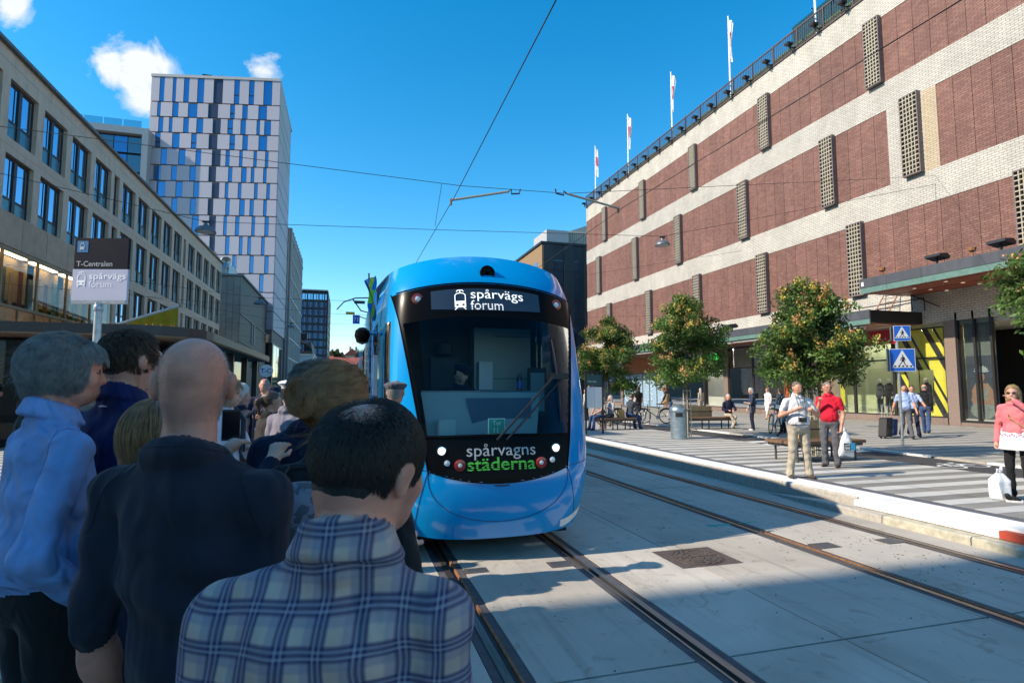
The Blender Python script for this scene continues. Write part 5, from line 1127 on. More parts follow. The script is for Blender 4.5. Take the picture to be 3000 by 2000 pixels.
# litter bin
lb_ = empty('litter_bin', (10.43, 16.45, .25), 'tall galvanised litter bin with a domed lid beside the tree guard', 'litter bin'); M_bin = pm('bin_steel', (.32, .40, .46), .38, .22, 9, metal=.7)
b = MB(); b.lathe([(.24, .25), (.262, .27), (.262, 1.15), (.25, 1.16)], 10.43, 16.45, 32); b.build('body', M_bin, lb_, True); b = MB(); b.lathe([(.285, 1.14), (.285, 1.19), (.26, 1.26), (.17, 1.33), (0, 1.36)], 10.43, 16.45, 32); b.build('lid', M_bin, lb_, True)
b = MB()
b.add([(10.43+.266*math.sin(a), 16.45-.266*math.cos(a), z) for z in (.96, 1.1) for a in np.linspace(-.95, -.05, 8)], [(i, i+1, 9+i, 8+i) for i in range(7)]); b.build('opening', M_black, lb_, fix=False)
# pedestrian crossing signs
cs = empty('crossing_sign', (15.35, 12.71, .25), 'pole with two blue pedestrian crossing signs, small above large', 'sign'); M_sb = pm('sign_blue_c', (.01, .10, .48), .45, .05, 2); M_sw = pm('sign_white_c', (.62, .62, .63), .5, .03, 2)
b = MB(); b.tube([(15.36, 12.74, .25), (15.36, 12.74, 3.6)], .038, 12); b.build('pole', M_galv, cs, True)
# plates face back along the street towards the camera
fd = Vector((-.55, -1, 0)).normalized(); fr_ = Vector((-fd.y, fd.x, 0)); fr_ = fr_ if fr_.x > 0 else -fr_
for cxs, z0, s in ((Vector((15.46, 12.66, 0)), 3.25, .44), (Vector((15.42, 12.66, 0)), 2.36, .66)):
    f = lambda u, v, o=0., cxs=cxs, z0=z0: tuple(cxs+fr_*u+fd*o+Vector((0, 0, z0+v)))
    def plate(pts, o, mt, nm, par): b = MB(); b.add([f(u, v, o) for u, v in pts], [tuple(range(len(pts)))]); return b.build(nm, mt, par, fix=False)
    b = MB(); b.add([f(u, v, o) for o in (0, .02) for u, v in ((-s/2, 0), (s/2, 0), (s/2, s), (-s/2, s))], [(0, 1, 2, 3), (4, 5, 6, 7), (0, 1, 5, 4), (1, 2, 6, 5), (2, 3, 7, 6), (3, 0, 4, 7)]); pl = b.build('plate', M_sw, cs)
    plate([(-s*.475, s*.025), (s*.475, s*.025), (s*.475, s*.975), (-s*.475, s*.975)], .022, M_sb, 'blue_field', pl)
    plate([(-s*.43, s*.17), (s*.43, s*.17), (0, s*.95)], .024, M_sw, 'triangle', pl)
    for k in range(5): x0 = -s*.36+k*s*.155; plate([(x0, s*.2), (x0+s*.09, s*.2), (x0+s*.11, s*.27), (x0+s*.03, s*.27)], .026, M_black, 'stripe', pl)
    S_ = s*.9
    for pts in ([(-.02, .78), (.03, .78), (.035, .72), (-.02, .72)], [(-.05, .48), (.0, .70), (.055, .70), (.08, .55), (.07, .45), (-.03, .43)], [(-.03, .47), (.02, .47), (-.06, .36), (-.12, .27), (-.15, .29)], [(.02, .47), (.07, .47), (.10, .37), (.15, .27), (.10, .27), (.06, .36)], [(-.05, .66), (-.01, .68), (-.08, .5), (-.11, .52)], [(.05, .68), (.09, .66), (.13, .52), (.10, .51)]):
        plate([(u*S_, v*S_+s*.03) for u, v in pts], .027, M_black, 'figure', pl)
    # second plate behind, edge on, for the other direction
    b = MB(); o = cxs+Vector((-s*.52, .06, 0)); b.box(o.x-s*.16, o.x+.02, o.y+.05, o.y+.08, z0+.01, z0+s-.01, rz=.35); b.build('rear_plate', pm('plate_back', (.05, .07, .075), .5, .1, 3), cs)
# benches
M_seat = pm('bench_wood', (.17, .10, .06), .6, .2, 8, stretch=(.5, 6, 6)); M_slat = pm('slat_wood', (.48, .33, .16), .6, .15, 9, rand=.12); M_leg = pm('bench_iron', (.05, .052, .055), .5, .1, 5)
def bench(x0, x1, y0, y1, label, back=None, top=.72):
    e = empty('bench', ((x0+x1)/2, (y0+y1)/2, .25), label, 'bench', 'benches on the platform')
    n = 6
    for k in range(n):
        b = MB(); a, c_ = y0+(y1-y0)*k/n, y0+(y1-y0)*(k+1)/n; b.prism([(a+.003, top-.07), (c_-.003, top-.07), (c_-.003, top-.01), (c_-.012, top), (a+.012, top), (a+.003, top-.01)], x0, x1, 'x'); b.build('seat_plank', M_seat, e)
    b = MB(); b.box(x0+.05, x1-.05, y0+.05, y1-.05, top-.13, top-.072); b.build('seat_frame', M_leg, e)
    for x in (x0+.2, (x0+x1)/2, x1-.2):
        for y in (y0+.12, y1-.12):
            b = MB(); b.tube([(x, y, .25), (x, y, .3), (x, y, top-.13)], [.032, .024, .024], 8); b.build('leg', M_leg, e)
    b = MB(); b.tube([(x0+.2, y1-.12, .42), (x1-.2, y1-.12, .42)], .012, 6); b.build('stretcher', M_leg, e)
    if back:
        bx0, bx1, by, h = back; n = int((bx1-bx0)/.075)
        for k in range(n): b = MB(); b.box(bx0+k*.075, bx0+k*.075+.068, by, by+.06, top+.005, top+h); b.build('back_slat', M_slat, e)
        b = MB(); b.box(bx0, bx1, by-.012, by-.001, top+h*.45, top+h*.53); b.build('back_rail', M_leg, e)
bench(9.35, 11.35, 10.3, 11.2, 'wide brown bench behind the two standing men', (10.1, 10.72, 10.95, .42))
bench(9.6, 11.1, 20.55, 21.2, 'brown bench with three people sitting, near the bicycles')
bench(12.95, 15.2, 19.9, 20.6, 'brown bench with a slatted wooden back and a seated man', (13.0, 14.6, 20.5, .45))
# bicycles
M_tyre = pm('tyre', (.015, .015, .015), .85, .1, 9); M_bf = pm('bike_frame', (.02, .02, .022), .35, .1, 6); M_yel = pm('bike_yellow', (.62, .38, .01), .4, .1, 5); M_tan = pm('tan_leather', (.45, .26, .1), .6, .15, 9)
def bicycle(loc, rz, label, frame=None, tyre_in=None, extra=None, tilt=0.):
    e = empty('bicycle', loc, label, 'bicycle', None, rz=rz, local=True); e.rotation_euler = (tilt, 0, rz); fr = frame or M_bf
    for x in (-.53, .53):
        b = MB(); n = 28
        def tor(R_, r, m_=7): return [((R_+r*math.cos(t))*math.cos(a)+x, r*math.sin(t), .35+(R_+r*math.cos(t))*math.sin(a)) for a in np.linspace(0, 2*math.pi, n, endpoint=False) for t in np.linspace(0, 2*math.pi, m_, endpoint=False)]
        m_ = 7; b.add(tor(.33, .02), [(i*m_+j, i*m_+(j+1) % m_, ((i+1) % n)*m_+(j+1) % m_, ((i+1) % n)*m_+j) for i in range(n) for j in range(m_)]); w = b.build('wheel', M_tyre, e, True)
        b = MB(); b.add(tor(.305, .009), [(i*m_+j, i*m_+(j+1) % m_, ((i+1) % n)*m_+(j+1) % m_, ((i+1) % n)*m_+j) for i in range(n) for j in range(m_)]); b.build('rim', tyre_in or M_silver, w, True)
        b = MB()
        for k in range(16): a = 2*math.pi*k/16; b.tube([(x, (.02 if k % 2 else -.02), .35), (x+.3*math.cos(a), 0, .35+.3*math.sin(a))], .0022, 4, cap=False)
        b.build('spokes', M_silver, w); b = MB(); b.tube([(x, -.05, .35), (x, .05, .35)], .022, 8); b.build('hub', M_silver, w)
    b = MB()
    for p, q_, r in (((-.53, .035, .35), (-.12, .0, .30), .011), ((-.12, 0, .30), (-.22, 0, .80), .016), ((-.12, 0, .30), (.36, 0, .62), .02), ((-.2, 0, .72), (.34, 0, .80), .016), ((-.53, .03, .35), (-.2, 0, .74), .01), ((.36, 0, .58), (.32, 0, .90), .02), ((.53, .03, .35), (.37, 0, .60), .013), ((-.53, -.035, .35), (-.12, .0, .30), .011), ((.53, -.03, .35), (.37, 0, .60), .013)): b.tube([p, q_], r, 7)
    b.build('frame', fr, e, True)
    b = MB(); b.tube([(.32, 0, .88), (.30, 0, 1.02)], .013, 6); b.tube([(.16, -.29, 1.06), (.28, -.14, 1.05), (.31, 0, 1.03), (.28, .14, 1.05), (.16, .29, 1.06)], .012, 6); b.build('handlebar', M_silver, e, True)
    b = MB(); b.add([(-.38, -.09, .90), (-.38, .09, .90), (-.08, .02, .89), (-.08, -.02, .89), (-.36, -.07, .95), (-.36, .07, .95), (-.08, .015, .92), (-.08, -.015, .92)], [(0, 1, 2, 3), (4, 5, 6, 7), (0, 1, 5, 4), (1, 2, 6, 5), (2, 3, 7, 6), (3, 0, 4, 7)]); b.tube([(-.22, 0, .80), (-.23, 0, .9)], .012, 6); b.build('saddle', M_black, e)
    b = MB(); b.lathe([(.095, -.004), (.095, .004), (.02, .004)], n=20, axis='y', c=(-.12, .045, .30)); b.tube([(-.12, .06, .30), (-.06, .07, .15)], .009, 5); b.tube([(-.12, -.06, .30), (-.18, -.07, .45)], .009, 5); b.build('crank', M_silver, e)
    b = MB(); b.tube([(-.53+.37*math.cos(a), 0, .35+.37*math.sin(a)) for a in np.linspace(.5, 3.0, 12)], .02, 5); b.tube([(.53+.37*math.cos(a), 0, .35+.37*math.sin(a)) for a in np.linspace(.2, 2.2, 12)], .02, 5); b.build('mudguard', fr if frame else M_bf, e, True)
    if extra == 'child': b = MB(); b.prism([(-.62, .88), (-.36, .88), (-.40, 1.0), (-.52, 1.05), (-.60, 1.38), (-.68, 1.36)], -.14, .14, 'y'); b.build('child_seat', M_tan, e)
    if extra == 'basket':
        b = MB(); b.box(.38, .66, -.17, .17, .86, .88); [b.box(*k) for k in ((.38, .39, -.17, .17, .88, 1.06), (.65, .66, -.17, .17, .88, 1.06), (.39, .65, -.17, -.16, .88, 1.06), (.39, .65, .16, .17, .88, 1.06))]; b.build('basket', M_black, e); b = MB(); b.box(.66, .672, -.18, .18, .93, 1.06); b.build('front_plate', M_wpaint, e)
    return e
bicycle((13.9, 23.9, .25), R(165), 'black bicycle with a tan child seat parked near the blue doors', extra='child')
bicycle((12.9, 24.6, .25), R(172), 'black bicycle half hidden behind the one with the child seat')
bicycle((11.6, 24.0, .25), R(20), 'dark bicycle parked behind the bench with three people')
bicycle((14.55, 16.95, .25), R(-118), 'silver bicycle with yellow rims and white number plate held by a woman', M_silver, M_yel, 'basket', R(-7))
b = MB()
for x in (12.7, 13.5): b.tube([(x, 23.7, .25), (x, 23.7, .95), (x, 24.3, .95), (x, 24.3, .25)], .022, 6); 
tag(b.build('bicycle_rack', M_galv, None, True), 'galvanised hoop rack between the parked bicycles', 'rack')
# ------------------------------------------------------------------ trees
M_bark = pm('bark', (.16, .13, .10), .9, .25, 14, .5, 60)
def leafmat(name, c, tr=.35):
    m, nt, b = _new(name); N, L = nt.nodes, nt.links
    at = N.new('ShaderNodeAttribute'); at.attribute_name = 'tint'
    b.inputs['Roughness'].default_value = .6; L.new(at.outputs['Color'], b.inputs['Base Color'])
    tl = N.new('ShaderNodeBsdfTranslucent'); L.new(at.outputs['Color'], tl.inputs[0]); mx = N.new('ShaderNodeMixShader'); mx.inputs[0].default_value = tr
    L.new(b.outputs[0], mx.inputs[1]); L.new(tl.outputs[0], mx.inputs[2]); L.new(mx.outputs[0], N['Material Output'].inputs[0]); MATS[name] = m; return m
M_leaf = leafmat('leaves', None); M_fruit = leafmat('seed_pods', None, .3)
def quads(name, C_, U, Vv, cols, mat, parent):
    """many small leaf faces: centre, two half axes, colour each"""
    n = len(C_); co = np.stack([C_-U, C_-.2*U+Vv, C_+U, C_-.2*U-Vv], 1).reshape(-1, 3)
    me = bpy.data.meshes.new(name); me.vertices.add(4*n); me.vertices.foreach_set('co', co.ravel()); me.loops.add(4*n); me.loops.foreach_set('vertex_index', np.arange(4*n)); me.polygons.add(n); me.polygons.foreach_set('loop_start', np.arange(0, 4*n, 4)); me.update(); me.validate()
    at = me.attributes.new('tint', 'FLOAT_COLOR', 'FACE'); at.data.foreach_set('color', np.concatenate([cols, np.ones((n, 1))], 1).ravel())
    me.materials.append(mat); return link(name, me, parent)
def tree(x, y, label, seed, ztop, zlow, rad, top=.35, ncl=210, fruit=80, fcol=((.62, .34, .13), (.62, .50, .10)), guard=False, lean=0):
    r = np.random.default_rng(seed); e = empty('street_tree', (x, y, .25), label, 'tree', 'young trees along the platform')
    b = MB(); zb = zlow+.35; b.tube([(x, y, .25), (x+.02, y, 1.0), (x-.02+lean*.3, y+.02, zb), (x+lean*.6, y, (zb+ztop)/2), (x+lean, y, ztop-.35)], [.06, .05, .045, .032, .01], 9)
    cl = []
    nb = 40
    for k in range(nb):
        t = r.uniform(0, 1)**.8; z0 = zb-.1+(ztop-zb-.3)*t; h = (z0-zlow)/(ztop-zlow)
        prof = rad*(math.sin(math.pi*min(.97, .17+.80*h))**.75)*(1-.45*max(0, h-.65)/.35*(1-top))
        a = k*2.4+r.uniform(-.3, .3); L_ = prof*r.uniform(.7, 1.1); rise = r.uniform(-.1, .5)*L_
        p0 = np.array([x+lean*t, y, z0]); p1 = p0+np.array([math.cos(a)*L_*.55, math.sin(a)*L_*.55, rise*.7+.1]); p2 = p0+np.array([math.cos(a)*L_, math.sin(a)*L_, rise-.08])
        b.tube([p0, p1, p2], [.02, .012, .005], 5)
        for s_ in np.linspace(.35, 1.05, 6): cl.append(p0+(p1-p0)*min(1, s_*1.6)+(p2-p1)*max(0, s_-.6)*2.2+r.normal(0, .10, 3))
    for k in range(10): cl.append(np.array([x+lean+r.normal(0, .14), y+r.normal(0, .14), ztop-r.uniform(0, .6)]))
    b.build('trunk', M_bark, e, True)
    cl = np.array(cl); m_ = 84; n = len(cl)*m_
    off_ = r.normal(0, 1, (n, 3)); off_ /= np.linalg.norm(off_, axis=1)[:, None]; off_ *= (r.random(n)**.5*.29)[:, None]; off_[:, 2] *= .75; off_[:, 2] -= np.abs(off_[:, 0])*.25
    Cc = np.repeat(cl, m_, 0)+off_
    U = r.normal(0, 1, (n, 3)); U[:, 2] -= .5; U /= np.linalg.norm(U, axis=1)[:, None]; N_ = r.normal(0, 1, (n, 3)); N_[:, 2] += .6; Vv = np.cross(U, N_); Vv /= np.linalg.norm(Vv, axis=1)[:, None]
    sz = r.uniform(.038, .07, n); base = np.array([.075, .16, .032])*r.uniform(.6, 1.5, (len(cl), 1)).repeat(m_, 0)*r.uniform(.8, 1.25, (n, 1)); base[:, 0] += r.uniform(0, .03, n)
    o = quads('crown', Cc, U*sz[:, None], Vv*(sz*.45)[:, None], base, M_leaf, e); tag(o, kind='stuff')
    # seed pod clusters hang towards the sun side
    ctr = np.array([x+lean*.5, y, (zlow+ztop)/2]); sc = np.array([np.dot((c_-ctr)/np.array([rad, rad, (ztop-zlow)/2]), [-.5, -.45, .25])+r.normal(0, .25) for c_ in cl]); ix = np.argsort(-sc)[:fruit]
    fc = cl[ix]+r.normal(0, .06, (len(ix), 3))+np.array([-.08, -.1, .06]); m_ = 30; n = len(fc)*m_
    Cc = np.repeat(fc, m_, 0)+r.normal(0, .045, (n, 3))*np.array([1, 1, 1.5]); U = r.normal(0, 1, (n, 3)); U /= np.linalg.norm(U, axis=1)[:, None]; Vv = np.cross(U, r.normal(0, 1, (n, 3))); Vv /= np.linalg.norm(Vv, axis=1)[:, None]; sz = r.uniform(.022, .036, n)
    f1, f2 = np.array(fcol[0]), np.array(fcol[1]); w = (r.random((len(fc), 1)) < .45).astype(float).repeat(m_, 0); cols = (f1*(1-w)+f2*w)*r.uniform(.7, 1.25, (n, 1))
    o = quads('seed_pods', Cc, U*sz[:, None], Vv*(sz*.8)[:, None], cols, M_fruit, e); tag(o, kind='stuff')
    if guard:
        b = MB()
        for k in range(6): a = k*math.pi/3; b.tube([(x+.13*math.cos(a), y+.13*math.sin(a), .25), (x+.13*math.cos(a), y+.13*math.sin(a), 1.85)], .012, 6)
        for z in (.4, 1.2, 1.8): b.tube([(x+.13*math.cos(a), y+.13*math.sin(a), z) for a in np.linspace(0, 6.29, 16)], .01, 5)
        b.build('guard', pm('guard_paint', (.5, .5, .4), .5, .1, 5), e)
tree(10.9, 22.5, 'small tree with orange pods at left, beside the tram', 1, 4.95, 1.25, 1.45, fruit=75)
tree(11.05, 16.9, 'slender pointed tree behind the litter bin', 2, 5.0, 1.55, 1.35, top=.1, fruit=60, guard=True)
tree(10.95, 11.4, 'full tree with yellow and orange pods above the two standing men', 3, 4.5, 1.6, 1.22, top=.9, fruit=95, guard=True)
tree(11.5, 5.75, 'tree with orange pods cut off by the right picture edge', 4, 4.15, 1.75, 1.7, top=.9, fruit=100)
def fartree(x, y, z, rr, seed, label):
    r = np.random.default_rng(seed); e = empty('far_tree', (x, y, 0), label, 'tree', 'trees on the far hill'); b = MB(); b.tube([(x, y, 0), (x, y, z)], [.5, .3], 6); b.build('trunk', M_bark, e)
    n = 1500; o_ = r.normal(0, 1, (n, 3)); o_ /= np.linalg.norm(o_, axis=1)[:, None]; o_ *= (r.random(n)**.4*rr)[:, None]; o_ *= (1+.25*np.sin(o_[:, :1]*2))
    U = r.normal(0, 1, (n, 3)); U /= np.linalg.norm(U, axis=1)[:, None]; Vv = np.cross(U, r.normal(0, 1, (n, 3))); Vv /= np.linalg.norm(Vv, axis=1)[:, None]
    tag(quads('crown', np.array([x, y, z])+o_, U*.5, Vv*.35, np.array([.07, .085, .03])*r.uniform(.6, 1.5, (n, 1)), M_leaf, e), kind='stuff')
for k, (x, z, rr) in enumerate(((-9.2, 21.5, 3.6), (-6.2, 22.3, 3.3), (-3.4, 20.5, 3.0))): fartree(x, 360, z, rr, k, ['leftmost rounded tree on the far hill', 'middle rounded tree on the far hill', 'rounded tree touching the beige gabled house'][k])
# ================================================================== people: one continuous surface each, grown from a distance field
def sd_rc(X, Y, Z, a, b, ra, rb):
    a = np.asarray(a, np.float32); d = np.asarray(b, np.float32)-a; L2 = float(d@d)+1e-9
    px, py, pz = X-a[0], Y-a[1], Z-a[2]; t = np.clip((px*d[0]+py*d[1]+pz*d[2])/L2, 0, 1)
    return np.sqrt((px-t*d[0])**2+(py-t*d[1])**2+(pz-t*d[2])**2)-(ra+(rb-ra)*t)
def sd_el(X, Y, Z, c, r, M=None):
    px, py, pz = X-c[0], Y-c[1], Z-c[2]
    if M is not None: px, py, pz = (px*M[0][0]+py*M[1][0]+pz*M[2][0], px*M[0][1]+py*M[1][1]+pz*M[2][1], px*M[0][2]+py*M[1][2]+pz*M[2][2])
    k0 = np.sqrt((px/r[0])**2+(py/r[1])**2+(pz/r[2])**2); k1 = np.sqrt((px/r[0]**2)**2+(py/r[1]**2)**2+(pz/r[2]**2)**2)+1e-9
    return k0*(k0-1)/k1
def smin(a, b, k): h = np.maximum(k-np.abs(a-b), 0)/k; return np.minimum(a, b)-h*h*k*.25
def surf_nets(F, org, h):
    nx, ny, nz = F.shape; S_ = F < 0
    cs = [(i, j, k) for i in (0, 1) for j in (0, 1) for k in (0, 1)]
    cnt = np.zeros((nx-1, ny-1, nz-1), np.int8)
    for i, j, k in cs: cnt += S_[i:nx-1+i, j:ny-1+j, k:nz-1+k]
    act = (cnt > 0) & (cnt < 8); I, J, K = np.nonzero(act); n = len(I)
    vid = -np.ones(act.shape, np.int32); vid[I, J, K] = np.arange(n)
    acc = np.zeros((n, 3)); num = np.zeros(n)
    for a in range(8):
        for b in range(a+1, 8):
            ca, cb_ = cs[a], cs[b]
            if sum(abs(ca[q]-cb_[q]) for q in range(3)) != 1: continue
            fa = F[I+ca[0], J+ca[1], K+ca[2]]; fb = F[I+cb_[0], J+cb_[1], K+cb_[2]]; m = (fa < 0) != (fb < 0); t = np.where(m, fa/np.where(m, fa-fb, 1), 0)
            for q in range(3): acc[:, q] += np.where(m, ca[q]+t*(cb_[q]-ca[q]), 0)
            num += m
    v = (acc/num[:, None]+np.stack([I, J, K], 1))*h+org
    faces = []
    for ax in range(3):
        sl0 = [slice(1, -1)]*3; sl0[ax] = slice(0, -1); sl1 = [slice(1, -1)]*3; sl1[ax] = slice(1, None)
        s0, s1 = S_[tuple(sl0)], S_[tuple(sl1)]; e = np.argwhere(s0 != s1)
        if not len(e): continue
        flip = s0[tuple(e.T)]; base = e.copy()
        for q in range(3):
            if q != ax: base[:, q] += 1
        u, w = [(1, 2), (2, 0), (0, 1)][ax]
        def at(du, dw): p = base.copy(); p[:, u] -= du; p[:, w] -= dw; return vid[p[:, 0], p[:, 1], p[:, 2]]
        q4 = np.stack([at(1, 1), at(0, 1), at(0, 0), at(1, 0)], 1); q4[~flip] = q4[~flip][:, ::-1]; faces.append(q4)
    f = np.concatenate(faces); return v, f[(f >= 0).all(1)]
class Field:
    """groups of blended primitives; each group carries one material"""
    def __init__(s): s.pr = []; s.groups = {}
    def rc(s, g, a, b, ra, rb=None, k=.02): s.pr.append((g, 'r', tuple(a), tuple(b), ra, ra if rb is None else rb, k)); return s
    def el(s, g, c, r, M=None, k=.02): s.pr.append((g, 'e', tuple(c), tuple(r), M, None, k)); return s
    def cut(s, g, fn): s.pr.append((g, 'c', fn, None, None, None, 0)); return s
    def mesh(s, name, mats, vox, wr=None, bounds=None, smooth_groups=.008):
        lo = np.array([9e9]*3); hi = -lo
        for p in s.pr:
            if p[1] == 'r': r = max(p[4], p[5]); pts = np.array([p[2], p[3]])
            elif p[1] == 'e': r = max(p[3]); pts = np.array([p[2]])
            else: continue
            lo = np.minimum(lo, (pts-r).min(0)); hi = np.maximum(hi, (pts+r).max(0))
        lo -= 3*vox; hi += 3*vox
        if bounds: lo = np.maximum(lo, bounds[0]); hi = np.minimum(hi, bounds[1])
        n = np.ceil((hi-lo)/vox).astype(int)+1
        ax = [(lo[q]+vox*np.arange(n[q])).astype(np.float32) for q in range(3)]
        names = []
        for p in s.pr:
            if p[0] not in names: names.append(p[0])
        Fs = {g: np.full(n, 1., np.float32) for g in names}
        for g, t, a, b, c, d, k in s.pr:
            if t == 'c': continue
            if t == 'r': r = max(c, d); bl, bh = np.minimum(a, b)-r, np.maximum(a, b)+r
            else: r = max(b); bl, bh = np.array(a)-r, np.array(a)+r
            m = k+.03+2*vox; i0 = np.clip(np.floor((bl-m-lo)/vox).astype(int), 0, n); i1 = np.clip(np.ceil((bh+m-lo)/vox).astype(int)+1, 0, n)
            if (i1 <= i0).any(): continue
            X = ax[0][i0[0]:i1[0], None, None]; Y = ax[1][None, i0[1]:i1[1], None]; Z = ax[2][None, None, i0[2]:i1[2]]
            v = sd_rc(X, Y, Z, a, b, c, d) if t == 'r' else sd_el(X, Y, Z, a, b, c)
            sl = tuple(slice(i0[q], i1[q]) for q in range(3)); Fs[g][sl] = smin(Fs[g][sl], v, k)
        X, Y, Z = ax[0][:, None, None], ax[1][None, :, None], ax[2][None, None, :]
        for g, t, a, *_ in s.pr:
            if t == 'c': Fs[g] = np.maximum(Fs[g], a(X, Y, Z))
        if wr:
            for g, (amp, sc, ph) in wr.items():
                if g in Fs:
                    w = np.sin(sc*(.9*X+.5*Y+1.1*Z)+2.2*np.sin(sc*.45*(Y-Z)+ph)+ph)*np.sin(sc*.6*(X-.7*Z)+1.5*np.sin(sc*.5*X+ph*2))+.5*np.sin(sc*2.1*(Z+.4*X)+1.7*np.sin(sc*.9*Y+ph))
                    Fs[g] = Fs[g]-amp*w
        T = None
        for g in names: T = Fs[g] if T is None else smin(T, Fs[g], smooth_groups)
        lab = np.argmin(np.stack([Fs[g] for g in names]), 0)
        v, f = surf_nets(T, lo, vox)
        fc = v[f].mean(1); ij = np.clip(np.round((fc-lo)/vox).astype(int), 0, np.array(T.shape)-1); mi = lab[ij[:, 0], ij[:, 1], ij[:, 2]]
        me = bpy.data.meshes.new(name); me.vertices.add(len(v)); me.vertices.foreach_set('co', v.ravel()); me.loops.add(4*len(f)); me.loops.foreach_set('vertex_index', f.ravel()); me.polygons.add(len(f)); me.polygons.foreach_set('loop_start', np.arange(0, 4*len(f), 4)); me.update(); me.validate()
        for g in names: me.materials.append(mats[g])
        me.polygons.foreach_set('material_index', mi.astype(np.int32)); me.shade_smooth()
        return me
# ------------------------------------------------------------------ cloth, skin and hair materials (object space, so patterns ride on the wearer)
def cloth(name, col, rough=.85, fold=.5, weave=.3, var=.12, sheen=.06):
    if name in MATS: return MATS[name]
    m, nt, b = _new(name); N, L = nt.nodes, nt.links; tc_ = N.new('ShaderNodeTexCoord')
    b.inputs['Roughness'].default_value = rough; b.inputs['Sheen Weight'].default_value = sheen; b.inputs['Specular IOR Level'].default_value = .25
    n1 = N.new('ShaderNodeTexNoise'); n1.inputs['Scale'].default_value = 9; n1.inputs['Detail'].default_value = 4; n1.inputs['Distortion'].default_value = .6; L.new(tc_.outputs['Object'], n1.inputs['Vector'])
    n3 = N.new('ShaderNodeTexNoise'); n3.inputs['Scale'].default_value = 6.5; n3.inputs['Detail'].default_value = .8; n3.inputs['Distortion'].default_value = 1.3; mp3 = N.new('ShaderNodeMapping'); mp3.inputs['Scale'].default_value = (1.5, 1.5, .8); L.new(tc_.outputs['Object'], mp3.inputs[0]); L.new(mp3.outputs[0], n3.inputs['Vector'])
    cr = N.new('ShaderNodeValToRGB'); c = np.array(col); cr.color_ramp.elements[0].color = (*np.clip(c*(1-var), 0, 1), 1); cr.color_ramp.elements[1].color = (*np.clip(c*(1+var), 0, 1), 1); cr.color_ramp.elements[0].position = .35; cr.color_ramp.elements[1].position = .65
    L.new(n1.outputs['Fac'], cr.inputs[0]); L.new(cr.outputs[0], b.inputs['Base Color'])
    n2 = N.new('ShaderNodeTexNoise'); n2.inputs['Scale'].default_value = 420; L.new(tc_.outputs['Object'], n2.inputs['Vector'])
    b1 = N.new('ShaderNodeBump'); b1.inputs['Strength'].default_value = fold; b1.inputs['Distance'].default_value = .06; L.new(n3.outputs['Fac'], b1.inputs['Height'])
    b2 = N.new('ShaderNodeBump'); b2.inputs['Strength'].default_value = weave; b2.inputs['Distance'].default_value = .001; L.new(n2.outputs['Fac'], b2.inputs['Height']); L.new(b1.outputs[0], b2.inputs['Normal']); L.new(b2.outputs[0], b.inputs['Normal'])
    MATS[name] = m; m['base'] = b.name; return m
def checked(name, base, lines, period=(.05, .05), cutz=False, width=.5):
    """woven check: warp and weft bands multiplied over a base colour; lines = [(colour, offset, share)]"""
    m = cloth(name, base); nt = m.node_tree; N, L = nt.nodes, nt.links; b = N['Principled BSDF']
    tc_ = N.new('ShaderNodeTexCoord'); sp_ = N.new('ShaderNodeSeparateXYZ')
    nz = N.new('ShaderNodeTexNoise'); nz.inputs['Scale'].default_value = 5; L.new(tc_.outputs['Object'], nz.inputs['Vector'])
    mixv = N.new('ShaderNodeMixRGB'); mixv.blend_type = 'ADD'; mixv.inputs[0].default_value = .035; L.new(tc_.outputs['Object'], mixv.inputs[1]); L.new(nz.outputs['Color'], mixv.inputs[2]); L.new(mixv.outputs[0], sp_.inputs[0])
    cur = b.inputs['Base Color'].links[0].from_socket
    def band(sock, per, off_, share, soft=.04):
        a = N.new('ShaderNodeMath'); a.operation = 'MULTIPLY_ADD'; L.new(sock, a.inputs[0]); a.inputs[1].default_value = 1/per; a.inputs[2].default_value = off_
        f_ = N.new('ShaderNodeMath'); f_.operation = 'FRACT'; L.new(a.outputs[0], f_.inputs[0])
        c_ = N.new('ShaderNodeMath'); c_.operation = 'SUBTRACT'; L.new(f_.outputs[0], c_.inputs[0]); c_.inputs[1].default_value = .5
        d = N.new('ShaderNodeMath'); d.operation = 'ABSOLUTE'; L.new(c_.outputs[0], d.inputs[0])
        r_ = N.new('ShaderNodeMapRange'); r_.inputs['From Min'].default_value = share/2-soft; r_.inputs['From Max'].default_value = share/2+soft; r_.inputs['To Min'].default_value = 1; r_.inputs['To Max'].default_value = 0; L.new(d.outputs[0], r_.inputs[0]); return r_.outputs[0]
    for col, off_, share, op in lines:
        for ax, per in ((0, period[0]), (2, period[1])):
            f_ = band(sp_.outputs[ax], per, off_, share); mu = N.new('ShaderNodeMath'); mu.operation = 'MULTIPLY'; mu.inputs[1].default_value = op; L.new(f_, mu.inputs[0])
            mx = N.new('ShaderNodeMixRGB'); L.new(mu.outputs[0], mx.inputs[0]); L.new(cur, mx.inputs[1]); mx.inputs[2].default_value = (*col, 1); cur = mx.outputs[0]
    L.new(cur, b.inputs['Base Color']); return m
def blotch(name, c1, c2, scale=14, thr=.5):
    m = cloth(name, c1); nt = m.node_tree; N, L = nt.nodes, nt.links; b = N['Principled BSDF']; tc_ = N.new('ShaderNodeTexCoord'); n = N.new('ShaderNodeTexNoise'); n.inputs['Scale'].default_value = scale; n.inputs['Detail'].default_value = 2; L.new(tc_.outputs['Object'], n.inputs['Vector'])
    cr = N.new('ShaderNodeValToRGB'); cr.color_ramp.interpolation = 'CONSTANT'; cr.color_ramp.elements[0].color = (*c1, 1); cr.color_ramp.elements[1].color = (*c2, 1); cr.color_ramp.elements[1].position = thr; L.new(n.outputs['Fac'], cr.inputs[0]); L.new(cr.outputs[0], b.inputs['Base Color']); return m
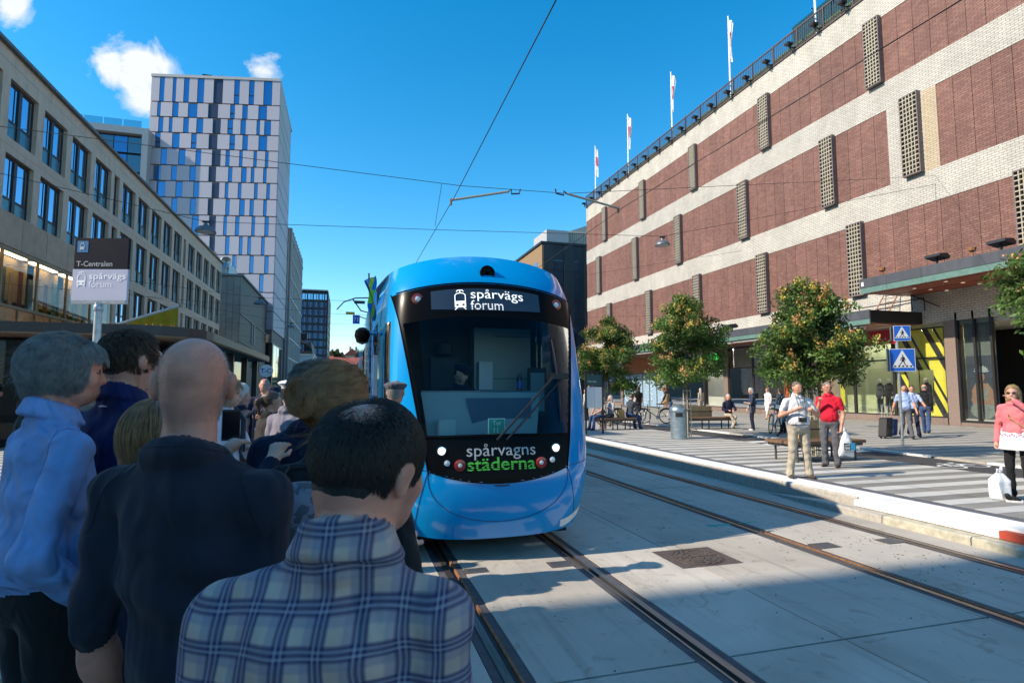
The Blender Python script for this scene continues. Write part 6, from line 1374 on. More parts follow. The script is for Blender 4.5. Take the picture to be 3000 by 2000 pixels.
def skinmat(name, col):
    m = cloth(name, col, .46, .10, .45, .24, .0); b = m.node_tree.nodes['Principled BSDF']; b.inputs['Specular IOR Level'].default_value = .4
    b.inputs['Subsurface Weight'].default_value = .12; b.inputs['Subsurface Radius'].default_value = (.012, .004, .002); return m
SK = skinmat('skin_fair', (.62, .34, .245)); SK2 = skinmat('skin_tan', (.52, .26, .17)); SK3 = skinmat('skin_red', (.58, .27, .19))
M_eye = pm('eye_dark', (.03, .02, .018), .3, .1, 30); M_lip = pm('lips', (.33, .11, .09), .5, .1, 30); M_teeth = pm('teeth', (.7, .66, .6), .4, .03, 30)
def hairmat(name, c1, c2):
    m, nt, b = _new(name); N, L = nt.nodes, nt.links; hi = N.new('ShaderNodeHairInfo'); cr = N.new('ShaderNodeValToRGB'); cr.color_ramp.elements[0].color = (*c1, 1); cr.color_ramp.elements[1].color = (*c2, 1)
    nz = N.new('ShaderNodeTexNoise'); nz.inputs['Scale'].default_value = 35; tc_ = N.new('ShaderNodeTexCoord'); L.new(tc_.outputs['Object'], nz.inputs['Vector']); mx = N.new('ShaderNodeMath'); mx.operation = 'MULTIPLY_ADD'; L.new(hi.outputs['Random'], mx.inputs[0]); mx.inputs[1].default_value = .6; L.new(nz.outputs['Fac'], mx.inputs[2])
    sb = N.new('ShaderNodeMath'); sb.operation = 'SUBTRACT'; L.new(mx.outputs[0], sb.inputs[0]); sb.inputs[1].default_value = .3; L.new(sb.outputs[0], cr.inputs[0]); L.new(cr.outputs[0], b.inputs['Base Color'])
    b.inputs['Roughness'].default_value = .42; b.inputs['Specular IOR Level'].default_value = .55
    w = N.new('ShaderNodeTexNoise'); w.inputs['Scale'].default_value = 160; mp = N.new('ShaderNodeMapping'); mp.inputs['Scale'].default_value = (1, 1, .15); L.new(tc_.outputs['Object'], mp.inputs[0]); L.new(mp.outputs[0], w.inputs['Vector']); bp = N.new('ShaderNodeBump'); bp.inputs['Strength'].default_value = .6; bp.inputs['Distance'].default_value = .004; L.new(w.outputs['Fac'], bp.inputs['Height']); L.new(bp.outputs[0], b.inputs['Normal'])
    MATS[name] = m; return m
H_grey = hairmat('hair_grey', (.13, .12, .11), (.46, .43, .40)); H_dark = hairmat('hair_dark', (.012, .008, .006), (.045, .028, .02)); H_brown = hairmat('hair_brown', (.04, .02, .011), (.13, .068, .034)); H_blond = hairmat('hair_blond', (.20, .12, .05), (.55, .40, .20)); H_white = hairmat('hair_white', (.42, .41, .38), (.75, .73, .68)); H_mix = hairmat('hair_greybrown', (.09, .068, .052), (.34, .29, .24)); H_dblond = hairmat('hair_darkblond', (.17, .072, .03), (.58, .31, .14))
def rotm(yaw=0, pitch=0, roll=0): return np.array(Matrix.Rotation(yaw, 3, 'Z') @ Matrix.Rotation(pitch, 3, 'X') @ Matrix.Rotation(roll, 3, 'Y'))
def person(loc, rz, H, label, top, bottom, shoe, skin=SK, hair=None, style='short', vox=.016, head=(0, 0, 0), lean=(0, 0), arms=None, legs=None, seat=None, w=1., belly=0., sleeve='short', coat=0., skirt=0., tee=True,
           collar=False, face=True, group=None, wr=(.004, 26), female=False, hat=None, glasses=None, shorts=None, beard=False, smile=False, hand_curl=(.5, .5), bodymin=None, shl=.786, headz=.925, collar_h=1., hair_vox=None, headk=1.):
    """head = (yaw, pitch, roll) in degrees; arms = {'L': (elbow, wrist), 'R': ...} as offsets from the shoulder in body heights; seat = seat height in metres"""
    f = Field(); s = H/1.78; h = H; g_top, g_bot, g_sk, g_sh = 'top', 'bottom', 'skin', 'shoe'
    drop = 0. if seat is None else (.505*h-(seat+.085*s))
    hz = .515*h-drop
    def T(x, y, z):                                              # torso point with lean (grows with height above the hips)
        t = max(0, z-.515*h)/(.4*h); return np.array([x+lean[0]*t, y+lean[1]*t, z-drop])
    sw = (.102 if not female else .092)*h*w; dp = 1+.35*(w-1)
    # torso
    f.el(g_bot, T(0, -.005*s, .515*h), (.096*h*w*(1.02 if female else .96), .07*h*dp, .062*h), k=.05)
    f.el(g_top, T(0, .0, .585*h), ((.088 if female else .094)*h*w, (.066+.03*belly)*h*dp, .085*h), k=.06)
    if belly: f.el(g_top, T(0, .035*s*belly, .585*h), (.082*h*w, .075*h*(1+.25*belly), .07*h), k=.06)
    f.el(g_top, T(0, -.004*s, .70*h), (.098*h*w*(.93 if female else 1), .066*h*dp, .095*h), k=.06)
    f.el(g_top, T(0, -.012*s, .775*h), (.084*h*w*(.93 if female else 1), .055*h*dp, .055*h), k=.06)
    if female: [f.el(g_top, T(sx*.045*s*w, .055*s, .715*h), (.05*s, .05*s, .05*s), k=.04) for sx in (-1, 1)]
    f.el(g_top, T(0, -.013*s, .832*h), (.076*s, .072*s, .032*s), k=.03)
    shz = shl*h
    SH = {q: T(sx*sw, -.01*s, shz) for q, sx in (('L', -1), ('R', 1))}
    [f.rc(g_top, SH[q]+[sx*.02*s, 0, .002], T(-sx*.0, -.012*s, .826*h), .046*s*w**.5, .043*s, k=.04) for q, sx in (('L', 1), ('R', -1))]
    if coat or skirt:
        L_ = coat or skirt; f.rc(g_top if coat or True else g_bot, T(0, 0, .53*h), T(0, 0, .53*h-L_), .10*h*w*.9, .105*h*w*(1.0+.25*bool(skirt)), k=.05)
        for sx in (-1, 1): f.rc(g_top, T(sx*.03*h, 0, .53*h), T(sx*.045*h*(1+.4*bool(skirt)), .0, .53*h-L_), .082*h, .085*h*(1+.1*bool(skirt)), k=.05)
    # neck and head
    nb = T(0, -.012*s, .845*h); hc = T(lean[0]*.0, .028*s, headz*h)
    if head[1]: hc = hc+np.array([0, -.02*math.sin(R(head[1]))*s, 0])
    Mh = rotm(R(head[0]), R(head[1]), R(head[2])); hs_ = s*headk
    def HP(x, y, z): return hc+Mh@np.array([x*hs_, y*hs_, z*hs_])
    f.rc(g_sk, nb-[0, 0, .03*s], HP(0, -.022, -.045), .062*s*(.86 if female else 1), .054*s*(.86 if female else 1), k=.02)
    e = lambda g, c, r, k=.02, M=None: f.el(g, HP(*c), tuple(np.array(r)*hs_), Mh if M is None else Mh@M, k=k)
    e(g_sk, (0, -.014, .03), (.074, .096, .083), .03); e(g_sk, (0, .028, -.022), (.062, .067, .082), .03); e(g_sk, (0, .048, -.073), (.045, .042, .036), .03)
    e(g_sk, (0, -.055, -.03), (.058, .045, .06), .03)
    if face:
        f.rc(g_sk, HP(0, .088, .008), HP(0, .1045, -.024), .010*hs_, .0135*hs_, k=.014); e(g_sk, (0, .082, .026), (.046, .016, .011), .015)
        for sx in (-1, 1): e(g_sk, (sx*.036, .066, -.025), (.024, .02, .022), .02)
        if smile: e('teeth', (0, .0945, -.056), (.021, .008, .006), .004); e('lip', (0, .092, -.057), (.026, .008, .0105), .004)
        else: e('lip', (0, .091, -.060), (.023, .010, .0075), .004)
        for sx in (-1, 1): e('eye', (sx*.031, .0855, .007), (.0125, .007, .0058), .003)
        if beard: e('beard', (0, .052, -.078), (.05, .048, .036), .02)
    for sx in (-1, 1): e(g_sk, (sx*.079, -.008, -.004), (.011, .022, .033), .012, np.array(Matrix.Rotation(sx*.35, 3, 'Z'))); e(g_sk, (sx*.083, -.006, .012), (.009, .02, .017), .01)
    # arms
    arms = arms or {}
    hand_pts = {}
    for q, sx in (('L', -1), ('R', 1)):
        eo, wo_ = arms.get(q, ((sx*.008, -.015, -.165), (sx*.012, .03, -.31)))
        sh_ = SH[q]; el = sh_+np.array(eo)*h; wr_ = sh_+np.array(wo_)*h
        full = sleeve == 'long'
        f.rc(g_top, sh_, sh_+(el-sh_)*(1. if full or sleeve == 'elbow' else .62 if sleeve == 'short' else .15), .053*s*w**.5, .05*s, k=.03)
        if full: f.rc(g_top, el, wr_-(wr_-el)*.04, .05*s, .037*s, k=.02)
        f.rc(g_sk, sh_, el, .045*s*w**.4, .037*s, k=.015); f.rc(g_sk, el, el+(wr_-el)*.35, .038*s, .039*s, k=.02); f.rc(g_sk, el+(wr_-el)*.3, wr_, .039*s, .026*s, k=.02)
        d = wr_-el; d = d/np.linalg.norm(d); up_ = np.array([0, 0, 1.]) if abs(d[2]) < .85 else np.array([0, 1., 0])
        lat = np.cross(d, up_); lat /= np.linalg.norm(lat); nrm = np.cross(lat, d); cu = hand_curl[0 if q == 'L' else 1]
        if abs(d[2]) >= .85: nrm, lat = np.cross(np.array([0, 1., 0]), d), np.array([0, 1., 0])
        cdir = -nrm if nrm[2] > 0 else nrm
        if abs(d[2]) >= .85: cdir = np.array([-sx, .2, 0.])
        fr_ = max(.0085*s, vox*.55); pc = wr_+d*.05*s
        f.rc(g_sk, wr_+d*.01*s, pc+d*.02*s, .026*s, .028*s, k=.012); f.el(g_sk, pc, (.035*s, .035*s, .035*s), k=.012) if vox > .012 else [f.rc(g_sk, wr_+d*.015*s, wr_+d*.085*s+lat*(i-1.5)*.019*s, .014*s, .012*s, k=.012) for i in range(4)]
        for i, ln in enumerate((.85, 1., .95, .75)):
            b0 = wr_+d*.085*s+lat*(i-1.5)*.0195*s; b1 = b0+(d*(1-.55*cu)+cdir*cu)*.04*ln*s; b2 = b1+(d*(1-1.25*cu)+cdir*cu*1.1)*.038*ln*s
            f.rc(g_sk, b0, b1, fr_*1.08, fr_, k=.006); f.rc(g_sk, b1, b2, fr_, fr_*.85, k=.006)
        t0 = wr_+d*.03*s+lat*.028*s*sx; t1 = t0+(d*.6+lat*.6*sx+cdir*.4*cu)*.04*s; f.rc(g_sk, t0, t1, fr_*1.2, fr_*1.05, k=.008); f.rc(g_sk, t1, t1+(d*.85+cdir*.5*cu)*.032*s, fr_*1.05, fr_*.85, k=.006)
        hand_pts[q] = (wr_, d, el)
    # legs
    legs = legs or {}
    for q, sx in (('L', -1), ('R', 1)):
        hp = np.array([sx*.053*h*w**.5, 0, hz-.01*h])
        if seat is not None: kn, an = legs.get(q, (np.array([sx*.075*h, .235*h, seat+.02]), np.array([sx*.08*h, .26*h, .05*h])))
        else:
            kn, an = legs.get(q, ((sx*.06*h, .012*h, .285*h), (sx*.066*h, -.015*h, .045*h)))
        kn, an = np.array(kn), np.array(an); tr = .083*s*w**.7
        lg = g_bot if shorts is None else g_bot
        lw = 1. if female else 1.12*w**.5; f.rc(lg, hp, kn, tr, .060*s*lw, k=.03)
        if shorts: f.rc(lg, kn, kn+(an-kn)*shorts, .056*s, .055*s, k=.02); f.rc(g_sk, kn, kn+(an-kn)*.4, .05*s, .05*s, k=.02); f.rc(g_sk, kn+(an-kn)*.35, an, .05*s, .034*s, k=.02)
        else: f.rc(lg, kn, an+np.array([0, 0, .01*s]), .058*s*lw, .055*s*lw, k=.025); f.rc(lg, an+np.array([0, .01, .015*s]), an+np.array([0, .012, -.005*s]), .056*s*lw, .06*s*lw, k=.02)
        ft = legs.get('F'+q, (sx*.10, 1.0, 0)); ft = np.array(ft)/np.linalg.norm(ft); zf = an[2]-.045*h+.03*s
        f.rc(g_sh, (an[0], an[1]-.015*s, zf+.012*s), (an[0]+ft[0]*.08*s, an[1]+ft[1]*.08*s, zf), .038*s, .036*s, k=.025); f.rc(g_sh, (an[0]+ft[0]*.07*s, an[1]+ft[1]*.07*s, zf-.002*s), (an[0]+ft[0]*.15*s, an[1]+ft[1]*.15*s, zf-.006*s+ft[2]*.15*s), .037*s, .028*s, k=.02)
        f.rc(g_sh, (an[0], an[1]-.03*s, zf), (an[0], an[1], an[2]+.01*s), .034*s, .036*s, k=.02)
    if not collar and sleeve != 'none':
        for a0, a1 in zip(np.linspace(0, 2*math.pi, 19)[:-1], np.linspace(0, 2*math.pi, 19)[1:]):
            cc = [nb+np.array([.068*s*math.cos(a), .067*s*math.sin(a)+.003, -.006*s-.020*s*math.sin(a)]) for a in (a0, a1)]; f.rc('collar', cc[0], cc[1], max(.0115*s, 1.7*vox), k=.008); f.rc(g_top, cc[0]+[0, 0, -.018*s], cc[1]+[0, 0, -.018*s], .016*s, k=.03)
    if collar:
        cr_ = max(.0065*s, vox*.9); na = int(2*math.pi*.105*s/(cr_*1.0))
        for a in np.linspace(0, 2*math.pi, na, endpoint=False):
            if abs(a-math.pi/2) < .25: continue
            c = nb+np.array([.064*s*math.cos(a), .064*s*math.sin(a)+.004, (.026*collar_h-.024*math.sin(a))*s]); f.rc('collar', c-np.array([0, 0, .03*s]), c, cr_, k=.012); f.rc('collar', c, c+np.array([.020*s*math.cos(a), .020*s*math.sin(a), -.036*s*collar_h]), cr_, k=.012)
    mats = {'top': top, 'bottom': bottom, 'skin': skin, 'shoe': shoe, 'eye': M_eye, 'lip': M_lip, 'teeth': M_teeth, 'beard': hair or H_grey, 'collar': top}
    bd = None
    if bodymin is not None: bd = (np.array([-9, -9, bodymin]), np.array([9, 9, 9]))
    me = f.mesh('person', mats, vox, {'top': (wr[0], wr[1], loc[0]*7), 'bottom': (wr[0]*.9, wr[1]*.8, loc[1]*5)}, bd)
    o = bpy.data.objects.new('person', me); COL.objects.link(o); o.location = loc; o.rotation_euler = (0, 0, R(rz)); tag(o, label, 'person', group)
    o['hc'] = [float(v) for v in hc]; o['hsc'] = float(hs_)
    P = dict(o=o, hc=hc, Mh=Mh, HP=HP, s=hs_, hands=hand_pts, SH=SH, T=T)
    # hair as a part of its own
    if style and hair:
        hf = Field(); hv = hair_vox or min(vox, .012)
        ee = lambda c, r, k=.02, g='hair': hf.el(g, HP(*c), tuple(np.array(r)*hs_), Mh, k=k)
        Mi = Mh.T
        def cutter(fn):
            def c_(X, Y, Z):
                x, y, z = X-hc[0], Y-hc[1], Z-hc[2]; return fn((Mi[0][0]*x+Mi[0][1]*y+Mi[0][2]*z)/hs_, (Mi[1][0]*x+Mi[1][1]*y+Mi[1][2]*z)/hs_, (Mi[2][0]*x+Mi[2][1]*y+Mi[2][2]*z)/hs_)*hs_
            hf.cut('hair', c_)
        t = {'short': .008, 'bob': .02, 'long': .016, 'bun': .005, 'pony': .010, 'fluffy': .018, 'bald': .003, 'cap': .006, 'under': .003}[style]
        ee((0, -.016, .032), (.075+t, .097+t, .085+t)); ee((0, -.055, -.022), (.06+t, .046+t, .058+t))
        hl_ = -.002*0+.035
        cutter(lambda x, y, z: (y-.035)*.9-(z-.045)*.75 if True else 0)          # hairline: nothing on the face
        cutter(lambda x, y, z: -(z+.075-.25*np.maximum(y, -.02)))                 # nape
        if style in ('short', 'bald', 'cap', 'under'): cutter(lambda x, y, z: .016-np.sqrt((np.abs(x)-.085)**2+(y+.004)**2*.5+(z+.01)**2*.35)+.012)
        if style == 'bald': cutter(lambda x, y, z: z-.03+.5*np.maximum(y, 0)-(.25*np.maximum(-y-.05, 0)))
        if style in ('long', 'bob'):
            n0 = len(hf.pr); zl = -.36 if style == 'long' else -.09
            hf.pr = [p for p in hf.pr if p[1] != 'c'] if False else hf.pr
            for sx in (-1, 0, 1): hf.rc('tail', HP(sx*.055, -.05, .0), HP(sx*.06, -.065, zl), .045*hs_, .035*hs_ if style == 'long' else .04*hs_, k=.04)
            for sx in (-1, 1): hf.rc('tail', HP(sx*.072, .0, .03), HP(sx*.075, -.02, zl*.75), .022*hs_, .022*hs_, k=.03)
        if style == 'bun': hf.el('tail', HP(0, -.145, .02), tuple(np.array((.046, .034, .046))*hs_), Mh, k=.012)
        if style == 'pony': hf.rc('tail', HP(0, -.11, .045), HP(0, -.16, -.02), .022*hs_, .03*hs_, k=.03); hf.rc('tail', HP(0, -.16, -.02), HP(0, -.13, -.16), .03*hs_, .012*hs_, k=.03)
        hm = hf.mesh('hair', {'hair': hair, 'tail': hair}, hv, {'hair': (.0035*hs_ if style not in ('bald', 'cap', 'under', 'bun') else .0008, 70, 1.), 'tail': (.004, 60, 2.)}, smooth_groups=.02)
        ho = bpy.data.objects.new('hair', hm); COL.objects.link(ho); ho.parent = o; P['hair'] = ho
    if hat:
        kind, hm_ = hat; b = MB(); hb = MB()
        ring = lambda rx, ry, z, dy=0., n=28: [HP(rx*math.sin(a), -.012+dy+ry*math.cos(a), z) for a in np.linspace(0, 2*math.pi, n, endpoint=False)]
        prof = {'peaked': [(.083, .104, .03, 0), (.085, .106, .06, 0), (.112, .128, .078, .0), (.122, .138, .092, .0), (.112, .128, .108, .01), (.07, .08, .12, .015), (.001, .001, .124, .015)], 'flat': [(.086, .107, .035, 0), (.10, .12, .055, 0), (.112, .13, .072, 0), (.108, .125, .09, 0), (.07, .085, .106, 0), (.001, .001, .11, 0)], 'cap': [(.083, .104, .03, 0), (.086, .107, .06, 0), (.08, .1, .095, 0), (.055, .07, .118, 0), (.001, .001, .124, 0)]}[kind]
        vs = [p for r_ in prof for p in ring(*r_)]; n = 28; b.add(vs, [(i*n+j, i*n+(j+1) % n, (i+1)*n+(j+1) % n, (i+1)*n+j) for i in range(len(prof)-1) for j in range(n)]); ho = b.build('cap', hm_, None, True, sharp=50); ho.parent = o
        b = MB(); aa = np.linspace(-.95, .95, 12); b.add([HP(.084*math.sin(a), -.012+.105*math.cos(a), .04) for a in aa]+[HP(.088*math.sin(a), -.012+.105*math.cos(a)+.06*math.cos(a*1.3), .022) for a in aa], [(i, i+1, 13+i, 12+i) for i in range(11)]); vo = b.build('visor', M_black, None, True); vo.parent = ho
    if glasses:
        b = MB()
        for sx in (-1, 1):
            b.tube([HP(sx*.078, -.005, .016), HP(sx*.072, .06, .018), HP(sx*.064, .092, .014)], .0022*hs_, 5); b.tube([HP(sx*(.034+.023*math.cos(a)), .098, .006+.017*math.sin(a)) for a in np.linspace(0, 6.29, 14)], .002*hs_, 5)
        b.tube([HP(-.012, .1, .01), HP(.012, .1, .01)], .002*hs_, 5); go = b.build('glasses', M_black, None, True); go.parent = o
        if glasses == 'sun':
            b = MB()
            for sx in (-1, 1): b.add([HP(sx*.034+.024*math.cos(a), .0985, .005+.018*math.sin(a)) for a in np.linspace(0, 6.28, 14, endpoint=False)], [tuple(range(14))])
            lo_ = b.build('lens', M_black, None); lo_.parent = go
    return P
def strands(P, n, k, step, flow, mask, seed, mat, rad=.00055, lift=.004, jit=.25, name='hair_strands', radii=(.078, .1, .087), roots=None, grow=1.0, stick=.85, clump=0, cpull=.6, wave=0., parent=None):
    """combed hair: roots on the skull, each strand follows the flow field while staying outside the skull"""
    r = np.random.default_rng(seed); c0 = np.array([0, -.014, .03]); ra = np.array(radii)
    d = r.normal(0, 1, (n*4, 3)); d /= np.linalg.norm(d, axis=1)[:, None]; p = c0+d*ra
    p = p[mask(p)][:n] if roots is None else roots; n = len(p); pts = [p.copy()]; st = step*r.uniform(.65, 1.2, (n, 1)); jt = r.normal(0, jit, (n, 3)); ph = r.uniform(0, 6.28, (n, 1))
    for i in range(k-1):
        nn = (p-c0)/ra**2; nn /= np.linalg.norm(nn, axis=1)[:, None]; fl_ = flow(p, i/(k-1))+jt*(.4+.6*i/k)
        if wave: fl_ = fl_+wave*np.sin(ph*.35+i*1.3+p[:, :1]*60)*np.cross(fl_, nn)
        dn = (fl_*nn).sum(1, keepdims=True); fl_ = fl_-np.minimum(dn, 0)*nn*grow-np.maximum(dn, 0)*nn*stick
        fl_ /= np.linalg.norm(fl_, axis=1)[:, None]+1e-9; p = p+fl_*st+nn*lift*(1.2 if i == 0 else .15)
        q = np.sqrt((((p-c0)/ra)**2).sum(1, keepdims=True)); mn = 1+.02+.03*min(1, i/2); p = np.where(q < mn, c0+(p-c0)*mn/q, p); pts.append(p.copy())
    A_ = np.stack(pts, 1)
    if clump:
        ld = r.choice(n, min(n, clump), replace=False); own = np.argmin(((A_[:, None, 0, :]-A_[None, ld, 0, :])**2).sum(2), 1); tt = (np.linspace(0, 1, k)**1.2*cpull)[None, :, None]; A_ = A_*(1-tt)+A_[ld][own]*tt
    W_ = np.array(P['hc'])+(A_*P['s'])@np.array(P['Mh']).T
    hc_ = bpy.data.hair_curves.new(name); hc_.add_curves([k]*n); hc_.points.foreach_set('position', W_.astype(np.float32).ravel())
    hc_.points.foreach_set('radius', np.tile(np.linspace(1, .25, k)*rad, n).astype(np.float32)); hc_.materials.append(mat)
    o = bpy.data.objects.new(name, hc_); COL.objects.link(o); o.parent = parent or P['o']; return o
def at_person(P, p): return np.array(P['o'].location)+np.array(Matrix.Rotation(P['o'].rotation_euler[2], 3, 'Z'))@np.array(p)

from mathutils.bvhtree import BVHTree
def seam_on(P, curves, r, mat, name, push=.0, n=6):
    """thin line laid on the wearer's surface, found by nearest-point search"""
    me = P['o'].data; co = np.empty(len(me.vertices)*3); me.vertices.foreach_get('co', co); fi = np.empty(len(me.polygons)*4, np.int32); me.polygons.foreach_get('vertices', fi)
    t = BVHTree.FromPolygons([Vector(v) for v in co.reshape(-1, 3)], fi.reshape(-1, 4).tolist()); b = MB()
    for cv in curves:
        pts = []
        for p in cv:
            h_ = t.find_nearest(Vector(p))
            if h_[0] is not None: pts.append(h_[0]+h_[1]*push)
        if len(pts) > 2:
            A_ = np.array(pts); A_[1:-1] = (A_[:-2]+2*A_[1:-1]+A_[2:])/4; b.tube([tuple(a) for a in A_], r, n)
            o = b.build(name, mat, None, True); o.parent = P['o']; b = MB()
# ================================================================== people on the right-hand platform
C_wht = checked('white_check_shirt', (.74, .73, .74), [((.33, .34, .42), 0, .16, .55)], (.03, .03)); C_red = cloth('red_polo', (.60, .012, .035)); C_kha = cloth('khaki', (.43, .37, .28)); C_gry = cloth('grey_trousers', (.10, .10, .115)); C_blk = cloth('black_cloth', (.014, .014, .016)); C_nav = cloth('navy_cloth', (.012, .016, .04)); C_jea = cloth('denim', (.045, .085, .19)); C_lbl = cloth('light_blue_shirt', (.33, .43, .68)); C_dgr = cloth('charcoal', (.04, .042, .05)); C_pnk = cloth('coral_cardigan', (.62, .17, .19)); C_whi = cloth('white_cloth', (.72, .69, .68)); C_bei = cloth('beige_jacket', (.48, .40, .30)); C_sho = cloth('brown_shoe', (.06, .04, .03), .5); C_bsh = cloth('black_shoe', (.012, .012, .013), .45); C_wsh = cloth('white_shoe', (.7, .7, .7), .6)
C_flo = blotch('bw_floral', (.02, .02, .022), (.62, .60, .58), 26, .53); C_pla = checked('grey_plaid', (.30, .29, .29), [((.05, .05, .06), 0, .4, .7), ((.6, .58, .55), .3, .1, .5)], (.09, .09)); C_dot = blotch('navy_dots', (.02, .03, .07), (.16, .2, .3), 60, .62)
G1 = 'people on the far platform'
pm_ = person((7.98, 8.66, .25), 163, 1.76, 'smiling bearded man in white checked shirt and khaki trousers holding a camera', C_wht, C_kha, C_sho, SK2, H_mix, 'short', .0115, w=1.16, belly=.9, arms={'R': ((.075, .02, -.15), (-.055, .125, -.075)), 'L': ((-.085, .02, -.15), (.035, .135, -.085))}, beard=True, smile=True, collar=True, group=G1, hand_curl=(.7, .7), head=(4, 0, 3), legs={'L': ((-.07*1.76, .01, .5), (-.10*1.76, -.02, .08)), 'R': ((.07*1.76, .01, .5), (.10*1.76, -.02, .08))})
def strap_camera(P, label):
    e = empty('camera', tuple(at_person(P, (0, .2, 1.1))), label, 'camera'); T_ = lambda p: tuple(at_person(P, p))
    b = MB(); c = (.03, .235, 1.06); b.add([T_((c[0]+x, c[1]+y, c[2]+z)) for z in (-.04, .04) for y in (-.025, .025) for x in (-.065, .065)], [(0, 2, 3, 1), (4, 5, 7, 6), (0, 1, 5, 4), (2, 6, 7, 3), (0, 4, 6, 2), (1, 3, 7, 5)]); b.build('body', M_black, e)
    b = MB(); b.tube([T_((c[0], c[1]+.02, c[2])), T_((c[0], c[1]+.08, c[2]))], .032, 14); b.build('lens', M_black, e, True)
    b = MB(); b.tube([T_((c[0]-.065, c[1], c[2]+.03)), T_((-.05, .2, 1.3)), T_((-.075, .1, 1.49)), T_((-.06, -.02, 1.53))], .006, 5); b.tube([T_((c[0]+.065, c[1], c[2]+.03)), T_((.07, .2, 1.3)), T_((.075, .1, 1.49)), T_((.06, -.02, 1.53))], .006, 5); b.build('strap', M_black, e, True)
strap_camera(pm_, 'black camera hanging on a strap over the white checked shirt')
e = empty('compact_camera', tuple(at_person(pm_, (.0, .27, 1.33))), 'small camera held up in the smiling man\'s hand', 'camera'); b = MB(); b.add([tuple(at_person(pm_, (.005+x, .255+y, 1.335+z))) for z in (-.03, .03) for y in (-.012, .012) for x in (-.045, .045)], [(0, 2, 3, 1), (4, 5, 7, 6), (0, 1, 5, 4), (2, 6, 7, 3), (0, 4, 6, 2), (1, 3, 7, 5)]); b.build('body', M_silver, e)
b = MB(); n = 24
b.add([tuple(at_person(pm_, (.155*1.13*math.cos(a), .003+.148*1.13*math.sin(a)+.012, z))) for z in (.955, .99) for a in np.linspace(0, 2*math.pi, n, endpoint=False)], [(i, (i+1) % n, n+(i+1) % n, n+i) for i in range(n)]); o = b.build('belt', M_black, None, True, fix=False); o.parent = pm_['o']; o.matrix_parent_inverse = (Matrix.Translation(pm_['o'].location) @ Matrix.Rotation(pm_['o'].rotation_euler[2], 4, 'Z')).inverted()
pr = person((9.72, 9.68, .25), 118, 1.77, 'man in bright red polo shirt carrying a white plastic bag', C_red, C_gry, C_sho, SK3, H_grey, 'short', .0115, w=1.08, belly=.5, arms={'L': ((-.03, -.03, -.165), (-.02, .03, -.325)), 'R': ((.0, .07, -.15), (-.06, .15, -.02))}, head=(35, 0, 0), glasses=True, group=G1, collar=True, hand_curl=(.8, .8))
# carrier bag
hw_ = at_person(pr, pr['hands']['L'][0])
cb_ = empty('carrier_bag', tuple(hw_+[0, 0, -.5]), 'white plastic carrier bag with a printed tram hanging from the red-shirted man', 'bag')
M_bag = pm('bag_plastic', (.72, .73, .76), .35, .05, 9, .4, 30)
c = hw_+np.array([.06, -.04, -.08]); b = MB()
def bagp(u, v):
    a = 2*math.pi*u; wv = .05+.125*min(1, v*1.35); th = .025+.06*math.sin(math.pi*min(1, v*.9+.1)); r_ = 1+.06*math.sin(a*5+v*7)
    return (c[0]+wv*math.cos(a)*r_, c[1]+th*math.sin(a)*r_-.1*wv*math.cos(a), c[2]-.02-v*.47+.02*math.sin(a*2))
b.grid(bagp, 28, 18); bo = b.build('body', M_bag, cb_, True, fix=False); b = MB(); b.tube([(c[0]-.04, c[1], c[2]-.06), (c[0]-.03, c[1], c[2]+.09), (c[0]+.02, c[1], c[2]+.09), (c[0]+.04, c[1], c[2]-.06)], .01, 6); b.build('handle', M_bag, cb_, True)
def bagf(x0, x1, z0, z1, mt, nm, o=.085):
    b = MB(); b.add([(c[0]+x, c[1]-o-.1*x, c[2]+z) for x, z in ((x0, z0), (x1, z0), (x1, z1), (x0, z1))], [(0, 1, 2, 3)]); return b.build(nm, mt, bo, fix=False)
M_cy = pm('bag_cyan', (.02, .42, .72), .4, .03, 3)
bagf(-.13, .02, -.36, -.22, M_black, 'print', .088); bagf(.02, .13, -.36, -.22, M_cy, 'print', .088); bagf(-.11, .0, -.335, -.245, M_wpaint, 'print', .091)
for k in range(4): bagf(-.10+k*.025, -.083+k*.025, -.30, -.265, M_black, 'print', .094)
for k in range(2): bagf(-.095+k*.06, -.07+k*.06, -.35, -.335, M_wpaint, 'print', .094)
text_obj('Spårvägsmuseet', .042, M_black, lambda u, v: (c[0]-.115+u, c[1]-.092-.1*(u-.115), c[2]-.405+v), parent=bo, width=.24)
text_obj('på', .07, M_wpaint, lambda u, v: (c[0]+.03+u, c[1]-.092, c[2]-.30+v), parent=bo)
# woman with pink cardigan at the right edge
pw_ = person((9.58, 6.12, .25), 100, 1.68, 'blonde woman in coral cardigan and white frilled top shading her eyes', C_pnk, C_blk, cloth('red_shoe', (.5, .05, .05)), SK, H_blond, 'long', .011, female=True, w=1.12, belly=.4, sleeve='long', arms={'L': ((-.06, .10, -.03), (.05, .145, .075)), 'R': ((.035, -.01, -.165), (.03, .05, -.30))}, head=(12, -6, 0), group=G1, glasses='sun', hand_curl=(.3, .5))
b = MB(); P_ = pw_
b.grid(lambda u, v: tuple(at_person(P_, ((.165+.05*v)*math.cos(2*math.pi*u)*(1+.035*math.sin(u*70)*v)*1.05, .01+(.14+.045*v)*math.sin(2*math.pi*u)*(1+.035*math.sin(u*70)*v), 1.02-.30*v))), 70, 10); fo = b.build('frilled_top', C_whi, None, True, fix=False); fo.parent = P_['o']; fo.matrix_parent_inverse = (Matrix.Translation(P_['o'].location) @ Matrix.Rotation(P_['o'].rotation_euler[2], 4, 'Z')).inverted()
qq = random.Random(2); M_emb = pm('embroidery', (.35, .08, .25), .8, .5, 60)
b = MB()
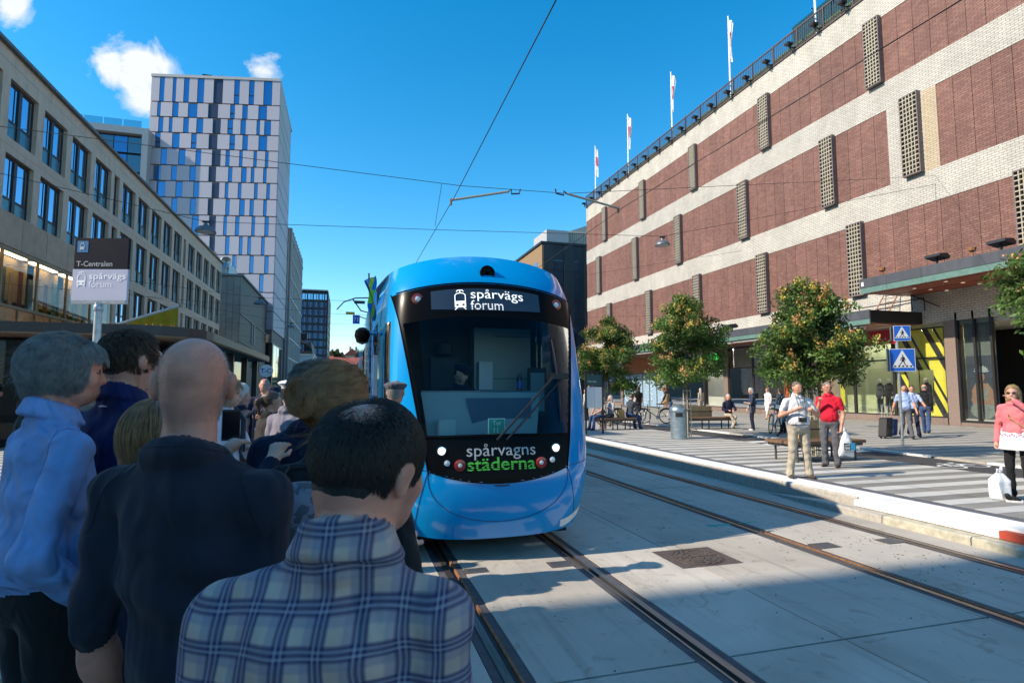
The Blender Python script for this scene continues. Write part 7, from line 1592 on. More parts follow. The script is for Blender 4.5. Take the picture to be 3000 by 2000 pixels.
for k in range(46):
    u = k/46; a = 2*math.pi*u; z = .93+.015*math.sin(k*1.7); rx, ry = .178*1.06, .152*1.04; x, y = rx*math.cos(a), .01+ry*math.sin(a)
    b.lathe([(0, 0), (.016, .002), (.012, .007), (0, .008)], n=6, axis='z', c=(0, 0, 0)) if False else b.add([tuple(at_person(P_, (x*(1+.02)+dx*math.sin(a), y*(1.02)-dx*math.cos(a)*1, z+dz))) for dx, dz in ((-.013, 0), (0, -.012), (.013, 0), (0, .012))], [(0, 1, 2, 3)])
eo = b.build('embroidery', M_emb, fo, fix=False); eo.parent = P_['o']; eo.matrix_parent_inverse = fo.matrix_parent_inverse
bag = empty('shoulder_bag', (9.75, 5.75, .9), 'tan leather shoulder bag at the blonde woman\'s hip', 'bag'); c_ = at_person(P_, (-.02, .03, 0)); 
b = MB(); b.box(9.52, 9.70, 5.72, 5.82, .84, 1.12, rz=-.3); b.build('body', M_tan, bag); b = MB(); b.tube([tuple(at_person(P_, p)) for p in ((.1, -.1, 1.36), (.02, .17, 1.2))]+[(9.6, 5.77, 1.12)], .008, 5); b.build('strap', M_tan, bag)
wb = empty('tote_bag', (9.22, 6.16, .25), 'white knotted cloth bag standing on the platform by the blonde woman', 'bag')
b = MB(); b.grid(lambda u, v: (9.20+(.13+.03*math.sin(2*math.pi*u*3+v*4))*math.cos(2*math.pi*u)*(1-.75*max(0, v-.72)/.28)*(1 if v > .05 else .7), 6.14+(.11+.02*math.sin(2*math.pi*u*4))*math.sin(2*math.pi*u)*(1-.75*max(0, v-.72)/.28), .252+.40*v), 30, 14); to = b.build('body', M_bag, wb, True, fix=False)
b = MB(); b.tube([(9.16, 6.14, .63), (9.13, 6.12, .70), (9.18, 6.1, .68), (9.25, 6.14, .72), (9.24, 6.16, .63)], .018, 7); b.build('knot', M_bag, wb, True); text_obj('EM', .06, M_black, lambda u, v: (9.2+u, 6.015+u*.3, .47+v), parent=wb, bold=True)
sneak = empty('sneaker', (9.2, 5.98, .25), 'black and white sneaker in front of the white cloth bag', 'shoe'); ff = Field(); ff.rc('u', (9.17, 6.0, .30), (9.24, 5.93, .285), .035, .032, k=.02); ff.rc('u', (9.16, 6.01, .3), (9.15, 6.02, .34), .033, .033, k=.02); ff.rc('s', (9.16, 6.01, .262), (9.255, 5.915, .262), .036, .034, k=.01); me = ff.mesh('upper', {'u': C_bsh, 's': C_wsh}, .007); so_ = bpy.data.objects.new('upper', me); COL.objects.link(so_); put(so_, sneak)
# further people on the right
person((9.75, 20.9, .25), 100, 1.74, 'bald seated man in grey plaid shirt at the left end of the bench', C_pla, C_jea, C_bsh, SK3, H_grey, 'bald', .017, seat=.47, lean=(0, .10), arms={'L': ((-.05, .06, -.15), (.03, .16, -.22)), 'R': ((.05, .06, -.15), (-.03, .16, -.22))}, head=(20, -10, 0), group=G1, belly=.6)
person((10.2, 20.95, .25), 110, 1.64, 'white-haired seated woman in grey jacket shading her face on the bench', cloth('grey_jacket', (.36, .35, .37)), C_dgr, cloth('pink_shoe', (.6, .42, .4)), SK, H_white, 'bob', .017, seat=.47, female=True, sleeve='long', shorts=.45, arms={'L': ((-.05, .08, -.14), (.0, .14, -.10)), 'R': ((.10, .06, .02), (.02, .12, .11))}, head=(-30, 0, 0), group=G1)
person((11.0, 20.9, .25), -70, 1.76, 'seated man in dark jacket and jeans bent forward over his phone', cloth('slate_jacket', (.05, .06, .08)), C_jea, C_bsh, SK, H_brown, 'fluffy', .017, seat=.47, sleeve='long', lean=(0, .14), arms={'L': ((-.03, .08, -.14), (.05, .20, -.10)), 'R': ((.03, .08, -.14), (-.05, .20, -.10))}, head=(0, -28, 0), group=G1)
b = MB(); b.box(10.45, 10.68, 20.72, 20.9, .725, 1.04); pb = b.build('body', pm('kraft_paper', (.45, .29, .12), .8, .1, 6)); pb.name = 'paper_bag'; tag(pb, 'brown paper bag on the bench between the seated people', 'bag'); b = MB(); b.tube([(10.5, 20.75, 1.04), (10.52, 20.75, 1.12), (10.6, 20.75, 1.12), (10.62, 20.75, 1.04)], .006, 5); b.build('handle', M_tan, pb)
person((14.2, 26.0, .25), 10, 1.76, 'man in black T-shirt seen from behind near the blue doors', C_blk, C_dgr, C_bsh, SK, H_grey, 'short', .018, w=1.05, group=G1)
person((12.0, 27.5, .25), 30, 1.65, 'person in white jacket half hidden behind the bicycles', C_whi, C_dgr, C_bsh, SK, H_brown, 'short', .019, sleeve='long', group=G1)
person((16.4, 26.6, .25), 60, 1.72, 'person in black puffer jacket bending down behind the litter bin', C_blk, C_jea, C_bsh, SK, H_dblond, 'bob', .018, sleeve='long', lean=(0, .32), arms={'L': ((-.03, .08, -.15), (-.02, .14, -.28)), 'R': ((.03, .08, -.15), (.02, .14, -.28))}, head=(0, -35, 0), group=G1)
person((22.9, 33.4, .25), 5, 1.68, 'elderly person in beige jacket looking into the shop window', C_bei, C_kha, C_sho, SK, H_white, 'short', .02, sleeve='long', group=G1)
person((15.0, 20.0, .25), 168, 1.74, 'white-haired man in dark jacket sitting cross-legged on the slatted bench', C_nav, C_kha, C_bsh, SK3, H_white, 'short', .0165, seat=.47, sleeve='long', arms={'L': ((-.05, .05, -.15), (.04, .15, -.17)), 'R': ((.05, .05, -.15), (-.04, .15, -.17))}, group=G1, head=(0, -5, 0), legs={'L': ((-.09, .40, .49), (.05, .46, .12)), 'R': ((.10, .40, .56), (-.02, .50, .28))})
person((15.25, 18.9, .25), 60, 1.66, 'white-haired woman in dark spotted blouse standing with a blue shoulder bag', C_dot, C_nav, C_wsh, SK, H_white, 'bob', .0165, female=True, sleeve='elbow', w=1.1, arms={'L': ((-.03, .03, -.16), (.0, .14, -.14)), 'R': ((.03, .0, -.165), (.02, .08, -.28))}, head=(20, -12, 0), group=G1)
b = MB(); b.box(14.98, 15.24, 18.66, 18.74, .95, 1.2, rz=.25); o = b.build('handbag', pm('slate_leather', (.07, .09, .13), .45, .1, 6)); tag(o, 'slate blue shoulder bag on the woman in spotted blouse', 'bag'); b = MB(); b.tube([(15.0, 18.68, 1.2), (15.15, 18.85, 1.62), (15.22, 18.72, 1.2)], .007, 5); b.build('strap', M_black, o)
person((21.6, 25.5, .25), 105, 1.68, 'woman in white blouse and cropped trousers walking past the shop', C_whi, C_whi, cloth('tan_shoe', (.5, .3, .2)), SK, H_dblond, 'bob', .0185, female=True, sleeve='elbow', shorts=.5, group=G1, legs={'L': ((-.07, .16, .48), (-.08, .30, .09)), 'R': ((.07, .06, .47), (.08, -.22, .16))})
person((15.35, 17.4, .25), 20, 1.66, 'woman in black and white floral dress holding the yellow-rimmed bicycle', C_flo, C_blk, cloth('pink_shoe2', (.4, .1, .2)), SK, H_dblond, 'bob', .0165, female=True, w=1.08, coat=.30, sleeve='elbow', arms={'L': ((-.05, .04, -.15), (-.04, .17, -.17)), 'R': ((.05, .04, -.15), (.02, .17, -.17))}, group=G1)
m1 = person((17.72, 14.55, .25), 140, 1.77, 'smiling man in light blue shirt pulling a black suitcase', C_lbl, C_gry, C_bsh, SK2, H_dark, 'short', .0155, w=1.04, belly=.3, smile=True, arms={'R': ((.05, -.03, -.16), (.09, -.05, -.31)), 'L': ((-.04, .02, -.16), (-.06, .08, -.29))}, legs={'L': ((-.09, .10, .50), (-.10, .30, .10)), 'R': ((.08, .02, .49), (.09, -.26, .13))}, group=G1)
person((18.6, 15.0, .25), 140, 1.75, 'dark-haired young man in pale blue shirt beside the smiling man', cloth('pale_blue_shirt', (.42, .5, .72)), C_nav, C_bsh, SK2, H_dark, 'short', .016, arms={'L': ((-.07, .05, -.15), (-.12, .14, -.26))}, legs={'L': ((-.09, .12, .50), (-.10, .26, .09)), 'R': ((.08, .02, .49), (.09, -.22, .13))}, group=G1, smile=True)
person((20.2, 15.8, .25), -60, 1.80, 'man in black sweater and jeans walking off to the right', C_blk, C_jea, C_bsh, SK3, H_grey, 'bald', .017, sleeve='long', legs={'L': ((-.09, .14, .50), (-.10, .30, .09)), 'R': ((.08, .02, .49), (.09, -.26, .13))}, group=G1)
def suitcase(x, y, label, mt, h=.62, rz=.3, w=.42):
    e = empty('suitcase', (x, y, .25), label, 'suitcase', 'wheeled suitcases'); b = MB(); d = .24
    b.prism([(-w/2+.03, 0), (w/2-.03, 0), (w/2, .03), (w/2, h-.04), (w/2-.04, h), (-w/2+.04, h), (-w/2, h-.04), (-w/2, .03)], -d/2, d/2, 'y')
    co, si = math.cos(rz), math.sin(rz); tf = lambda p: (x+p[0]*co-p[1]*si+(p[2])*.12, y+p[0]*si+p[1]*co, .30+p[2]); b.v = [tf(v) for v in b.v]; b.build('case', mt, e)
    b = MB(); b.prism([(-w/2+.05, .08), (w/2-.05, .08), (w/2-.05, h*.45), (-w/2+.05, h*.45)], -d/2-.025, -d/2-.001, 'y'); b.prism([(-w/2+.05, h*.52), (w/2-.05, h*.52), (w/2-.05, h*.9), (-w/2+.05, h*.9)], -d/2-.02, -d/2-.001, 'y'); b.v = [tf(v) for v in b.v]; b.build('pocket', mt, e)
    b = MB()
    for sx in (-.1, .1): b.tube([tf((sx, .08, h)), tf((sx, .08, h+.42))], .009, 5)
    b.tube([tf((-.1, .08, h+.42)), tf((.1, .08, h+.42))], .013, 6); b.build('handle', M_grey, e)
    for sx in (-1, 1): b = MB(); b.tube([tf((sx*(w/2-.05), .06, -.005)), tf((sx*(w/2-.08), .06, -.005))], .04, 10); b.build('wheel', M_tyre, e, True)
suitcase(17.05, 14.75, 'black suitcase pulled by the man in the light blue shirt', pm('suitcase_black', (.02, .02, .022), .6, .15, 9)); suitcase(17.75, 15.15, 'blue suitcase between the walking men and the sign pole', pm('suitcase_blue', (.01, .07, .25), .6, .15, 9), .55)
# shop-window figures
M_man = pm('mannequin', (.5, .48, .44), .5, .05, 5)
def mannequin(x, y, top, bot, label, rz=90, H=1.8, coat=0.):
    e_ = empty('mannequin', (x, y, .56), label, 'mannequin', 'mannequins in the store windows')
    P = person((0, 0, 0), 0, H, None, top, bot, M_man, M_man, None, None, .022, face=False, sleeve='long', coat=coat); o = P['o']; o.name = 'figure'
    for k in ('category', 'label', 'hc', 'hsc'):
        if k in o: del o[k]
    o.parent = e_; o.location = (0, 0, .06); o.rotation_euler = (0, 0, R(rz)); b = MB(); b.lathe([(.2, 0), (.2, .03), (0, .03)], 0, 0, 16); so = b.build('stand', M_man, None); so.parent = e_
C_tan = cloth('tan_coat', (.25, .11, .04)); C_org = cloth('rust_dress', (.35, .09, .02)); C_teal = cloth('teal_top', (.08, .22, .25))
for k, (x, y, t, bt_, lb, rz, ct) in enumerate(((26.9, 22.9, C_blk, C_blk, 'mannequin in black suit beside the open-jacket one in the green window', 90, .0), (27.0, 23.5, C_dgr, C_blk, 'mannequin in charcoal jacket at the left of the green window', 80, .05), (26.9, 22.1, C_tan, C_tan, 'mannequin in brown suit behind the sign pole', 100, .1),
        (27.0, 21.0, C_blk, C_dgr, 'mannequin in black jacket behind the striped window', 90, .1), (27.2, 30.9, C_tan, C_org, 'mannequin in tan jacket and rust skirt in the store window', 90, .3), (27.2, 30.2, C_org, C_org, 'mannequin in rust-coloured dress in the store window', 80, .5), (27.1, 29.7, C_teal, C_nav, 'mannequin in teal top in the store window', 100, .0), (27.2, 28.2, C_nav, C_nav, 'mannequin in navy outfit near the tree crown', 90, .4), (27.0, 31.5, C_whi, C_whi, 'white undressed mannequin standing low in the store window', 90, .0))):
    mannequin(x, y, t, bt_, lb, rz, 1.8, ct)
b = MB(); b.box(27.85, 27.9, 30.5, 31.3, 1.3, 3.9); tag(b.build('wall_hanging', pm('red_hanging', (.45, .03, .02), .7, .1, 3)), 'tall red cloth panel hanging in the store window', 'banner')
b = MB(); b.box(27.85, 27.9, 29.6, 30.3, 2.2, 3.9); tag(b.build('wall_hanging', pm('blue_hanging', (.25, .45, .55), .7, .2, 3)), 'pale blue cloth panel hanging in the store window', 'banner')
b = MB(); b.box(26.45, 26.48, 32.3, 33.1, 1.2, 2.7); tag(b.build('window_poster', pm('orange_poster', (.6, .25, .06), .6, .5, 5)), 'orange poster beside the white window lettering', 'poster')
rk = empty('clothes_rail', (27.3, 20.5, .56), 'short clothes rail with hanging jackets in the striped window', 'clothes rail'); b = MB(); b.tube([(27.3, 20.1, 2.3), (27.3, 20.9, 2.3)], .015, 6); b.build('bar', M_black, rk)
for k in range(4): b = MB(); y0 = 20.15+k*.2; b.prism([(y0-.06, 2.22), (y0+.06, 2.22), (y0+.09, 1.5), (y0-.09, 1.5)], 27.2, 27.4, 'x'); b.build('garment', (C_tan, C_blk, C_bei, C_gry)[k], rk)
# tram driver
pd_ = person((CX-.22, 7.5, .62), 185, 1.76, 'tram driver in dark uniform, white shirt and peaked cap behind the windscreen', C_nav, C_nav, C_bsh, SK, H_dark, 'cap', .0125, seat=.62, sleeve='long', lean=(0, .10), head=(38, -22, 0), hat=('peaked', C_nav), arms={'L': ((-.06, .06, -.14), (.0, .18, -.14)), 'R': ((.06, .06, -.14), (.0, .18, -.14))})
T_ = lambda p: tuple(at_person(pd_, p)); zc_ = pd_['SH']['L'][2]
b = MB(); b.add([T_(p) for p in ((-.05, .10, zc_+.06), (.05, .10, zc_+.06), (.035, .185, zc_-.10), (0, .195, zc_-.2), (-.035, .185, zc_-.10))], [(0, 1, 2, 3, 4)]); so_ = b.build('shirt_front', C_whi, None, fix=False); so_.parent = pd_['o']; so_.matrix_parent_inverse = (Matrix.Translation(pd_['o'].location) @ Matrix.Rotation(pd_['o'].rotation_euler[2], 4, 'Z')).inverted()
b = MB(); b.add([T_(p) for p in ((-.014, .125, zc_+.03), (.014, .125, zc_+.03), (.02, .205, zc_-.16), (0, .21, zc_-.19), (-.02, .205, zc_-.16))], [(0, 1, 2, 3, 4)]); ti = b.build('tie', cloth('wine_tie', (.12, .01, .02)), None, fix=False); ti.parent = pd_['o']; ti.matrix_parent_inverse = so_.matrix_parent_inverse
# ================================================================== the waiting crowd in the shade
G2 = 'crowd waiting on the near platform'
C_plaid = checked('blue_plaid_shirt', (.58, .42, .345), [((.20, .20, .30), .12, .60, .45), ((.014, .016, .085), 0, .38, .74), ((.56, .52, .56), .08, .035, .6), ((.56, .52, .56), -.07, .035, .5)], (.052, .052)); C_tee = cloth('dark_navy_tee', (.022, .022, .033)); C_blue = cloth('blue_shirt', (.22, .35, .64), .75, .8); C_polo = cloth('navy_polo', (.010, .016, .085)); C_tweed = checked('tweed', (.17, .16, .15), [((.05, .05, .05), 0, .4, .6)], (.012, .012)); C_suit = cloth('grey_suit', (.20, .19, .235)); C_wsht = cloth('white_shirt', (.60, .60, .72)); C_bltop = cloth('black_top', (.03, .028, .027))
SKd = skinmat('skin_ruddy', (.64, .26, .175))
norm = lambda a: a/(np.linalg.norm(a, axis=1)[:, None]+1e-9)
# --- bald man
pA = person((-.275, 1.46, .25), -22, 1.75, 'bald man in dark navy T-shirt seen from behind in the crowd', C_tee, C_blk, C_bsh, SKd, None, None, .006, sleeve='elbow', w=1.03, wr=(.0045, 24), group=G2, glasses=True, head=(26, 0, 0), headk=1.0, lean=(-.085, 0))
rS = np.random.default_rng(40)
stub = lambda p: (p[:, 2]+rS.exponential(.022, len(p)) < .085) & ~((p[:, 1] > .035) & (p[:, 2] < .06)) & ~((np.abs(p[:, 0]) > .066) & (np.abs(p[:, 1]) < .03) & (p[:, 2] < .03)) & (p[:, 2] > -.06)
co = np.empty(len(pA['o'].data.vertices)*3); pA['o'].data.vertices.foreach_get('co', co); hp_ = (co.reshape(-1, 3)-pA['hc'])@np.array(pA['Mh'])/pA['s']
hp_ = hp_[(hp_[:, 2] > -.088+.25*np.maximum(hp_[:, 1]+.02, 0)) & (hp_[:, 1] < .035+.3*hp_[:, 2]) & (np.abs(hp_[:, 0]) < .078) & (hp_[:, 2] < .13)]
hp_ = np.repeat(hp_, 5, 0)+rS.normal(0, .0022, (len(hp_)*5, 3)); hp_ = hp_[hp_[:, 2]+rS.exponential(.028, len(hp_)) < .095]
strands(pA, len(hp_), 2, .0025, lambda p, t: norm(p+np.array([0, .03, .02]))+np.array([0, 0, -.5]), None, 1, H_grey, .00022, .0006, .2, 'stubble', (.05, .06, .05), roots=hp_)
# --- man in plaid shirt
pB = person((-.114, .94, .25), -16, 1.62, 'man in blue plaid shirt with a thin crown, nearest to the camera', C_plaid, C_dgr, C_bsh, SKd, H_dark, 'under', .0065, sleeve='long', w=.99, shl=.786, headz=.915, collar_h=1.0, lean=(.147, .03), head=(-30, -6, 6), collar=True, wr=(.005, 26), group=G2, hair_vox=.006)
spot = lambda p: np.sqrt(p[:, 0]**2+(p[:, 1]+.055)**2+(p[:, 2]-.105)**2)
hm_ = lambda p: ~((p[:, 1] > .045) & (p[:, 2] < .075)) & ~((np.abs(p[:, 0]) > .062) & (p[:, 1] > -.03) & (p[:, 2] < .0)) & (p[:, 2] > -.07)
rB = np.random.default_rng(4)
# open the hair cap over the crown
me = pB['hair'].data; bm = bmesh.new(); bm.from_mesh(me); Mi = np.array(pB['Mh']).T
dl = []
for v in bm.verts:
    p = Mi@(np.array(v.co)-pB['hc'])/pB['s']; d_ = math.sqrt(p[0]**2*.8+(p[1]+.05)**2+(p[2]-.112)**2)
    if d_ < .052: dl.append(v)
bmesh.ops.delete(bm, geom=dl, context='VERTS'); bm.to_mesh(me); bm.free()
strands(pB, 26000, 4, .0062, lambda p, t: norm(p-np.array([0, -.045, .11]))*.8+np.array([0, .15, -.45]), lambda p: hm_(p) & (spot(p)+rB.normal(0, .012, len(p)) > .052), 2, H_dark, .00045, .007, .2, 'hair_strands', (.078, .1, .087), clump=900, cpull=.2)
strands(pB, 700, 4, .009, lambda p, t: norm(p-np.array([0, -.045, .11]))+np.array([0, .2, 0]), lambda p: spot(p) < .062, 3, H_dark, .00045, .003, .3, 'thin_crown_hair', (.0765, .0985, .0855))
T_ = pB['T']; HB = 1.635; lin = np.linspace
M_thread = cloth('dark_thread', (.02, .024, .06)); M_teeseam = cloth('tee_seam', (.010, .010, .016)); M_blueseam = cloth('blue_seam', (.05, .11, .32))
TA = pA['T']; HA = 1.75
seam_on(pA, [[pA['SH'][q]+np.array([sx*(-.008-.03*math.cos(a)), -.12*math.sin(a), .09*math.cos(a)]) for a in lin(.0, 2.7, 26)] for q, sx in (('L', -1), ('R', 1))], .0010, M_teeseam, 'sleeve_seam', .0003)
seam_on(pA, [[TA(0, 0, .845*HA)+np.array([.098*math.cos(a), .095*math.sin(a), -.012-.02*math.sin(a)]) for a in lin(math.pi, 2*math.pi, 26)]], .0010, M_teeseam, 'neck_seam', .0003)
# --- grey-haired man in blue shirt
pC = person((-.97, 2.36, .25), -50, 1.80, 'grey-haired man in light blue shirt facing right at the left edge', C_blue, C_blk, C_bsh, SKd, H_grey, 'under', .008, sleeve='long', w=1.14, belly=.9, head=(-14, -2, 0), collar=True, wr=(.0035, 26), group=G2, arms={'R': ((.06, -.07, -.165), (.03, .06, -.30)), 'L': ((-.04, .0, -.165), (-.03, .07, -.29))}, hair_vox=.007, hand_curl=(.7, .9))
hmC = lambda p: ~((p[:, 1] > .05) & (p[:, 2] < .062)) & ~((np.abs(p[:, 0]) > .06) & (p[:, 1] > .0) & (p[:, 2] < -.015)) & (p[:, 2] > -.06)
strands(pC, 26000, 7, .0098, lambda p, t: norm(p-np.array([0, .05, .12]))*.55+np.array([0, -.38+.45*t, -.3-.9*t]), hmC, 5, H_grey, .0005, .016, .16, 'hair_strands', (.078, .1, .087), wave=.6, stick=.85, clump=620, cpull=.45)
strands(pC, 400, 6, .010, lambda p, t: norm(p-np.array([0, .05, .12]))*.6+np.array([0, -.3, -.4]), hmC, 55, H_grey, .00035, .016, .4, 'flyaway_hair', (.08, .102, .09), stick=.2)
seam_on(pC, [[pC['SH'][q]+np.array([sx*(-.01-.03*math.cos(a)), -.12*math.sin(a), .09*math.cos(a)]) for a in lin(.0, 2.7, 26)] for q, sx in (('L', -1), ('R', 1))]+[[pC['SH'][q]+np.array([sx*(-.01-.03*math.cos(a)), .12*math.sin(a), .09*math.cos(a)]) for a in lin(.0, 2.7, 26)] for q, sx in (('R', 1),)], .0012, M_blueseam, 'sleeve_seam', .0003)
seam_on(pC, [[pC['T'](.012, .3, z) for z in lin(.80*1.8, .56*1.8, 30)]], .0015, M_blueseam, 'placket', .0004)
w_, d_, e_ = pC['hands']['R']; seam_on(pC, [[np.array(w_)-d_*.07+.06*(np.cross(d_, [0, 0, 1])*math.cos(a)+np.array([0, 0, 1])*math.sin(a)) for a in lin(0, 6.28, 22)]], .0015, M_blueseam, 'cuff', .0004)
# --- man in navy polo
pD = person((-.845, 2.63, .25), -30, 1.86, 'dark-haired man with glasses in navy polo shirt with white collar line', C_polo, C_jea, C_bsh, SK3, H_brown, 'under', .009, w=1.08, head=(-16, 4, 0), collar=True, wr=(.0045, 20), group=G2, glasses=True, hair_vox=.008)
strands(pD, 16000, 4, .0075, lambda p, t: norm(p-np.array([.02, -.045, .115]))*.8+np.array([0, .15, -.3]), hm_, 6, H_brown, .0005, .010, .22, 'hair_strands', (.078, .1, .087), clump=500, cpull=.5)
nb_ = pD['T'](0, -.012, .845*1.83); b = MB()
b.tube([tuple(nb_+np.array([.080*math.cos(a), .080*math.sin(a)+.004, -.022-.02*math.sin(a)])) for a in np.linspace(math.pi*.9, math.pi*2.1, 20)], .0035, 6); o = b.build('collar_line', M_wpaint, None, True); o.parent = pD['o']
# --- dark-haired head at the left edge
pE = person((-1.60, 3.05, .25), -45, 1.74, 'dark-haired person with sunglasses cut off by the left edge', C_dgr, C_blk, C_bsh, SKd, H_brown, 'short', .011, head=(-5, 0, 0), group=G2, glasses='sun')
strands(pE, 5000, 6, .009, lambda p, t: norm(p-np.array([0, -.03, .11]))*.8+np.array([0, -.1, -.4]), hm_, 7, H_brown, .0008, .005, .3, 'hair_strands', (.083, .105, .094), wave=.6)
# --- long-haired woman with phone
pH = person((-.56, 2.02, .25), -14, 1.58, 'long-haired woman hidden behind the bald man holding up a phone', C_nav, C_blk, C_bsh, SK, H_dblond, 'long', .0065, female=True, w=.92, sleeve='long', arms={'L': ((.02, .13, -.04), (.105, .235, .075)), 'R': ((.04, .12, -.06), (.055, .23, .06))}, group=G2, wr=(.003, 22), hand_curl=(.55, .5))
ph = empty('phone', (-.40, 2.50, 1.66), 'black phone held up between the bald man and the blonde woman', 'phone'); b = MB(); b.box(-.46, -.395, 2.46, 2.468, 1.66, 1.78, rz=.15); b.build('body', M_black, ph); b = MB(); b.box(-.457, -.398, 2.4585, 2.4595, 1.668, 1.772, rz=.15, c=(-.4275, 2.464)); b.build('screen', pm('phone_screen', (.01, .012, .015), .1, .1, 3), ph)
strands(pH, 3500, 10, .034, lambda p, t: np.stack([p[:, 0]*.6, -.12+0*p[:, 0], -np.ones(len(p))], 1), lambda p: (p[:, 1] < .02) & (p[:, 2] > .0), 8, H_dblond, .0007, .006, .14, 'hair_strands', (.085, .108, .097))
# --- man with grey-brown hair in navy jacket
pF = person((-.125, 2.55, .25), -8, 1.73, 'man with tousled grey-brown hair in navy jacket behind the woman with the bun', C_nav, C_dgr, C_bsh, SK3, H_mix, 'under', .0095, sleeve='long', w=1.12, group=G2, head=(-12, -4, 0), hair_vox=.008)
strands(pF, 16000, 7, .0105, lambda p, t: norm(p-np.array([0, -.03, .115]))*.8+np.array([.25, -.1, -.25]), hmC, 9, H_mix, .0005, .014, .3, 'hair_strands', (.078, .1, .087), wave=.7, stick=.7, clump=400)
# --- woman with a bun and backpack
pG = person((-.02, 1.86, .25), -16, 1.685, 'woman with a loose blond bun and black jacket wearing a backpack', C_blk, C_dgr, C_bsh, SK, H_dblond, 'bun', .0075, female=True, w=1.05, sleeve='long', arms={'R': ((.05, -.05, -.195), (.02, .085, -.14)), 'L': ((-.04, .02, -.165), (-.01, .12, -.2))}, head=(-30, 2, 0), group=G2, hair_vox=.007, hand_curl=(.6, .9))
bun = np.array([0, -.145, .02])
strands(pG, 22000, 10, .018, lambda p, t: norm(bun+np.array([0, -.02, 0])-p)+np.array([0, 0, -.05]), lambda p: ~((p[:, 1] > .05) & (p[:, 2] < .06)) & (p[:, 2] > -.05) & (p[:, 1] > -.085), 10, H_dblond, .00055, .012, .10, 'hair_strands', (.079, .101, .088), clump=420, cpull=.6)
strands(pG, 350, 9, .02, lambda p, t: norm(bun-p)+np.array([0, 0, .1]), lambda p: (p[:, 2] > .0), 56, H_dblond, .0004, .016, .55, 'flyaway_hair', (.08, .102, .09), stick=.2)
rg = np.random.default_rng(11); n = 5000; rt = bun+norm(rg.normal(0, 1, (n, 3)))*np.array([.047, .035, .047])
ax_ = np.array([.3, -.9, .3])
strands(pG, n, 8, .013, lambda p, t: np.cross(norm(p-bun), ax_)+norm(bun-p)*.25, None, 12, H_dblond, .0006, .008, .28, 'bun_strands', (.02, .02, .02), roots=rt, clump=90, cpull=.5)
strands(pG, 260, 10, .016, lambda p, t: np.stack([p[:, 0]*2, -.15+0*p[:, 0], -.8-0*p[:, 0]], 1), lambda p: (p[:, 2] < .0) & (p[:, 1] < .02), 13, H_dblond, .0005, .008, .35, 'loose_strands', (.083, .105, .094))
bp = empty('backpack', (-.10, 1.62, 1.2), 'black and grey backpack with small pale marks on the woman with the bun', 'backpack')
M_bpk = cloth('backpack_black', (.012, .012, .014), .6); M_bpg = blotch('backpack_grey', (.10, .10, .12), (.2, .2, .24), 30, .5)
ff = Field(); c = np.array([-.105, 1.66, 1.38]); ff.el('a', c, (.14, .085, .22), k=.04); ff.rc('a', c+[-.08, 0, -.15], c+[.08, 0, -.15], .085, .085, k=.05); ff.el('b', c+np.array([0, -.02, .15]), (.13, .075, .085), k=.02); me = ff.mesh('body', {'a': M_bpk, 'b': M_bpg}, .009, {'a': (.003, 25, 1.)}); o = bpy.data.objects.new('body', me); COL.objects.link(o); put(o, bp)
b = MB()
for u, v, a in ((-.03, .02, .5), (.03, .02, -.5), (-.035, -.03, -.4), (.03, -.035, .5), (0, 0, 1.2), (-.02, -.055, 0), (.02, -.06, 0)):
    ct = (c[0]+u, c[1]-.088+abs(u)*.12, c[2]+v+.0); w_, l_ = .004, .014; co, si = math.cos(a), math.sin(a)
    b.add([(ct[0]+x*co-z*si, ct[1]-.003, ct[2]+x*si+z*co) for x, z in ((-w_, -l_), (w_, -l_), (w_, l_), (-w_, l_))], [(0, 1, 2, 3)])
b.build('emblem', M_lt, bp, fix=False); b = MB(); b.tube([(c[0]-.05, c[1]+.02, c[2]+.23), (c[0]-.03, c[1], c[2]+.27), (c[0]+.03, c[1], c[2]+.27), (c[0]+.05, c[1]+.02, c[2]+.23)], .012, 7); b.build('loop', M_bpk, bp, True)
# --- sunlit people farther along the platform
pI = person((-.95, 5.16, .25), -118, 1.70, 'smiling blonde woman in white shirt with a black strap, in the sun', C_wsht, C_dgr, C_bsh, SK, H_blond, 'bob', .010, female=True, sleeve='long', smile=True, collar=True, group=G2, head=(22, 0, 0), arms={'L': ((-.03, .06, -.16), (.02, .10, -.13)), 'R': ((.05, .05, -.16), (.10, .17, -.20))})
strands(pI, 2500, 5, .016, lambda p, t: norm(p-np.array([0, -.02, .11]))*.8+np.array([0, -.2, -.4]), hmC, 14, H_blond, .001, .010, .4, 'hair_strands', (.09, .112, .098), wave=.6)
b = MB(); b.tube([tuple(at_person(pI, p)) for p in ((-.12, -.09, 1.40), (-.125, .0, 1.46), (-.11, .10, 1.36), (-.05, .145, 1.1))], .022, 7); o = b.build('bag_strap', M_black, None, True); tag(o, 'black bag strap over the blonde woman\'s shoulder', 'strap')
pJ = person((-1.10, 6.75, .25), -35, 1.68, 'white-haired person in navy jacket beside the blonde woman', C_nav, C_dgr, C_bsh, SK3, H_white, 'fluffy', .012, sleeve='long', group=G2)
pK = person((-1.28, 10.2, .25), 172, 1.80, 'bald smiling man in navy jacket with folded arms facing the camera', C_nav, C_jea, C_bsh, SK3, H_grey, 'bald', .014, w=1.12, smile=True, group=G2, arms={'L': ((-.04, .04, -.16), (.09, .11, -.13)), 'R': ((.04, .04, -.16), (-.09, .11, -.14))})
pL = person((-.95, 8.6, .25), 150, 1.66, 'man in dark blue cap half hidden behind the ponytail woman', C_nav, C_dgr, C_bsh, SK3, H_grey, 'cap', .013, sleeve='long', hat=('cap', C_nav), group=G2)
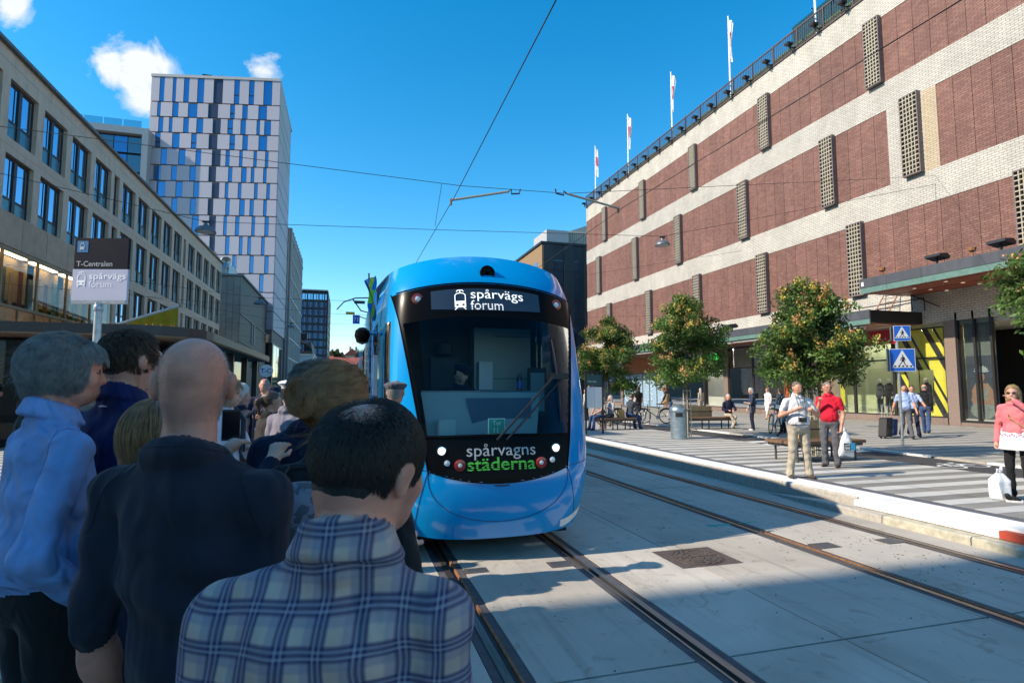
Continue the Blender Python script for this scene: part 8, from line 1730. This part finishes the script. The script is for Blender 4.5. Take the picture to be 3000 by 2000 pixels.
pM = person((-.76, 6.45, .25), -55, 1.60, 'woman with ponytail and black top carrying a black handbag', C_bltop, C_blk, C_bsh, SK2, H_brown, 'pony', .011, female=True, sleeve='long', group=G2, head=(-10, -6, 0))
pN = person((-.46, 5.36, .25), -38, 1.70, 'man in grey suit with white peaked cap seen from behind', C_suit, C_suit, C_bsh, SK3, H_dark, 'cap', .0105, sleeve='long', hat=('peaked', M_wpaint), w=1.05, group=G2)
pO = person((.16, 5.55, .25), -20, 1.70, 'man in grey flat-topped cap leaning towards the tram', C_dgr, C_dgr, C_bsh, SK3, H_grey, 'cap', .011, sleeve='long', hat=('flat', cloth('grey_cap', (.09, .09, .11))), lean=(.28, .05), group=G2)
pP = person((-1.32, 3.5, .25), -30, 1.62, 'person in grey tweed jacket glimpsed between the two men at left', C_tweed, C_dgr, C_bsh, SK, H_grey, 'short', .013, sleeve='long', group=G2)
hb = empty('handbag', (-.92, 6.2, .9), 'black leather handbag with green tags on the ponytail woman', 'bag')
M_lea = pm('black_leather', (.02, .02, .022), .35, .15, 12, .3, 80)
ff = Field(); c = np.array([-.93, 6.05, 1.32]); ff.rc('a', c+[-.09, 0, -.13], c+[.09, 0, -.13], .055, .055, k=.05); ff.rc('a', c+[-.06, 0, .03], c+[.06, 0, .03], .035, .035, k=.06); me = ff.mesh('body', {'a': M_lea}, .011); o = bpy.data.objects.new('body', me); COL.objects.link(o); put(o, hb)
b = MB(); b.tube([(c[0]-.07, c[1], c[2]+.04), (c[0]-.02, c[1]+.03, c[2]+.24), (c[0]+.06, c[1]+.12, c[2]+.33), (c[0]+.07, c[1], c[2]+.04)], .009, 6); b.build('handle', M_lea, hb, True)
M_lime = pm('lime_tag', (.45, .75, .02), .5, .05, 4)
for z in (.1, .24): b = MB(); b.box(c[0]-.045, c[0]+.0, c[1]-.05, c[1]-.03, c[2]+z, c[2]+z+.05); b.build('green_tag', M_lime, hb)
HID = ['hidden person in navy standing nearest behind the bald man', 'hidden person in charcoal behind the bald man, next along the edge', 'hidden person in grey behind the blonde woman', 'hidden person in black behind the polo-shirt man', 'hidden person in denim jacket behind the polo-shirt man']
for k, (x, y) in enumerate(((-1.30, 4.22), (-1.22, 4.68), (-1.30, 5.6), (-1.9, 4.4), (-2.1, 6.2))):
    person((x, y, .25), -30-k*7, 1.74+.03*(k % 2), HID[k], (C_nav, C_dgr, C_gry, C_blk, C_jea)[k], C_blk, C_bsh, SK3, (H_brown, H_grey, H_dark, H_mix, H_white)[k], 'short', .02, sleeve='long', group='hidden people casting shadows on the rails')

person((-1.35, 6.05, .25), -20, 1.66, 'person with long grey hair just behind the blonde woman', C_gry, C_blk, C_bsh, SK, H_grey, 'long', .013, female=True, sleeve='long', group=G2)
person((-.30, 7.6, .25), -150, 1.72, 'man in pale jacket facing the camera beyond the white cap', C_bei, C_jea, C_bsh, SK3, H_grey, 'short', .014, sleeve='long', group=G2)
person((-2.1, 9.4, .25), 160, 1.70, 'woman in red top standing by the kiosk post', cloth('brick_red_top', (.4, .05, .04)), C_dgr, C_bsh, SK, H_dark, 'bob', .015, female=True, group=G2)
person((-.75, 12.8, .25), 170, 1.75, 'man in white T-shirt farthest along the platform', C_whi, C_jea, C_bsh, SK2, H_dark, 'short', .016, group=G2)
